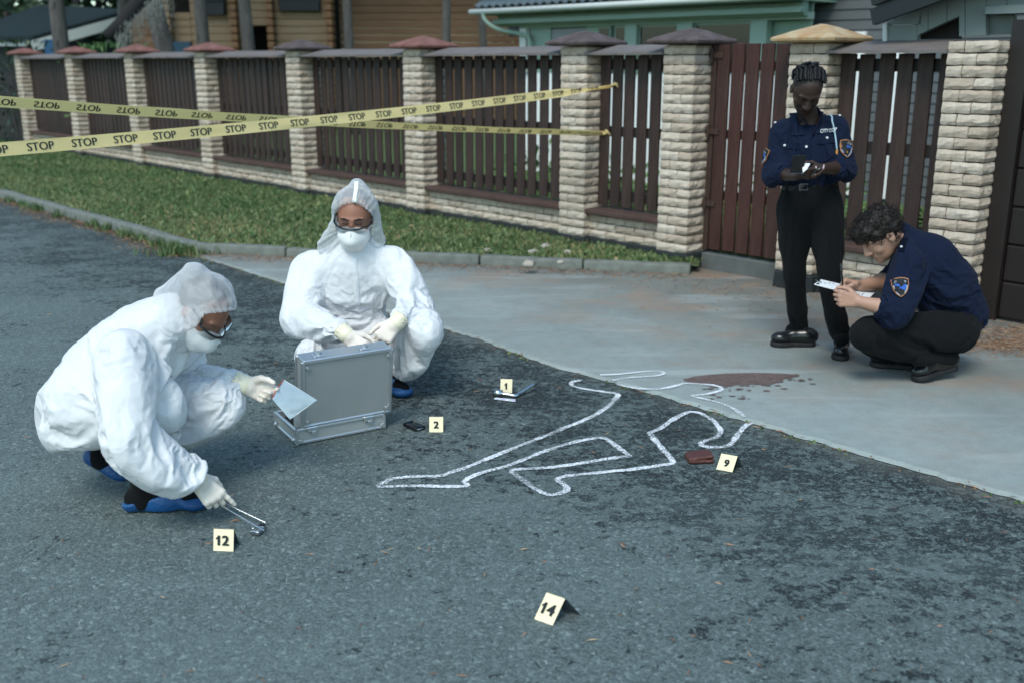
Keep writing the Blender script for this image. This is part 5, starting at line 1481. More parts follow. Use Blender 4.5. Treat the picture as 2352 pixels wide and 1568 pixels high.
    S = Sdf(); shoe(S, hL - upL.normalized() * .008 - (tL - hL).normalized() * .01, tL - upL.normalized() * .008, upL, .060, .064); V, Q = S.mesh(0.006); V = crumple(V, Q, .10, .004, .008, 40, .25, 6); V[:, 2] = np.maximum(V[:, 2], .001); part('shoe_cover', V, Q, M_COVER, P)
    return P, i1, i2

# ---------------------------------------------------------------- B: investigator facing us behind the case
def investigator_front():
    pel = at(805, 800, 5.32); P = person(pel, 'crouching person in white coverall facing the camera behind the open metal case')
    hipR, hipL = at(765, 805, 5.25), at(855, 800, 5.25)
    knR, knL = at(716, 812, 4.80), at(978, 742, 4.86)
    anR, anL = at(755, 925, 5.0), at(912, 872, 4.98)
    sp = [at(806, 800, 5.30), at(808, 725, 5.26), at(811, 650, 5.20), at(813, 598, 5.17), at(814, 566, 5.15)]
    shR, elR, wrR = at(722, 606, 5.17), at(700, 712, 5.02), at(792, 766, 4.66)
    shL, elL, wrL = at(900, 596, 5.17), at(950, 692, 5.02), at(914, 738, 4.74)
    hc = at(815, 502, 5.10); f = Vector((-0.02, -0.97, -0.22)); u = Vector((0.03, -0.22, 0.97))
    X = (1, 0, 0)
    B = Sdf(); B.chain(sp, [.105, .09, .085, .075, .055], 0.03, flat=X, ratio=1.3)
    for h_, k_, a_ in ((hipR, knR, anR), (hipL, knL, anL)): B.chain([h_, k_, lerp(k_, a_, .5)], [.06, .045, .036], 0.03)
    for s_, e_, w_ in ((shR, elR, wrR), (shL, elL, wrL)): B.chain([s_, e_, w_ + (w_ - e_).normalized() * .012], [.05, .038, .028], 0.03)
    B.cap(sp[-1], hc - f * .03 - u * .05, .06, .055, .03); head(B, hc, f, u, 1.10)
    V, Q = B.mesh(0.006); part('body', V, Q, M_SKT, P)
    # brows and eyes show above the mask
    fn, un = nrm(f), nrm(u); ln = un.cross(fn); Lh_ = lambda a, b, z: Vector(hc) + (ln * a + fn * b + un * z) * 1.10
    for s in (-1, 1):
        S = Sdf(); S.cap(Lh_(s * .013, .094, .026), Lh_(s * .034, .091, .031), .0034, .0040, .004); S.cap(Lh_(s * .034, .091, .031), Lh_(s * .053, .074, .025), .0040, .0022, .004); V, Q = S.mesh(.0022); part('eyebrow', V, Q, M_HAIRB, P)
        S = Sdf(); S.cap(Lh_(s * .020, .0870, .004), Lh_(s * .041, .0830, .005), .0034, .0036, .003); V, Q = S.mesh(.002); part('eye', V, Q, M_HAIRB, P)
    S = Sdf(); S.chain(sp, [.155, .135, .122, .112, .085], 0.05, flat=X, ratio=1.30)
    S.chain([hipR, knR], [.14, .085], .04); S.chain([knR, anR], [.082, .075], .02)
    S.chain([hipL, lerp(hipL, knL, .5), knL], [.14, .100, .084], .04); S.chain([knL, lerp(knL, anL, .4), lerp(knL, anL, .66)], [.084, .082, .080], .02)
    S.chain([lerp(shR, sp[3], .35), shR, lerp(shR, elR, .5), elR], [.088, .084, .080, .082], .022); S.chain([elR, lerp(elR, wrR, .45), lerp(elR, wrR, .80), lerp(elR, wrR, .90)], [.080, .074, .060, .039], .015)
    S.chain([lerp(shL, sp[3], .35), shL, lerp(shL, elL, .5), elL], [.088, .084, .078, .078], .022); S.chain([elL, lerp(elL, wrL, .40), lerp(elL, wrL, .66), lerp(elL, wrL, .74)], [.076, .072, .060, .040], .015)
    fa = [(elR, elR - shR, .14, .30), (elR, wrR - elR, .13, .28), (elL, elL - shL, .15, .32), (elL, wrL - elL, .12, .28), (shR, elR - shR, .12, .18), (shL, elL - shL, .12, .2), (knL, anL - knL, .13, .15),
          (sp[1], Vector((0, 0, 1)), .16, .15), (lerp(elR, wrR, .7), wrR - elR, .1, .25)]
    Cb = Sdf(); Cb.chain(sp, [.135, .118, .105, .095, .075], 0.05, flat=X, ratio=1.28); Cb.cap(hipR, hipL, .125, .125, .03)
    Cb.chain([hipR, knR], [.12, .068], .03); Cb.chain([knR, anR], [.066, .05], .02); Cb.chain([hipL, knL], [.12, .068], .03); Cb.chain([knL, anL], [.066, .052], .02)
    Cb.chain([shR, elR, wrR], [.068, .052, .034], .02); Cb.chain([shL, elL, wrL], [.068, .050, .034], .02)
    V, Q = clothe(S, Cb, [(wrR, .06), (lerp(elL, wrL, .74), .05), (anR, .09), (lerp(knL, anL, .7), .06), (sp[4], .10)], .013, .024, .010, 20, .12, .22, .38)
    part('coverall', V, Q, M_SUIT, P)
    ch_ = snapper(V, Q); bm = bmesh.new(); prev = None
    for q_ in range(15):
        f_ = q_ / 14; row = [bm.verts.new(ch_(lerp(813, 822, f_) + du, lerp(592, 705, f_), o_)[0] - Vector(P.location)) for du, o_ in ((-7, .001), (-5.5, .005), (5.5, .005), (7, .001))]
        if prev:
            for i_ in range(3): bm.faces.new((prev[i_], prev[i_ + 1], row[i_ + 1], row[i_]))
        prev = row
    obj('zip_flap', bm, M_SUIT, P, True)
    apex = at(819, 425, 5.14)
    suited_head(P, hc, f, u, at(812, 560, 5.20), apex, M_SKT, M_HAIRB, 18, [(at(778, 535, 5.12), at(756, 566, 5.12), .055, .06), (at(852, 528, 5.14), at(860, 552, 5.16), .045, .05)], (Vector(hc) + nrm(f) * 0.060, Vector((0.0, -0.94, -0.34))), 1.10)
    bm = bmesh.new(); prev = None
    for k in range(13):
        f_ = k / 12; q = [HOODHIT[0](lerp(819, 814, f_) + du, lerp(418, 470, f_), .003)[0] - Vector(P.location) for du in (-4.2, 0, 4.2)]; row = [bm.verts.new(x) for x in q]
        if prev:
            for i in range(2): bm.faces.new((prev[i], prev[i + 1], row[i + 1], row[i]))
        prev = row
    obj('hood_seam', bm, M_MASK, P, True)
    res = []
    for w_, d, n, t, cu in ((wrR, Vector((.70, -.42, -.50)), (.25, .75, -.5), (.35, .1, .9), (.55, .75, .9, .95)), (wrL, Vector((-.62, -.45, -.62)), (-.25, .75, -.5), (-.35, .1, .9), (.55, .75, .9, .95))):
        S = Sdf(); inf = {}; d = d.normalized(); hand(S, w_ + d * .014, d, n, t, cu, .05, (.35, .10), 1.05, 1.08, info=inf); S.cap(w_ - d * .012, w_ + d * .03, .0335, .034, .012)
        V, Q = S.mesh(0.004); part('glove', V, Q, M_GLOVE, P); res.append(inf)
        S = Sdf(); S.cap(w_ - d * .022, w_ + d * .012, .0415, .0405, 0.01); S.cap(w_ - d * .06, w_ - d * .010, .037, .037, 0.004, 's'); V, Q = S.mesh(0.004); part('glove_cuff', V, Q, M_CUFF, P)
    for (tu, tv), (hu, hv), an, sd in (((937, 914), (885, 896), anL, 3), ((735, 955), (765, 930), anR, 4)):
        t_ = gp(tu, tv); h_ = gp(hu, hv); h_ = t_ + (h_ - t_).normalized() * .27; t_.z = h_.z = .012
        S = Sdf(); shoe(S, h_, t_, (0, 0, 1), .041, .056, an + Vector((0, 0, .11))); V, Q = S.mesh(.006); part('boot', V, Q, M_BLACK, P)
        S = Sdf(); dd_ = (t_ - h_).normalized(); shoe(S, h_ - dd_ * .012 - Vector((0, 0, .008)), t_ + dd_ * .01 - Vector((0, 0, .008)), (0, 0, 1), .060, .076); S.plane(lerp(h_, t_, .4) + Vector((0, 0, .075)), Vector((0, 0, 1)) - dd_ * .25, .01)
        V, Q = S.mesh(.006); V = crumple(V, Q, .10, .004, .009, 40, .25, sd); V[:, 2] = np.maximum(V[:, 2], .001); part('shoe_cover', V, Q, M_COVER, P)
    return P

# ---------------------------------------------------------------- police uniform pieces
def shield(P, c, nrm_, up, sc=1.0, tree=None):
    """CITY COP shoulder patch: border, field, skyline, star, lettering"""
    z = nrm(nrm_); y = nrm(Vector(up) - z * Vector(up).dot(z)); x = y.cross(z); c = Vector(c) - Vector(P.location)
    T = lambda a, b, h: c + (x * a + y * b) * sc + z * h
    W_ = Vector(P.location)
    def bend(a, b, h):                                         # follows the sleeve
        if tree is not None:
            loc, n, i, t = tree.ray_cast(T(a, b, .08) + W_, -z, .2)
            if loc is not None: return loc + z * (h + .007) - W_
        return T(a, b, h - 7.0 * a * a * sc)
    out = [(-.040, .040), (-.020, .047), (0, .0495), (.020, .047), (.040, .040), (.041, .012), (.034, -.018), (.020, -.038), (0, -.052), (-.020, -.038), (-.034, -.018), (-.041, .012)]
    def plate(k, h, mat, name, parent, pts=out, dy=0.0):
        bm = bmesh.new(); r1 = [bm.verts.new(bend(a * k, b * k + dy, h)) for a, b in pts]; r0 = [bm.verts.new(bend(a * k, b * k + dy, h - .003)) for a, b in pts]; cv = bm.verts.new(bend(0, dy, h + .0004)); n = len(pts)
        for i in range(n): bm.faces.new((r1[i], r1[(i + 1) % n], cv)); bm.faces.new((r0[i], r0[(i + 1) % n], r1[(i + 1) % n], r1[i]))
        return obj(name, bm, mat, parent)
    pa = plate(1.0, .004, M_ORANGE, 'shoulder_patch', P)
    plate(.90, .0052, M_PATCHK, 'field', pa)
    inn = [(-.027, .014), (0, .021), (.027, .014), (.026, -.004), (.016, -.024), (0, -.038), (-.016, -.024), (-.026, -.004)]
    plate(1.0, .0060, M_PATCHB, 'sky_panel', pa, inn, -.002)
    bm = bmesh.new()
    sky_ = [(-.024, .004), (-.019, .009), (-.015, .002), (-.011, .012), (-.006, .004), (-.001, .014), (.004, .005), (.009, .015), (.014, .004), (.019, .010), (.024, .004)]
    bot = [(.023, -.008), (.014, -.024), (0, -.038), (-.014, -.024), (-.023, -.008)]
    pts = sky_ + bot; vs = [bm.verts.new(bend(a, b - .003, .0068)) for a, b in pts]; cv = bm.verts.new(bend(0, -.012, .0072))
    for i in range(len(vs)): bm.faces.new((vs[i], vs[(i + 1) % len(vs)], cv))
    obj('skyline', bm, M_PATCHK, pa)
    bm = bmesh.new(); st = [bm.verts.new(bend((.0075 if i % 2 == 0 else .003) * math.sin(i * math.pi / 5), -.022 + (.0075 if i % 2 == 0 else .003) * math.cos(i * math.pi / 5), .0082)) for i in range(10)]; cv = bm.verts.new(bend(0, -.022, .0086))
    for i in range(10): bm.faces.new((st[i], st[(i + 1) % 10], cv))
    obj('star', bm, M_GOLD, pa)
    V, F = text_mesh('CITY COP', 0.0165)
    bm = bmesh.new(); vs = [bm.verts.new(bend(v.x * .78, .0305 + v.y * .95 - v.x * v.x * 6, .0066)) for v in V]
    for q in F:
        try: bm.faces.new([vs[i] for i in q])
        except ValueError: pass
    obj('lettering', bm, M_PATCHW, pa)
    for s in (-1, 1):
        bm = bmesh.new(); path = [(.0335, .008), (.031, -.010), (.022, -.028), (.006, -.044)]
        for i in range(3):
            a0, b0 = path[i]; a1, b1 = path[i + 1]; vs = [bm.verts.new(bend(s * a, b, .0066)) for a, b in ((a0, b0), (a0 - .004, b0), (a1 - .004, b1), (a1, b1))]; bm.faces.new(vs)
        obj('side_band', bm, M_PATCHW, pa)
    return pa
M_ORANGE = simple('copper_thread', (0.30, 0.13, 0.055), 0.7, 0.2, 60); M_PATCHK = simple('black_thread', (0.008, 0.009, 0.012), 0.8, .2); M_PATCHB = simple('blue_thread', (0.02, 0.10, 0.42), .7, .15, 40)
M_PATCHW = simple('silver_thread', (0.42, 0.45, 0.50), .6, .25, 90); M_GOLD = simple('gold_thread', (0.55, 0.25, 0.04), .6, .2, 60); M_BUTTON = simple('pearl_button', (0.55, 0.57, 0.58), .25, .15, 30)
def button(P, c, n, r=.0075):
    z = nrm(n); M_ = z.to_track_quat('Z', 'Y').to_matrix().to_4x4(); bm = bmesh.new()
    bmesh.ops.create_cone(bm, segments=12, radius1=r, radius2=r * .85, depth=.004, cap_ends=True, matrix=Matrix.Translation(Vector(c) - Vector(P.location)) @ M_)
    return obj('button', bm, M_BUTTON, P)

# ---------------------------------------------------------------- C: standing officer
def officer_standing():
    pel = at(1860, 470, 5.72); P = person(pel, 'standing person in navy police shirt and black trousers writing in a black notebook')
    hc = at(1853, 208, 5.60); f = Vector((-.06, -.74, -.67)); u = Vector((.02, -.66, .75))
    nb = at(1858, 285, 5.72)
    shR, elR, wrR = at(1797, 302, 5.74), at(1774, 398, 5.70), at(1829, 405, 5.46)
    shL, elL, wrL = at(1922, 292, 5.70), at(1943, 388, 5.66), at(1884, 388, 5.43)
    hpR, hpL = at(1824, 478, 5.75), at(1896, 478, 5.71); knR, knL = at(1827, 618, 5.77), at(1906, 634, 5.58); anR, anL = at(1839, 768, 5.88), at(1933, 782, 5.66)
    sp = [at(1860, 460, 5.73), at(1860, 415, 5.73), at(1860, 355, 5.72), at(1859, 310, 5.73), nb]
    X = (1, .1, 0)
    dR = Vector((.78, -.30, .02)).normalized(); dL = Vector((-.66, -.32, -.20)).normalized()
    B = Sdf(); B.chain(sp, [.09, .085, .085, .08, .053], .03, flat=X, ratio=1.3); B.cap(nb, hc - nrm(f) * .03 - nrm(u) * .05, .056, .050, .03)
    for s_, e_, w_ in ((shR, elR, wrR), (shL, elL, wrL)): B.chain([s_, e_, lerp(e_, w_, .35), w_], [.045, .040, .040, .026], .03)
    for h_, k_, a_ in ((hpR, knR, anR), (hpL, knL, anL)): B.chain([h_, k_, a_], [.06, .045, .034], .03)
    i1 = {}; i2 = {}
    hand(B, wrR, dR, (-.1, .25, .95), (.1, -.95, .25), (.35, .45, .55, .75), .12, (.4, .2), .95, .95, info=i1)
    hand(B, wrL, dL, (-.25, .80, .45), (-.2, -.45, .85), (.45, .6, .75, .8), .10, (.4, .2), .95, .95, info=i2)
    Lc, M = head(B, hc, f, u, 0.98, 1.25, True)
    V, Q = B.mesh(0.0045); part('body', V, Q, M_SKD, P)
    for inf in (i1, i2):
        for tp in inf['tips'] + [inf['thumb']]:
            S = Sdf(); S.ell(tp + Vector((0, -.003, .004)), (.0055, .0055, .009)); V, Q = S.mesh(.0025); part('fingernail', V, Q, M_NAIL, P)
    # cornrows: plaits running back over the skull with bare partings between
    S = Sdf(); S.ell(Lc(0, -.020, .036), A3((.078, .094, .089)), M, .01); S.plane(Lc(0, .052, .062), nrm(nrm(f) * .85 - nrm(u) * .5), .008)
    V, Q = S.mesh(.006); part('hair', V, Q, M_SCALP, P)
    for k in range(8):
        a = (k - 3.5) / 3.5 * 1.12; pts = []
        for j in range(15):
            b = 0.62 - j * 0.205
            x_ = math.sin(a * (1 - .12 * (j / 14))) ; yy = math.sin(b); zz = math.cos(b)
            pts.append(Lc(x_ * .083 * (0.55 + .45 * abs(zz) if j < 1 else 1), -.020 + yy * .099 * math.sqrt(max(.05, 1 - .55 * x_ * x_)), .036 + zz * .094 * math.sqrt(max(.05, 1 - .75 * x_ * x_))) - Vector(P.location))
        pts = smooth_path(pts, 4); bm = bmesh.new()
        kr_ = .0075 + .003 * ((k * 7) % 5) / 4; pts = [p_ + Vector((mnoise.noise(p_ * 30) * .006, mnoise.noise(p_ * 30 + Vector((5, 0, 0))) * .006, mnoise.noise(p_ * 30 + Vector((0, 9, 0))) * .006)) for p_ in pts]; tube(bm, pts, [kr_ + .0030 * math.sin(i * 2.1 + k) for i in range(len(pts))], 7); obj('plait', bm, M_HAIRB, P, True)
    for k in range(9):                                            # plait ends pinned up over the crown
        a = (k - 4) / 4 * 1.25; c_ = Lc(math.sin(a) * .070, -.045 - .02 * (k % 2), .036 + math.cos(a) * .088) - Vector(P.location); bm = bmesh.new()
        tube(bm, [c_ + Vector((math.cos(j * .7 + k) * .014, math.sin(j * .7 + k) * .010, .004 + .010 * math.sin(j * .45))) for j in range(9)], [.0085 - .0005 * j for j in range(9)], 6); obj('plait', bm, M_HAIRB, P, True)
    # trousers
    S = Sdf(); S.chain([at(1860, 421, 5.73), at(1860, 470, 5.73)], [.109, .120], .04, flat=X, ratio=1.38)
    for h_, k_, a_ in ((hpR, knR, anR), (hpL, knL, anL)):
        S.chain([h_, lerp(h_, k_, .5), k_], [.096, .080, .060], .03); S.chain([k_, lerp(k_, a_, .5), lerp(k_, a_, .82)], [.060, .055, .053], .02); S.plane(a_ + Vector((0, 0, -.03)), (0, 0, -1), .004) if False else None
    fa = [(lerp(knR, anR, .9), (0, 0, 1), .11, .35), (lerp(knL, anL, .9), (0, 0, 1), .11, .2), (knR, (0, 0, 1), .14, .08), (knL, (0, 0, 1), .14, .08), (hpR, (0, 0, 1), .1, .08), (hpL, (0, 0, 1), .1, .08)]
    C_ = Sdf(); C_.chain([at(1860, 421, 5.73), at(1860, 470, 5.73)], [.100, .110], .04, flat=X, ratio=1.38)
    for h_, k_, a_ in ((hpR, knR, anR), (hpL, knL, anL)): C_.chain([h_, lerp(h_, k_, .5), k_, a_], [.088, .070, .047, .036], .03)
    V, Q = clothe(S, C_, [(at(1860, 421, 5.73), .17), (at(1830, 425, 5.73), .1), (at(1890, 425, 5.73), .1), (lerp(knR, anR, .8), .05), (lerp(knL, anL, .8), .05)], .014, .024, .004, 15, .05, .4, .4)
    part('trousers', V, Q, M_BLACK, P)
    S = Sdf(); S.cap(at(1860, 423, 5.73), at(1860, 433, 5.73), .112, .112, .0, flat=X, ratio=1.42); V, Q = S.mesh(.006); c_ = at(1860, 428, 5.73); V[:, 2] = np.clip(V[:, 2], c_.z - .019, c_.z + .019); bl = part('belt', V, Q, M_BELT, P)
    bm = bmesh.new(); bc = at(1846, 430, 5.60) - Vector(P.location); tube(bm, [bc + Vector((a_ * .022, 0, b_ * .016)) for a_, b_ in ((-1, -1), (1, -1), (1, 1), (-1, 1), (-1, -1))], .0035, 6); obj('buckle', bm, M_STEELB, bl)
    # shirt with rolled sleeves
    S = Sdf(); S.chain([at(1860, 414, 5.73), at(1860, 382, 5.72), at(1860, 335, 5.71), at(1859, 305, 5.73)], [.112, .116, .108, .082], .04, flat=X, ratio=1.40)
    for s_, e_, w_ in ((shR, elR, wrR), (shL, elL, wrL)):
        S.chain([lerp(s_, sp[3], .45), s_, lerp(s_, e_, .5), lerp(s_, e_, .95)], [.068, .060, .058, .062], .018); S.chain([lerp(s_, e_, .95), lerp(e_, w_, .12)], [.062, .060], .012); S.cap(lerp(e_, w_, .04), lerp(e_, w_, .26), .066, .068, .004)
    S.cap(nb + Vector((0, .01, .005)), nb + Vector((0, -.030, .050)), .072, .064, .015)
    S.plane(at(1860, 428, 5.73), (0, 0, -1), .006)
    S.cap(nb + Vector((0, .02, -.06)), nb + Vector((0, -.07, .12)), .052, .056, .004, 's')
    S.cap(nb + Vector((0, -.12, .085)), nb + Vector((0, -.115, -.060)), .075, .016, .006, 's')
    fa = [(elR, elR - shR, .12, .35), (elL, elL - shL, .12, .35), (at(1860, 405, 5.7), (0, 0, 1), .13, .3), (shR, elR - shR, .1, .15), (shL, elL - shL, .1, .15)]
    C_ = Sdf(); C_.chain([at(1860, 420, 5.73), at(1860, 382, 5.72), at(1860, 335, 5.71), at(1859, 305, 5.73)], [.100, .100, .096, .072], .04, flat=X, ratio=1.38)
    for s_, e_, w_ in ((shR, elR, wrR), (shL, elL, wrL)): C_.chain([s_, e_, lerp(e_, w_, .35), w_], [.052, .050, .049, .032], .02)
    C_.cap(nb + Vector((0, .01, .005)), nb + Vector((0, -.030, .050)), .060, .052, .015)
    V, Q = clothe(S, C_, [(nb + Vector((0, -.02, .03)), .10), (at(1860, 428, 5.73), .12), (at(1825, 428, 5.73), .10), (at(1895, 428, 5.73), .10), (lerp(elR, wrR, .2), .07), (lerp(elL, wrL, .2), .07)], .012, .02, .006, 18, .075, .22, .5)
    sh = part('shirt', V, Q, M_NAVY, P)
    # collar points, pocket flaps, placket
    def strip(name, pts, th, mat=M_NAVY, par=P):
        bm = bmesh.new(); a_ = [bm.verts.new(Vector(p) - Vector(P.location)) for p in pts]; nn = (pts[1] - pts[0]).cross(pts[2] - pts[0]).normalized()
        if nn.y > 0: nn = -nn
        b_ = [bm.verts.new(Vector(p) + nn * th - Vector(P.location)) for p in pts]; n = len(pts); bm.faces.new(b_); bm.faces.new(a_[::-1])
        for i in range(n): bm.faces.new((a_[i], a_[(i + 1) % n], b_[(i + 1) % n], b_[i]))
        return obj(name, bm, mat, par)
    hit = snapper(V, Q); H_ = lambda u_, v_, o=.004: hit(u_, v_, o)[0]
    def patch(name, quad, off, mat, par, nu=5, nv=3):
        """cloth piece laid on the shirt: quad of (u, v) corners, tessellated and snapped"""
        bm = bmesh.new(); g = []
        for j in range(nv + 1):
            r_ = []
            for i in range(nu + 1):
                a0 = lerp(Vector(quad[0]), Vector(quad[1]), i / nu); a1 = lerp(Vector(quad[3]), Vector(quad[2]), i / nu); q = lerp(a0, a1, j / nv); r_.append(bm.verts.new(H_(q.x, q.y, off) - Vector(P.location)))
            g.append(r_)
        for j in range(nv):
            for i in range(nu): bm.faces.new((g[j][i], g[j][i + 1], g[j + 1][i + 1], g[j + 1][i]))
        bmesh.ops.recalc_face_normals(bm, faces=bm.faces); bmesh.ops.solidify(bm, geom=bm.faces[:], thickness=.003)
        return obj(name, bm, mat, par)
    patch('collar', [(1817, 262), (1828, 262), (1851, 312), (1818, 314)], .009, M_NAVY, sh, 4, 6)
    patch('collar', [(1884, 262), (1897, 257), (1892, 303), (1864, 314)], .009, M_NAVY, sh, 4, 6)
    patch('pocket_flap', [(1798, 330), (1832, 332), (1832, 344), (1798, 341)], .006, M_NAVY, sh)
    patch('pocket_flap', [(1877, 322), (1918, 317), (1918, 328), (1877, 332)], .006, M_NAVY, sh)
    patch('placket', [(1850, 318), (1860, 318), (1861, 410), (1851, 410)], .005, M_NAVY, sh, 2, 8)
    for (u_, v_) in ((1852, 338), (1898, 319), (1804, 336)):
        p_, n_ = hit(u_, v_, .010); button(P, p_, n_)
    for (u_, v_) in ((1782, 284), (1928, 268)):
        p_, n_ = hit(u_, v_, .008); button(P, p_, n_)
    V2, F2 = text_mesh('CITY COP', 1.0); xm = max(abs(v.x) for v in V2); bm = bmesh.new(); vs = []
    gx = [H_(1901 + x_, 301 - x_ * .16 - y_, .010) for y_ in (-7, 7) for x_ in (-21, -7, 7, 21)]
    gx = [p_ + Vector((0, -.006, 0)) for p_ in gx]
    for v in V2:
        a_ = (v.x / xm * 20 + 21) / 14; i_ = min(2, int(a_)); a_ -= i_; b_ = (v.y * 11.5 + 7) / 14
        vs.append(bm.verts.new(gx[i_].lerp(gx[i_ + 1], a_).lerp(gx[4 + i_].lerp(gx[5 + i_], a_), b_) - Vector(P.location)))
    for q in F2: bm.faces.new([vs[i] for i in q])
    obj('chest_lettering', bm, M_LETTER, sh)
    pts = [H_(u_, v_, .009) - Vector(P.location) for u_, v_ in ((1903, 267), (1908, 271), (1912, 278), (1915, 290), (1917, 303), (1919, 318), (1920, 332), (1921, 346))]
    bm = bmesh.new(); tube(bm, smooth_path(pts, 4), .0048, 6); ln_ = obj('lanyard', bm, simple('pale_blue_cord', (.30, .42, .50), .7, .2, 90), sh, True)
    bm = bmesh.new(); tube(bm, [pts[-1], pts[-1] + Vector((0, 0, -.028))], .0065, 8); obj('cord_end', bm, M_GOLD, ln_)
    p_, n_ = hit(1944, 343, .010); shield(P, p_, (n_ + Vector((.2, -.4, 0))), (0.10, 0, 1), 1.02, hit.tree)
    p_, n_ = hit(1757, 362, .010); shield(P, p_, (n_ + Vector((-2.0, 0.3, 0))), (0, 0, 1), 1.0, hit.tree)
    # shoes
    for he, to, an in ((gp(1858, 801), gp(1771, 801), anR), (gp(1934, 800), gp(1928, 836), anL)):
        d_ = (to - he).normalized(); he = to - d_ * .27; to.z = he.z = .042; S = Sdf(); shoe(S, he, to, (0, 0, 1), .042, .056, an + Vector((0, 0, .0))); V, Q = S.mesh(.0055); o = part('shoe', V, Q, M_LEATH, P); sock(P, he, d_, an); sole_mesh(he, to, (0, 0, 1), .048, .024, o)
        sd = d_.cross(Vector((0, 0, 1)))
        for k in range(4):
            c_ = to - d_ * (.10 + .016 * k) + Vector((0, 0, .040 + .010 * k)); bm = bmesh.new(); tube(bm, [c_ - sd * .022 - Vector((0, 0, .004)) - Vector(P.location), c_ + Vector((0, 0, .005)) - Vector(P.location), c_ + sd * .022 - Vector((0, 0, .004)) - Vector(P.location)], .0025, 5); obj('lace', bm, M_BLACK, o)
    return P, i1, i2
M_LETTER = simple('white_letters', (.75, .77, .78), .7, .05); M_NAIL = simple('pale_nail', (.50, .36, .38), .3, .1); M_SCALP = simple('short_black_hair_and_scalp', (.020, .014, .012), .7, .3, 60); M_STEELB = simple('bright_steel', (.20, .21, .22), .3, .1, 20, metal=1.0)

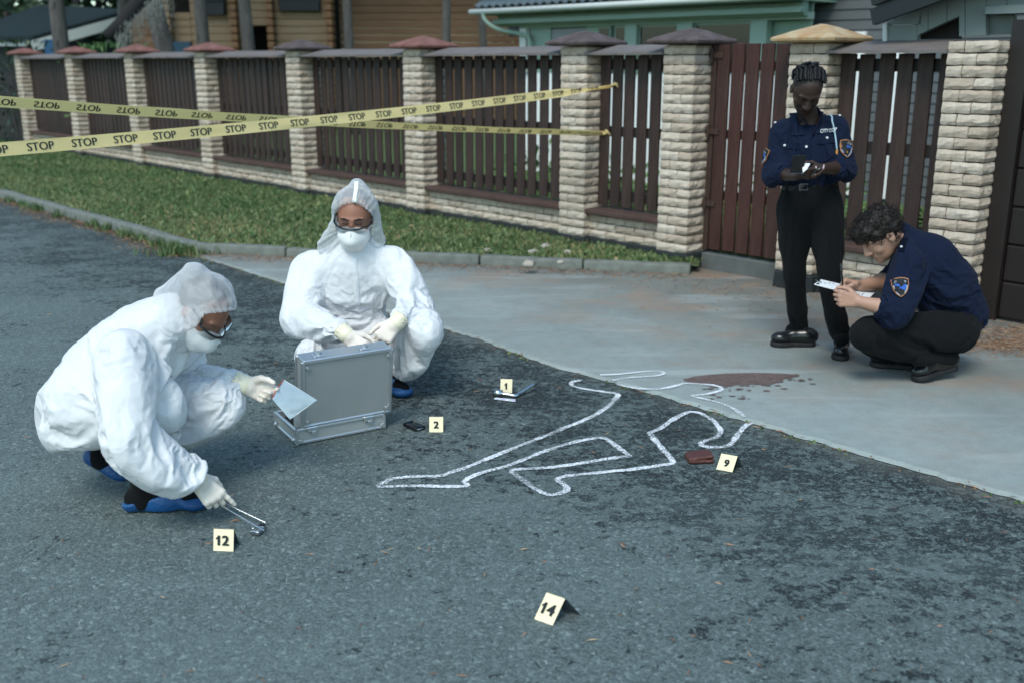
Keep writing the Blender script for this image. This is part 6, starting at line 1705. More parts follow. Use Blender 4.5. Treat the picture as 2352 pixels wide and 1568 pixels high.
# ---------------------------------------------------------------- D: crouching officer
def officer_crouching():
    pel = at(2195, 740, 5.30); P = person(pel, 'crouching dark haired person in navy police shirt writing on a clipboard')
    hc = at(2022, 541, 5.27); f = Vector((-.74, -.10, -.66)); u = Vector((-.66, -.02, .75))
    nb = at(2068, 553, 5.32)
    sp = [at(2194, 730, 5.30), at(2172, 655, 5.30), at(2135, 596, 5.31), at(2100, 572, 5.32), nb]
    shL, elL, wrL = at(2090, 598, 5.14), at(2068, 716, 5.00), at(1972, 693, 5.03)
    shR, elR, wrR = at(2085, 592, 5.50), at(2052, 645, 5.46), at(1972, 657, 5.26)
    hpL, knL, anL = at(2195, 755, 5.19), at(1998, 757, 5.06), at(2140, 826, 5.13); hpR, knR, anR = at(2195, 755, 5.42), at(2005, 772, 5.40), at(2068, 828, 5.40)
    Yv = (0, 1, 0)
    dL = Vector((-.97, .10, .16)).normalized(); dR = Vector((-.93, -.22, .12)).normalized()
    B = Sdf(); B.chain(sp, [.10, .09, .085, .070, .056], .03, flat=Yv, ratio=1.25); B.cap(nb, hc - nrm(f) * .04 - nrm(u) * .045, .060, .056, .03)
    for s_, e_, w_ in ((shR, elR, wrR), (shL, elL, wrL)): B.chain([s_, e_, lerp(e_, w_, .35), w_], [.048, .043, .044, .029], .03)
    for h_, k_, a_ in ((hpR, knR, anR), (hpL, knL, anL)): B.chain([h_, k_, a_], [.06, .045, .034], .03)
    iL = {}; iR = {}
    hand(B, wrL, dL, (.1, .95, -.1), (.05, .15, .95), (.7, 1.0, 1.1, 1.1), .05, (.45, .25), 1.02, 1.0, info=iL)
    hand(B, wrR, dR, (.0, -.75, -.55), (-.1, -.25, .9), (.75, .85, 1.0, 1.05), .05, (.55, .35), 1.02, 1.0, info=iR)
    Lc, M = head(B, hc, f, u, 1.07, 1.1)
    V, Q = B.mesh(.0045); part('body', V, Q, M_SKL, P)
    # hair: curls over a soft cap
    S = Sdf(); S.ell(Lc(0, -.020, .040), A3((.090, .108, .096)) * 1.07, M, .02); S.ell(Lc(0, .055, .080), A3((.070, .050, .040)) * 1.07, M, .03)
    S.plane(Lc(0, .066, .018), nrm(nrm(f) * .6 - nrm(u) * .8), .01)
    for s in (-1, 1): S.ell(Lc(s * .10, .015, -.035), (.045, .065, .055), M, .01, 's')
    V, Q = S.mesh(.006); N = mesh_normals(V, Q); V = V + N * np.array([mnoise.noise(Vector(v) * 40) * .010 + mnoise.noise(Vector(v) * 85) * .006 for v in V])[:, None]; hr = part('hair', V, Q, M_HAIRD, P)
    bm = bmesh.new(); rr = random.Random(5)
    idx = list(range(len(V))); cnt = 0
    while cnt < 420:
        i = rr.choice(idx); v = Vector(V[i]); n = Vector(N[i])
        loc = v - hc
        if loc.dot(nrm(u)) < -.01 and loc.dot(nrm(f)) > -.02: continue
        t_ = n.orthogonal().normalized(); t_ = Matrix.Rotation(rr.uniform(0, 6.28), 3, n) @ t_; b_ = n.cross(t_); r_ = rr.uniform(.006, .013); pts = []
        tw = rr.uniform(3.5, 6.5)
        for j in range(8):
            a_ = j / 7; pts.append(v + n * (.002 + .016 * math.sin(a_ * 2.4)) + t_ * (r_ * math.cos(a_ * tw) + a_ * .022) + b_ * (r_ * math.sin(a_ * tw)) - Vector(P.location))
        tube(bm, pts, [.0022 * (1 - .6 * j / 7) for j in range(8)], 4); cnt += 1
    cu = obj('curls', bm, M_HAIRD, hr, True)
    # trousers
    S = Sdf(); S.cap(at(2205, 722, 5.30), at(2190, 750, 5.30), .115, .125, .04, flat=Yv, ratio=1.25)
    for h_, k_, a_ in ((hpL, knL, anL), (hpR, knR, anR)): S.chain([h_, lerp(h_, k_, .5), k_], [.112, .086, .074], .03); S.chain([k_, lerp(k_, a_, .5), lerp(k_, a_, .78)], [.073, .062, .052], .015)
    fa = [(knL, anL - knL, .12, .3), (knL, knL - hpL, .12, .25), (anL, anL - knL, .1, .3), (hpL, knL - hpL, .14, .3)]
    C_ = Sdf(); C_.cap(at(2205, 722, 5.30), at(2190, 750, 5.30), .105, .115, .04, flat=Yv, ratio=1.25)
    for h_, k_, a_ in ((hpL, knL, anL), (hpR, knR, anR)): C_.chain([h_, lerp(h_, k_, .5), k_, a_], [.10, .076, .060, .040], .03)
    V, Q = clothe(S, C_, [(at(2215, 715, 5.30), .14), (lerp(knL, anL, .78), .06), (lerp(knR, anR, .78), .06)], .014, .024, .005, 15, .065, .5, .35)
    part('trousers', V, Q, M_BLACK, P)
    # shirt
    S = Sdf(); S.chain([at(2204, 708, 5.30), at(2170, 645, 5.30), at(2132, 592, 5.31), at(2094, 568, 5.32)], [.128, .136, .128, .090], .05, flat=Yv, ratio=1.32)
    S.chain([lerp(shL, sp[3], .4), shL, lerp(shL, elL, .5), lerp(shL, elL, .92)], [.085, .080, .078, .080], .02); S.chain([lerp(shL, elL, .9), lerp(elL, wrL, .20)], [.080, .064], .012)
    S.chain([lerp(shR, sp[3], .4), shR, lerp(shR, elR, .7)], [.08, .074, .066], .02); S.chain([lerp(shR, elR, .75), lerp(elR, wrR, .12)], [.066, .060], .012)
    S.cap(nb + Vector((.02, 0, -.01)), nb + Vector((-.035, 0, .045)), .080, .074, .015)
    S.cap(nb + Vector((.0, 0, -.03)), nb + Vector((-.08, 0, .08)), .064, .066, .004, 's')
    fa = [(elL, elL - shL, .13, .35), (shL, elL - shL, .15, .25), (sp[1], sp[0] - sp[1], .15, .25), (sp[0], sp[0] - sp[1], .13, .3)]
    C_ = Sdf(); C_.chain([at(2204, 708, 5.30), at(2170, 645, 5.30), at(2132, 592, 5.31), at(2094, 568, 5.32)], [.116, .122, .114, .080], .05, flat=Yv, ratio=1.30)
    for s_, e_, w_ in ((shR, elR, wrR), (shL, elL, wrL)): C_.chain([s_, e_, lerp(e_, w_, .35), w_], [.060, .054, .054, .036], .02)
    C_.cap(nb + Vector((.02, 0, -.01)), nb + Vector((-.035, 0, .045)), .068, .062, .015)
    V, Q = clothe(S, C_, [(nb + Vector((-.01, 0, .02)), .10), (at(2215, 722, 5.30), .14), (lerp(elL, wrL, .2), .07), (lerp(elR, wrR, .12), .07)], .0125, .022, .008, 18, .085, .22, .5)
    part('shirt', V, Q, M_NAVY, P)
    hit = snapper(V, Q)
    pts = [hit(u_, v_, .007)[0] for u_, v_ in ((2069, 578), (2071, 566), (2074, 554), (2078, 543))]
    bm = bmesh.new(); rows = [[bm.verts.new(hit(u_ + du, v_, .006)[0] - Vector(P.location)) for du in (-7, 0, 7)] for u_, v_ in ((2070, 580), (2072, 570), (2075, 560), (2079, 549))]
    for r0, r1 in zip(rows[:-1], rows[1:]):
        for i in range(2): bm.faces.new((r0[i], r0[i + 1], r1[i + 1], r1[i]))
    bmesh.ops.solidify(bm, geom=bm.faces[:], thickness=.003); obj('epaulette', bm, M_NAVY, P)
    p_, n_ = hit(2070, 570, .010); button(P, p_, n_)
    p_, n_ = hit(2068, 660, .010); shield(P, p_, n_ + Vector((-.1, -.5, 0)), (-.10, 0, 1), 1.02, hit.tree)
    for he, to, up, an in ((at(2190, 838, 5.20), at(2096, 877, 5.06), Vector((-.52, -.10, .85)), anL), (gp(2103, 856), gp(1998, 846), Vector((0, 0, 1)), anR)):
        d_ = (to - he).normalized(); he = to - d_ * .28
        if an is anR: to.z = he.z = .042
        else: to = gp(2096, 884); to.z = .045; he = to + (at(2190, 838, 5.20) - to).normalized() * .28
        S = Sdf(); shoe(S, he, to, up, .046, .060, an); V, Q = S.mesh(.0055); o = part('shoe', V, Q, M_LEATH, P); sock(P, he, d_, an); s_ = sole_mesh(he, to, up, .048, .024, o)
    return P, iL, iR
PA, GA1, GA2 = investigator_side()
PB = investigator_front()
PC, GC1, GC2 = officer_standing()
PD, GD1, GD2 = officer_crouching()
# ================================================================ THINGS ON THE GROUND AND IN HANDS
def ribbon_pts(pts, step):
    out = [Vector(pts[0])]
    for a, b in zip(pts[:-1], pts[1:]):
        a = Vector(a); b = Vector(b); n = max(1, int((b - a).length / step))
        for k in range(1, n + 1): out.append(a.lerp(b, k / n))
    return out
# --- chalk outline of a lying body, drawn across asphalt and concrete
def c1(x, y): return (783.8 + .33326 * x, 522.5 + .33326 * y)
def c4(x, y): return (783.8 + .3337 * x, 1045.1 + .3337 * y)
def c5(x, y): return (1567.6 + .3335 * x, 522.5 + .3335 * y)
asph = [[c1(*q) for q in ((1660, 1047), (1600, 1058), (1582, 1076), (1620, 1095), (1700, 1113), (1800, 1127), (1908, 1144), (1880, 1185), (1840, 1228), (1780, 1268), (1720, 1304), (1620, 1345), (1540, 1376), (1450, 1415), (1330, 1462), (1200, 1512), (1060, 1567))]
        + [c4(*q) for q in ((960, 42), (860, 80), (770, 108), (690, 138), (540, 143), (420, 150), (330, 162), (290, 188), (256, 212), (400, 208), (560, 208), (700, 212), (800, 212), (868, 203), (852, 176), (890, 150), (960, 120), (1050, 95), (1150, 68), (1250, 32))]
        + [c1(*q) for q in ((1340, 1562), (1420, 1530), (1520, 1500), (1640, 1468), (1720, 1453), (1805, 1447), (1860, 1475), (1920, 1520), (1985, 1565))]
        + [c4(*q) for q in ((1960, 8), (1850, 18), (1750, 36), (1600, 60), (1480, 76), (1350, 88), (1182, 100), (1212, 140), (1280, 190), (1350, 236), (1420, 268), (1480, 268), (1540, 247), (1556, 225), (1520, 192), (1482, 165), (1540, 142), (1640, 130), (1800, 115), (1960, 97), (2100, 80), (2230, 62), (2282, 48), (2255, 0))]
        + [c1(*q) for q in ((2222, 1530), (2180, 1480), (2140, 1432), (2128, 1412), (2200, 1380), (2280, 1322), (2350, 1285))]
        + [c5(*q) for q in ((60, 1265), (140, 1283), (205, 1322), (250, 1370), (262, 1402), (240, 1438), (170, 1460), (122, 1482), (145, 1502), (220, 1511), (318, 1496), (360, 1452), (400, 1400), (450, 1352), (482, 1338))]]
conc = [[c5(*q) for q in ((432, 1300), (370, 1257), (300, 1217), (200, 1188), (66, 1156), (150, 1145), (240, 1126), (270, 1110), (236, 1087), (150, 1075), (20, 1069))] + [c1(*q) for q in ((2352, 1075), (2250, 1100), (2150, 1110), (2000, 1097), (1905, 1076))],
        [c1(*q) for q in ((1872, 1050), (1960, 1034), (2050, 1026), (2170, 1018), (2222, 1002), (2190, 986), (2100, 988), (1980, 1000), (1880, 1009), (1784, 1013))]]
def m_chalk():
    t = NT('chalk'); n = t.noise(130, 5, .85); n2 = t.noise(420, 2, .6); at_ = t.new('Attribute', attribute_name='edge')
    m = t.math('ADD', t.math('MULTIPLY', n, 0.95), t.math('MULTIPLY', n2, .25)); m = t.math('ADD', m, t.math('MULTIPLY', at_.outputs['Fac'], -0.34))
    t.set(color=(0.78, 0.80, 0.82), rough=0.95, spec=0.1, alpha=t.maprange(t.math('ADD', m, t.math('MULTIPLY', t.math('SUBTRACT', t.noise(7, 3), .5), .3)), 0.475, 0.53)); return t.m
M_CHALK = m_chalk()
def chalk(path, z, w, name, parent, seed):
    P_ = smooth_path([gp(u, v, z) for u, v in path], 3); P_ = ribbon_pts(P_, .012); V = []; F = []; ed = []
    for i, p in enumerate(P_):
        t = (P_[min(i + 1, len(P_) - 1)] - P_[max(i - 1, 0)]); t.z = 0; t.normalize(); nn = Vector((-t.y, t.x, 0))
        p = p + nn * (mnoise.noise(p * 9) * .004); ww = w * (1 + .35 * mnoise.noise(p * 16 + Vector((seed, 0, 0)))) * 1.35
        for k, e in ((-1, 1.0), (-.45, 0.25), (.45, .25), (1, 1.0)): V.append(p + nn * ww * k); ed.append(e)
        if i:
            b = (i - 1) * 4
            for k in range(3): F.append((b + k, b + k + 1, b + k + 5, b + k + 4))
    me = npmesh(name, [tuple(v) for v in V], F, M_CHALK, False); at_ = me.attributes.new('edge', 'FLOAT', 'POINT'); at_.data.foreach_set('value', np.array(ed, np.float32))
    return link(name, me, parent)
ch = empty('chalk_outline', (0, 0, 0)); tag(ch, 'white chalk outline of a lying body drawn across asphalt and concrete', 'chalk outline')
chalk(asph[0], 0.005, .0165, 'legs_line', ch, 1); chalk(conc[0], 0.0235, .014, 'head_line', ch, 2); chalk(conc[1], 0.0235, .013, 'arm_line', ch, 3)
# --- wet brownish red stain with splashes
def m_blood():
    t = NT('dried_blood'); n = t.noise(26, 5, .7)
    sep = t.noise(3.0, 3)
    t.set(color=t.mix(t.maprange(n, .35, .7), (0.13, 0.080, 0.072), (0.19, 0.140, 0.125)), rough=0.45, spec=.4, alpha=t.maprange(t.noise(60, 4, .7), .25, .6, .55, .92)); return t.m
M_BLOOD = m_blood()
def blot(pts, z, name, parent, jit=.012):
    bm = bmesh.new(); P_ = ribbon_pts([gp(u, v, z) for u, v in pts + pts[:1]], .02)[:-1]
    vs = [bm.verts.new(p + Vector((mnoise.noise(p * 18) * jit, mnoise.noise(p * 18 + Vector((7, 0, 0))) * jit, 0))) for p in P_]; f = bm.faces.new(vs); bmesh.ops.triangulate(bm, faces=[f]); return obj(name, bm, M_BLOOD, parent)
st = empty('stain', (0, 0, 0)); tag(st, 'brownish red stain with splashes on the concrete before the crouching officer', 'stain')
blot([c5(*q) for q in ((8, 1040), (60, 1026), (150, 1012), (300, 1002), (480, 998), (640, 1000), (760, 1008), (815, 1022), (740, 1030), (700, 1040), (690, 1062), (640, 1066), (600, 1082), (520, 1078), (470, 1072), (430, 1084), (380, 1076), (330, 1088), (240, 1080), (120, 1072), (40, 1062))], .0225, 'puddle', st, .01)
rb = random.Random(4)
for k in range(46):
    x = rb.uniform(150, 900); y = rb.gauss(1095, 16) if x < 720 else rb.gauss(1050, 22)
    if k > 36: x, y = rb.uniform(150, 480), rb.uniform(1110, 1190)
    p = gp(*c5(x, y), .0228); bm = bmesh.new(); r_ = rb.uniform(.004, .013); n = 9
    bm.faces.new([bm.verts.new(p + Vector((math.cos(a) * r_ * rb.uniform(.8, 2.0), math.sin(a) * r_ * rb.uniform(.7, 1.2), 0))) for a in [i * 6.283 / n for i in range(n)]]); obj('splash', bm, M_BLOOD, st)

# --- barrier tapes
def m_tape():
    t = NT('yellow_tape'); n = t.noise(3, 4, .6)
    t.set(color=t.mix(n, (0.90, 0.67, 0.29), (0.93, 0.74, 0.38)), rough=.35, spec=.45); tl = t.new('BsdfTranslucent'); tl.inputs[0].default_value = (.88, .68, .26, 1)
    m = t.new('MixShader'); m.inputs[0].default_value = .35; t.con(t.bsdf.outputs[0], m.inputs[1]); t.con(tl.outputs[0], m.inputs[2]); t.con(m.outputs[0], t.out.inputs[0]); return t.m
M_TAPE = m_tape(); M_INK = simple('black_tape_print', (0.035, 0.037, 0.030), .6, .2)
def tape(p0, p1, w0, roll, flip, label, sag, knot, seed, pitch, start, width=.068):
    """flat ribbon from p0 (off to the left) to p1 (tied on the fence); roll(f) twists it about its length"""
    T_ = empty('barrier_tape', p0); tag(T_, label, 'tape', 'STOP barrier tapes'); L = (p1 - p0).length; ax = (p1 - p0).normalized()
    def fr(f):
        c = (p1 - p0) * f + Vector((0, 0, -sag * 4 * f * (1 - f))); up = Vector((0, 0, 1)); up = (up - ax * up.dot(ax)).normalized(); sd = ax.cross(up)
        r = roll(f); wv = up * math.cos(r) + sd * math.sin(r); return c, wv, (ax.cross(wv)).normalized()
    n = 90; m = 4; V = []; F = []
    for i in range(n + 1):
        f = i / n; c, wv, nn = fr(f); wd = width * (1 if f < .88 else max(.28, 1 - (f - .88) * 6))
        for k in range(m + 1):
            s = k / m - .5; V.append(c + wv * s * wd + nn * (.006 * mnoise.noise(Vector((f * 14, s * 2, seed))) + (.014 * math.sin(s * 9) * max(0, f - .80) / .2)))
    for i in range(n):
        for k in range(m): b = i * (m + 1) + k; F.append((b, b + 1, b + m + 2, b + m + 1))
    o = link('ribbon', npmesh('ribbon', [tuple(v) for v in V], F, M_TAPE, True), T_)
    TV, TF = text_mesh('STOP', 1.0); hx = max(v.x for v in TV); hy = max(v.y for v in TV); hgt = width * .60; wid = width * 2.0
    tris = []
    s = start
    while s < L * .985:
        bm = bmesh.new(); vs = []; bold = []
        for v, o3 in [(v, o3) for o3 in (-1, 0, 1) for v in TV]:
            along = s + v.x / hx * wid / 2 + o3 * .0016; f = along / L; c, wv, nn = fr(f); yy = v.y / hy * hgt / 2 * (-1 if flip else 1); wd = 1 if f < .88 else max(.28, 1 - (f - .88) * 6)
            off = .006 * mnoise.noise(Vector((f * 14, yy / width * 2, seed))) + (.014 * math.sin(yy / width * 9) * max(0, f - .80) / .2)
            side = 1 if nn.dot(Vector((0, CAM_H * 0, 0)) - (c + p0 - Vector((0, 0, CAM_H)))) > 0 else -1
            vs.append(bm.verts.new(c + wv * yy * wd + nn * (off + side * (.0022 + .0003 * o3))))
        for b_ in range(3):
            for q in TF: bm.faces.new([vs[i + b_ * len(TV)] for i in q])
        obj('lettering', bm, M_INK, o, keep=True); s += pitch
    bm = bmesh.new(); tube(bm, [(p1 - p0) + Vector(k) for k in knot], .012, 7); tube(bm, [(p1 - p0) + Vector((0.0, 0, 0)), (p1 - p0) + Vector((.01, -.03, .025)), (p1 - p0) + Vector((.05, -.03, -.015))], .010, 6); obj('knot', bm, M_TAPE, T_, True)
    return T_
tA1 = onp(1408, 198, FP(1.0, .155), E2); tB1 = onp(1388, 306, FP(1.0, .155), E2)
def at_depth(u, v, zc):
    d = ray(u, v); fwd = Vector((0, CP, -SP)); return Vector((0, 0, CAM_H)) + d * (zc / d.dot(fwd))
tA0 = at_depth(-160, 357, 4.80); tB0 = at_depth(-160, 222, 5.3)
tape(tA0, tA1, .07, lambda f: -.10 - .25 * f - (1.0 * max(0, f - .86) / .14), False, 'yellow STOP barrier tape rising to the right, its words upright', .03, [(-.04, -.01, -.01), (0, -.02, .012), (.04, -.02, .02), (.08, -.025, .012)], 1, .232, .06)
tape(tB0, tB1, .07, lambda f: .42 + .55 * f, True, 'yellow STOP barrier tape sinking to the right, its words upside down', .03, [(-.03, -.01, 0), (0, -.02, -.006), (.03, -.02, .004)], 2, .232, .12)

# --- aluminium case
M_ALU = (lambda t: (t.set(color=t.mix(t.noise(5, 6, .7), (.36, .375, .37), (.46, .47, .465)), rough=.45, metal=.5, normal=t.bump(t.noise(70, 3), .15, .002)), t.m)[1])(NT('grey_case_panel'))
M_ALUR = (lambda t: (t.set(color=(.62, .64, .65), rough=.32, metal=.85), t.m)[1])(NT('aluminium_rim')); M_LINE = simple('black_foam', (.008, .009, .010), .9, .2)
cA = gp(683, 1022); cB = gp(885, 991); cx_ = (cB - cA).normalized(); CL = (cB - cA).length + .012; cy_ = Vector((-cx_.y, cx_.x, 0)); CD = .285; TH = .070
K = empty('metal_case', cA, math.atan2(cx_.y, cx_.x) + .11); tag(K, 'open aluminium equipment case between the two people in white coveralls', 'case')
def shell(name, mat, x0, x1, y0, y1, z0, z1, t=.008, par=K, open_top=True):
    bm = bmesh.new()
    bx(bm, Vector(((x0 + x1) / 2, (y0 + y1) / 2, z0 + t / 2)), (x1 - x0, y1 - y0, t))
    bx(bm, Vector(((x0 + x1) / 2, y0 + t / 2, (z0 + z1) / 2 + t / 2)), (x1 - x0, t, z1 - z0 - t)); bx(bm, Vector(((x0 + x1) / 2, y1 - t / 2, (z0 + z1) / 2 + t / 2)), (x1 - x0, t, z1 - z0 - t))
    for x in (x0 + t / 2, x1 - t / 2): bx(bm, Vector((x, (y0 + y1) / 2, (z0 + z1) / 2 + t / 2)), (t, y1 - y0 - 2 * t, z1 - z0 - t))
    return obj(name, bm, mat, par)
tr_ = shell('tray', M_ALU, 0, CL, 0, CD, .004, TH)
bm = bmesh.new()
for z in (.010, TH):
    for (x0, y0, x1, y1) in ((0, 0, CL, 0), (CL, 0, CL, CD), (CL, CD, 0, CD), (0, CD, 0, 0)):
        c_ = Vector(((x0 + x1) / 2, (y0 + y1) / 2, z)); bx(bm, c_, (abs(x1 - x0) + .014, abs(y1 - y0) + .014, .013), bevel=.003)
for x, y in ((0, 0), (CL, 0), (CL, CD), (0, CD)): bx(bm, Vector((x, y, TH / 2)), (.016, .016, TH), bevel=.004)
obj('edge_rail', bm, M_ALUR, tr_)
bm = bmesh.new(); bx(bm, Vector((CL / 2, CD / 2, .03)), (CL - .03, CD - .03, .03)); obj('foam', bm, M_LINE, tr_)
for k in range(3):
    bm = bmesh.new(); bx(bm, Vector((.06 + k * .035, CD * .45, .060)), (.028, .14, .012), bevel=.003); obj('tool_pouch', bm, M_LINE, tr_)
def stud(par, p, ax, r=.011):
    bm = bmesh.new(); m_ = Vector(ax).to_track_quat('Z', 'Y').to_matrix().to_4x4()
    bmesh.ops.create_cone(bm, segments=14, radius1=r, radius2=r * .9, depth=.006, cap_ends=True, matrix=Matrix.Translation(p) @ m_); bmesh.ops.create_cone(bm, segments=10, radius1=r * .45, radius2=r * .3, depth=.006, cap_ends=True, matrix=Matrix.Translation(Vector(p) + Vector(ax) * .004) @ m_); return obj('corner_stud', bm, M_ALUR, par)
for x in (.014, CL - .014): stud(tr_, Vector((x, -.012, .022)), (0, -1, 0))
for y in (.02, CD - .02): stud(tr_, Vector((-.012, y, .022)), (-1, 0, 0))
# lid hinged on the near edge, leaning a little towards us; built in its own frame
Ld = empty('lid', (0, 0, 0)); Ld.parent = K; Ld.location = (.032, .004, TH + .008); Ld.rotation_euler = (math.radians(9), 0, 0)
LT = .078; LH = CD + .034; LW = CL - .004
def lb(name, mat, c, s, bev=.003, par=Ld):
    bm = bmesh.new(); bx(bm, Vector(c), s, bevel=bev); return obj(name, bm, mat, par)
lb('panel', M_ALU, (LW / 2, 0, LH / 2), (LW, .008, LH), 0)
for z in (LH / 2,): pass
lb('side', M_ALU, (.004, LT / 2, LH / 2), (.007, LT - .01, LH - .01), 0); lb('side', M_ALU, (LW - .004, LT / 2, LH / 2), (.007, LT - .01, LH - .01), 0); lb('top', M_ALUR, (LW / 2, LT / 2, LH), (LW, LT, .010)); lb('bottom', M_ALU, (LW / 2, LT / 2, .004), (LW - .01, LT - .01, .007), 0)
lb('foam', M_LINE, (LW / 2, .02, LH / 2), (LW - .03, .03, LH - .03))
bm = bmesh.new()
for x in (0, LW): bx(bm, Vector((x, -.002, LH / 2)), (.020, .014, LH + .006), bevel=.004); bx(bm, Vector((x, LT, LH / 2)), (.014, .012, LH), bevel=.003)
bx(bm, Vector((LW / 2, -.003, LH)), (LW, .014, .020), bevel=.004); bx(bm, Vector((LW / 2, -.003, .004)), (LW, .014, .016), bevel=.004); bx(bm, Vector((LW / 2, LT, LH)), (LW, .012, .012), bevel=.003)
obj('edge_rail', bm, M_ALUR, Ld)
for x in (.018, LW - .018):
    for z in (.028, LH - .026): stud(Ld, Vector((x, -.012, z)), (0, -1, 0))
for x in (.085, LW - .115):
    lb('latch', M_ALUR, (x, LT * .45, LH + .008), (.052, .036, .007)); bm = bmesh.new(); bmesh.ops.create_cone(bm, segments=16, radius1=.012, radius2=.011, depth=.014, cap_ends=True, matrix=Matrix.Translation((x, LT * .42, LH + .018))); obj('latch_knob', bm, M_ALUR, Ld)
for x in (.07, CL - .08):
    bm = bmesh.new(); bx(bm, Vector((x, -.010, TH - .004)), (.045, .008, .022), bevel=.002); tube(bm, [(x - .022, -.013, TH + .006), (x + .022, -.013, TH + .006)], .005, 8); bx(bm, Vector((x + .006, -.014, TH - .018)), (.02, .006, .012), bevel=.002); obj('hinge', bm, M_ALUR, K)
# clear bags standing in the case
bg_ = bmesh.new(); M_RED = simple('red_seal', (.55, .03, .03), .5); 
bx(bg_, Vector((.030, .045, .11)), (.05, .003, .10)); bo = obj('evidence_bag', bg_, simple('clear_film', (.55, .60, .63), .2, .05, alpha=.55), None); bo.location = K.location; bo.rotation_euler = K.rotation_euler
tag(bo, 'clear plastic bag with red seal standing inside the open metal case', 'bag')
bm = bmesh.new(); bx(bm, Vector((.052, .043, .11)), (.003, .004, .10)); obj('seal', bm, M_RED, bo)

# --- numbered tent cards
M_CARD = simple('cream_card', (.86, .74, .50), .75, .03, 8); M_CARDB = simple('shaded_card_back', (.045, .060, .075), .7, .1, 8); M_NUM = simple('black_number', (.012, .016, .018), .7, .1)  # back flap's shade is put into its dark colour
def card(num, bl, br, h, label, lean=.16, skew=0.0, back=.075):
    """bl, br: image points of the lower front corners; a folded card standing on both edges"""
    a, b = gp(*bl), gp(*br); d = (b - a); w = d.length; rz = math.atan2(d.y, d.x); T_ = empty('number_card', a, rz); tag(T_, label, 'card', 'numbered evidence cards')
    top = Vector((skew, h * lean * 1.6, h)); bm = bmesh.new(); th = .0016
    v = [Vector((0, 0, .001)), Vector((w, 0, .001)), Vector((w, 0, 0)) + top, top]
    n_ = (v[1] - v[0]).cross(v[3] - v[0]).normalized()
    def sheet(q, nn, name, par, mat=None):
        bm = bmesh.new(); f0 = [bm.verts.new(p) for p in q]; f1 = [bm.verts.new(p + nn * th) for p in q]; bm.faces.new(f0); bm.faces.new(f1[::-1])
        for i in range(4): bm.faces.new((f0[i], f1[i], f1[(i + 1) % 4], f0[(i + 1) % 4]))
        return obj(name, bm, mat or M_CARD, par)
    fr_ = sheet(v, -n_, 'front', T_)
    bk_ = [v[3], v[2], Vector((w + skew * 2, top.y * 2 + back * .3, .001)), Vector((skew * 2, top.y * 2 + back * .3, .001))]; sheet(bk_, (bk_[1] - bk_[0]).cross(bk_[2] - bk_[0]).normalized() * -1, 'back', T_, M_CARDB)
    TV, TF = text_mesh(num, 1.0); hy = max(p.y for p in TV); hh = h * .43; k = hh / 2 / hy; ex = (v[1] - v[0]).normalized(); ey = (v[3] - v[0]).normalized(); c = (v[0] + v[2]) / 2 - ey * h * .03; nf = n_ if n_.y < 0 else -n_; bm = bmesh.new(); lift = nf * .0026
    # heavy numerals: several slightly offset copies thicken the strokes
    for dx in (-.05, 0, .05):
        for dy in (-.02, .02):
            vs = [bm.verts.new(c + ex * (p.x + dx) * k + ey * (p.y + dy) * k + lift * (1 + dx * 2 + dy)) for p in TV]
            for q in TF:
                try: bm.faces.new([vs[i] for i in q])
                except ValueError: pass
    if num[0] == '1':                                          # the flag of the numeral one
        xl = min(p.x for p in TV); yt = max(p.y for p in TV)
        q = [(xl + .02, yt), (xl + .02, yt - .17), (xl - .16, yt - .30), (xl - .16, yt - .17)]
        bm.faces.new([bm.verts.new(c + ex * x_ * k + ey * y_ * k + lift * 1.05) for x_, y_ in q])
    obj('numeral', bm, M_NUM, fr_, keep=True); return T_
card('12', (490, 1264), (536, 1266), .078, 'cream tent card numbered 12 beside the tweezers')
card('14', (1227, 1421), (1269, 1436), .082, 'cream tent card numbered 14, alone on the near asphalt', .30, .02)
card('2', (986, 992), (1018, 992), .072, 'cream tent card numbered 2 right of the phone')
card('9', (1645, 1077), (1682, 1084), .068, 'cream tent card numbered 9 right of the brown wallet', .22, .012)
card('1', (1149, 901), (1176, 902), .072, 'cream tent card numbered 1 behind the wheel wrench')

# --- phone, wallet, wrench, banknote, lighter
def boxy(name, mat, c, s, rz, bev, seg=3, par=None, tilt=0):
    bm = bmesh.new(); bx(bm, Vector((0, 0, 0)), s, bevel=bev, seg=seg); o = obj(name, bm, mat, par, True); o.location = c; o.rotation_euler = (tilt, 0, rz); return o
M_PHONE = simple('black_phone', (.008, .009, .011), .18, .2); M_CHR = (lambda t: (t.set(color=(.55, .57, .58), rough=.22, metal=1.0), t.m)[1])(NT('chromed_steel'))
pa_, pb_ = gp(940, 975), gp(963, 985); rz = math.atan2((pb_ - pa_).y, (pb_ - pa_).x)
ph = boxy('phone', M_PHONE, gp(951, 982) + Vector((0, 0, .011)), (.105, .058, .016), rz, .005); tag(ph, 'black phone lying on the asphalt left of card 2', 'phone')
boxy('screen', simple('dark_glass', (.010, .012, .016), .05, .1), (0, 0, .0085), (.092, .05, .001), 0, .0004, 1, ph); boxy('silver_edge', M_CHR, (.052, 0, -.001), (.003, .04, .006), 0, .001, 1, ph)
M_WAL = simple('red_brown_leather', (.085, .028, .022), .45, .3, 18, .3, 60)
wp = gp(1606, 1058); S = Sdf(); wx = (gp(1640, 1052) - gp(1572, 1052)).normalized(); wy = Vector((-wx.y, wx.x, 0))
for z_, t_, k_ in ((.010, .0, 1), (.026, .10, .96)):
    S.box(wp + Vector((0, 0, z_)) + wy * .004, (.056 * k_, .042 * k_, .0075), np.array(Matrix.Rotation(math.atan2(wx.y, wx.x) + .1, 3, 'Z') @ Matrix.Rotation(-t_, 3, 'Y')), .006, .006)
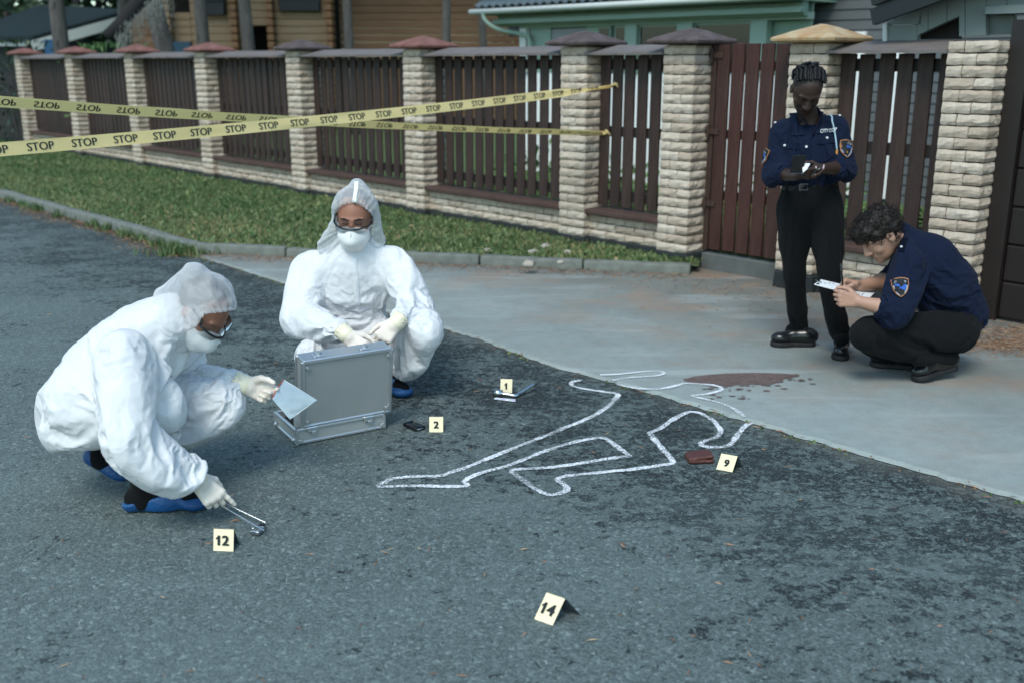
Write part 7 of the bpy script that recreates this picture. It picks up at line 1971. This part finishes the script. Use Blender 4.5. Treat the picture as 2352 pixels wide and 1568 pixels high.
V, Q = S.mesh(.0035); V = V + (mesh_normals(V, Q) * (gnoise(V * 40) * .0015)[:, None]).astype(np.float32); W_ = tag(part('wallet', V, Q, M_WAL, None), 'red brown leather wallet folded on the asphalt left of card 9', 'wallet')
wa, wb, wc = gp(1146, 911) + Vector((0, 0, .021)), gp(1184, 913) + Vector((0, 0, .012)), gp(1229, 897) + Vector((0, 0, .040))
wr = empty('wheel_wrench', wb); tag(wr, 'chromed bent wheel wrench lying before card 1', 'wrench')
bm = bmesh.new(); pts = smooth_path([wa - wb, (wa - wb) * .4, (wb - wb), (wc - wb) * .25, wc - wb], 5); tube(bm, pts, .0095, 10); obj('bar', bm, M_CHR, wr, True)
bm = bmesh.new(); d_ = (wa - wb).normalized(); tube(bm, [wa - wb - d_ * .018, wa - wb + d_ * .030], .0195, 14); obj('socket', bm, M_CHR, wr, True)
bm = bmesh.new(); bx(bm, (wc - wb) * .97, (.05, .016, .007), rot=frame_of(wc - wb)); obj('flat_tip', bm, M_CHR, wr)
M_NOTE = (lambda t: (t.set(color=t.ramp(t.voro(60, out='Color'), [(0, (.62, .62, .66)), (.4, (.45, .40, .55)), (.7, (.70, .70, .70)), (1, (.30, .50, .48))]), rough=.8), t.m)[1])(NT('printed_note'))
bm = bmesh.new(); q = [gp(1134, 916, .004), gp(1139, 913, .009), gp(1184, 917, .007), gp(1184, 922, .004)]; vs = [bm.verts.new(p) for p in q]; vs2 = [bm.verts.new(p + Vector((0, 0, .003))) for p in q]; bm.faces.new(vs); bm.faces.new(vs2[::-1])
for i in range(4): bm.faces.new((vs[i], vs2[i], vs2[(i + 1) % 4], vs[(i + 1) % 4]))
tag(obj('banknote', bm, M_NOTE), 'small printed banknote lying in front of the wheel wrench', 'banknote')
lp_ = gp(592, 1224); rzl = math.atan2((gp(611, 1221) - gp(575, 1224)).y, (gp(611, 1221) - gp(575, 1224)).x)
lg = empty('lighter', lp_, rzl - .45); tag(lg, 'small silver lighter lying open under the tweezer tips', 'lighter')
boxy('case', M_CHR, (0, 0, .012), (.036, .050, .016), 0, .004, 3, lg); boxy('cap', M_CHR, (-.026, .022, .010), (.018, .034, .014), .5, .004, 3, lg); boxy('wick', M_LINE, (-.002, .036, .012), (.022, .020, .014), 0, .004, 2, lg)

# --- tweezers in the near glove
tw = empty('tweezers', Vector(GA1['tips'][0])); tag(tw, 'long steel tweezers held down by the gloved hand over the lighter', 'tweezers')
o_ = Vector(tw.location)
for a, b in (((505, 1158, 3.44), (607, 1217, 3.335)), ((508, 1150, 3.50), (611, 1199, 3.43))):
    p_, q_ = at(*a), at(*b); bm = bmesh.new(); bx(bm, (p_ + q_) / 2 - o_, ((q_ - p_).length, .0062, .0028), rot=frame_of(q_ - p_), bevel=.0008); obj('arm', bm, M_CHR, tw)
bm = bmesh.new(); bx(bm, (at(506, 1154, 3.47) + Vector((-.012, 0, .008))) - o_, (.03, .04, .006), rot=frame_of(at(607, 1217, 3.335) - at(505, 1158, 3.44)), bevel=.002); obj('joint', bm, M_CHR, tw)

# --- clear bag held out over the case
def m_film():
    t = NT('clear_bag_film'); g = t.new('BsdfGlossy'); g.inputs['Roughness'].default_value = .12; g.inputs[0].default_value = (.9, .95, 1, 1); n = t.noise(9, 5, .6, dist=1); t.con(t.bump(n, .5, .01), g.inputs['Normal'])
    df = t.new('BsdfDiffuse'); df.inputs[0].default_value = (.72, .80, .85, 1); tr = t.new('BsdfTransparent'); tr.inputs[0].default_value = (.93, .96, .97, 1); m1 = t.new('MixShader'); m1.inputs[0].default_value = .30; t.con(df.outputs[0], m1.inputs[1]); t.con(g.outputs[0], m1.inputs[2])
    m2 = t.new('MixShader'); t.con(t.maprange(t.noise(5, 3), .3, .7, .42, .66), m2.inputs[0]); t.con(tr.outputs[0], m2.inputs[1]); t.con(m1.outputs[0], m2.inputs[2]); t.con(m2.outputs[0], t.out.inputs[0]); return t.m
M_FILM = m_film()
q = [at(626, 915, 3.80), at(652, 872, 3.86), at(728.5, 917.5, 3.92), at(666, 962, 3.82)]
B_ = empty('evidence_bag', q[0]); tag(B_, 'empty clear zip bag held out by the gloved hand over the case', 'bag')
def film(off):
    V = []; F = []; n = 12
    for j in range(n + 1):
        for i in range(n + 1):
            a = q[0].lerp(q[1], j / n); b = q[3].lerp(q[2], j / n); p = a.lerp(b, i / n) - q[0]; bul = math.sin(math.pi * i / n) * math.sin(math.pi * j / n)
            V.append(p + Vector((0, -1, .3)) * (off * bul * .5 + .004 * gnoise(np.array([[i * .35, j * .35, off * 100]]))[0] * bul + .012 * (j / n - .5) ** 2))
    for j in range(n):
        for i in range(n): b = j * (n + 1) + i; F.append((b, b + 1, b + n + 2, b + n + 1))
    return npmesh('film', [tuple(v) for v in V], F, M_FILM, True)
link('film', film(.016), B_); link('film', film(-.012), B_)
bm = bmesh.new(); tube(bm, smooth_path([Vector((0, 0, 0)), (q[1] - q[0]) * .35 + Vector((-.004, -.004, .006)), (q[1] - q[0]) * .75 + Vector((0, -.004, .006)), q[1] - q[0]], 5), .0016, 5); obj('seal', bm, M_RED, B_, True)
bm = bmesh.new()
for a, b in ((q[1], q[2]), (q[2], q[3]), (q[3], q[0])): tube(bm, [a - q[0], b - q[0]], .0012, 5)
obj('welded_edge', bm, simple('film_edge', (.75, .80, .84), .3), B_, True)

# --- notebook and pen of the standing officer
n0 = at(1833, 378, 5.36); nb_ = empty('notebook', n0); tag(nb_, 'small black spiral notebook held open by the standing officer', 'notebook')
fx = Vector((1, -.05, .0)).normalized(); fu = Vector((.06, -.30, .95)).normalized()
bm = bmesh.new(); bx(bm, Vector((0, 0, 0)), (.068, .004, .098), rot=frame_of(fx, (0, 1, .3)), bevel=.001); obj('cover', bm, M_PHONE if False else simple('black_card_cover', (.005, .005, .006), .6), nb_)
bm = bmesh.new(); v = [at(1842, 374, 5.40), at(1861, 376, 5.38), at(1855, 386, 5.33), at(1844, 395, 5.33)]; f_ = [bm.verts.new(p - n0) for p in v]; f2 = [bm.verts.new(p - n0 - Vector((0, 0, .006))) for p in v]; bm.faces.new(f_); bm.faces.new(f2[::-1])
for i in range(4): bm.faces.new((f_[i], f2[i], f2[(i + 1) % 4], f_[(i + 1) % 4]))
M_PAPER = simple('white_paper', (.80, .81, .82), .85, .03); obj('page', bm, M_PAPER, nb_)
for k in range(7):
    bm = bmesh.new(); p_ = fx * (-.028 + .0095 * k) + Vector((0, -.004, -.047)); bmesh.ops.create_uvsphere(bm, u_segments=6, v_segments=4, radius=.0022, matrix=Matrix.Translation(p_)); obj('spiral_ring', bm, M_CHR, nb_)
def pen(a, b, label, r=.0048):
    P_ = empty('pen', a); tag(P_, label, 'pen'); d = b - a; bm = bmesh.new(); tube(bm, [Vector((0, 0, 0)), d * .06, d * .12, d * .9, d], [.0012, .003, r, r, r * .8], 10); obj('barrel', bm, M_PHONE, P_, True); bm = bmesh.new(); bx(bm, d * .84 + Vector((0, -r - .001, 0)), (d.length * .25, .002, .004), rot=frame_of(d)); obj('clip', bm, M_CHR, P_); return P_
pen(at(1862, 403, 5.33), at(1884, 385, 5.31), 'black pen between the fingers of the standing officer')
pen(at(1936, 662, 5.19), at(1931, 606, 5.17), 'black pen in the writing hand of the crouching officer', .0055)
# --- clipboard with forms
cbq = [at(1867.5, 654, 5.12), at(1884, 643, 5.36), at(2012, 673, 5.36), at(1997, 688, 5.12)]
cb_ = empty('clipboard', cbq[0]); tag(cb_, 'clipboard with printed forms held by the crouching officer', 'clipboard')
def slab(qs, z0, z1, name, mat, par):
    bm = bmesh.new(); n_ = (qs[1] - qs[0]).cross(qs[3] - qs[0]).normalized(); n_ = n_ if n_.z > 0 else -n_; a = [bm.verts.new(p - cbq[0] + n_ * z0) for p in qs]; b = [bm.verts.new(p - cbq[0] + n_ * z1) for p in qs]; bm.faces.new(a[::-1]); bm.faces.new(b)
    for i in range(4): bm.faces.new((a[i], a[(i + 1) % 4], b[(i + 1) % 4], b[i]))
    return obj(name, bm, mat, par)
slab(cbq, -.004, 0, 'board', M_PHONE, cb_); ins = [cbq[0].lerp(cbq[2], .015), cbq[1].lerp(cbq[3], .015), cbq[2].lerp(cbq[0], .015), cbq[3].lerp(cbq[1], .015)]
pg = slab(ins, .0005, .004, 'paper', M_PAPER, cb_)
M_PRINT = simple('grey_print', (.22, .24, .28), .8, .2); L2 = lambda a, b: ins[0].lerp(ins[3], a).lerp(ins[1].lerp(ins[2], a), b)
for k in range(13):
    a = .12 + k * .06; w_ = .80 if k % 3 else .55; slab([L2(a, .08), L2(a, .08 + w_), L2(a + .018, .08 + w_), L2(a + .018, .08)], .0042, .0046, 'text_line', M_PRINT, pg)
slab([L2(.02, .05), L2(.02, .3), L2(.07, .3), L2(.07, .05)], .0042, .0048, 'form_mark', M_PHONE, pg)
bm = bmesh.new(); bx(bm, (cbq[0].lerp(cbq[1], .5) - cbq[0]) + (cbq[3] - cbq[0]) * .03 + Vector((0, 0, .008)), (.016, .07, .010), rot=frame_of(cbq[3] - cbq[0]), bevel=.003); obj('clip', bm, M_CHR, cb_)
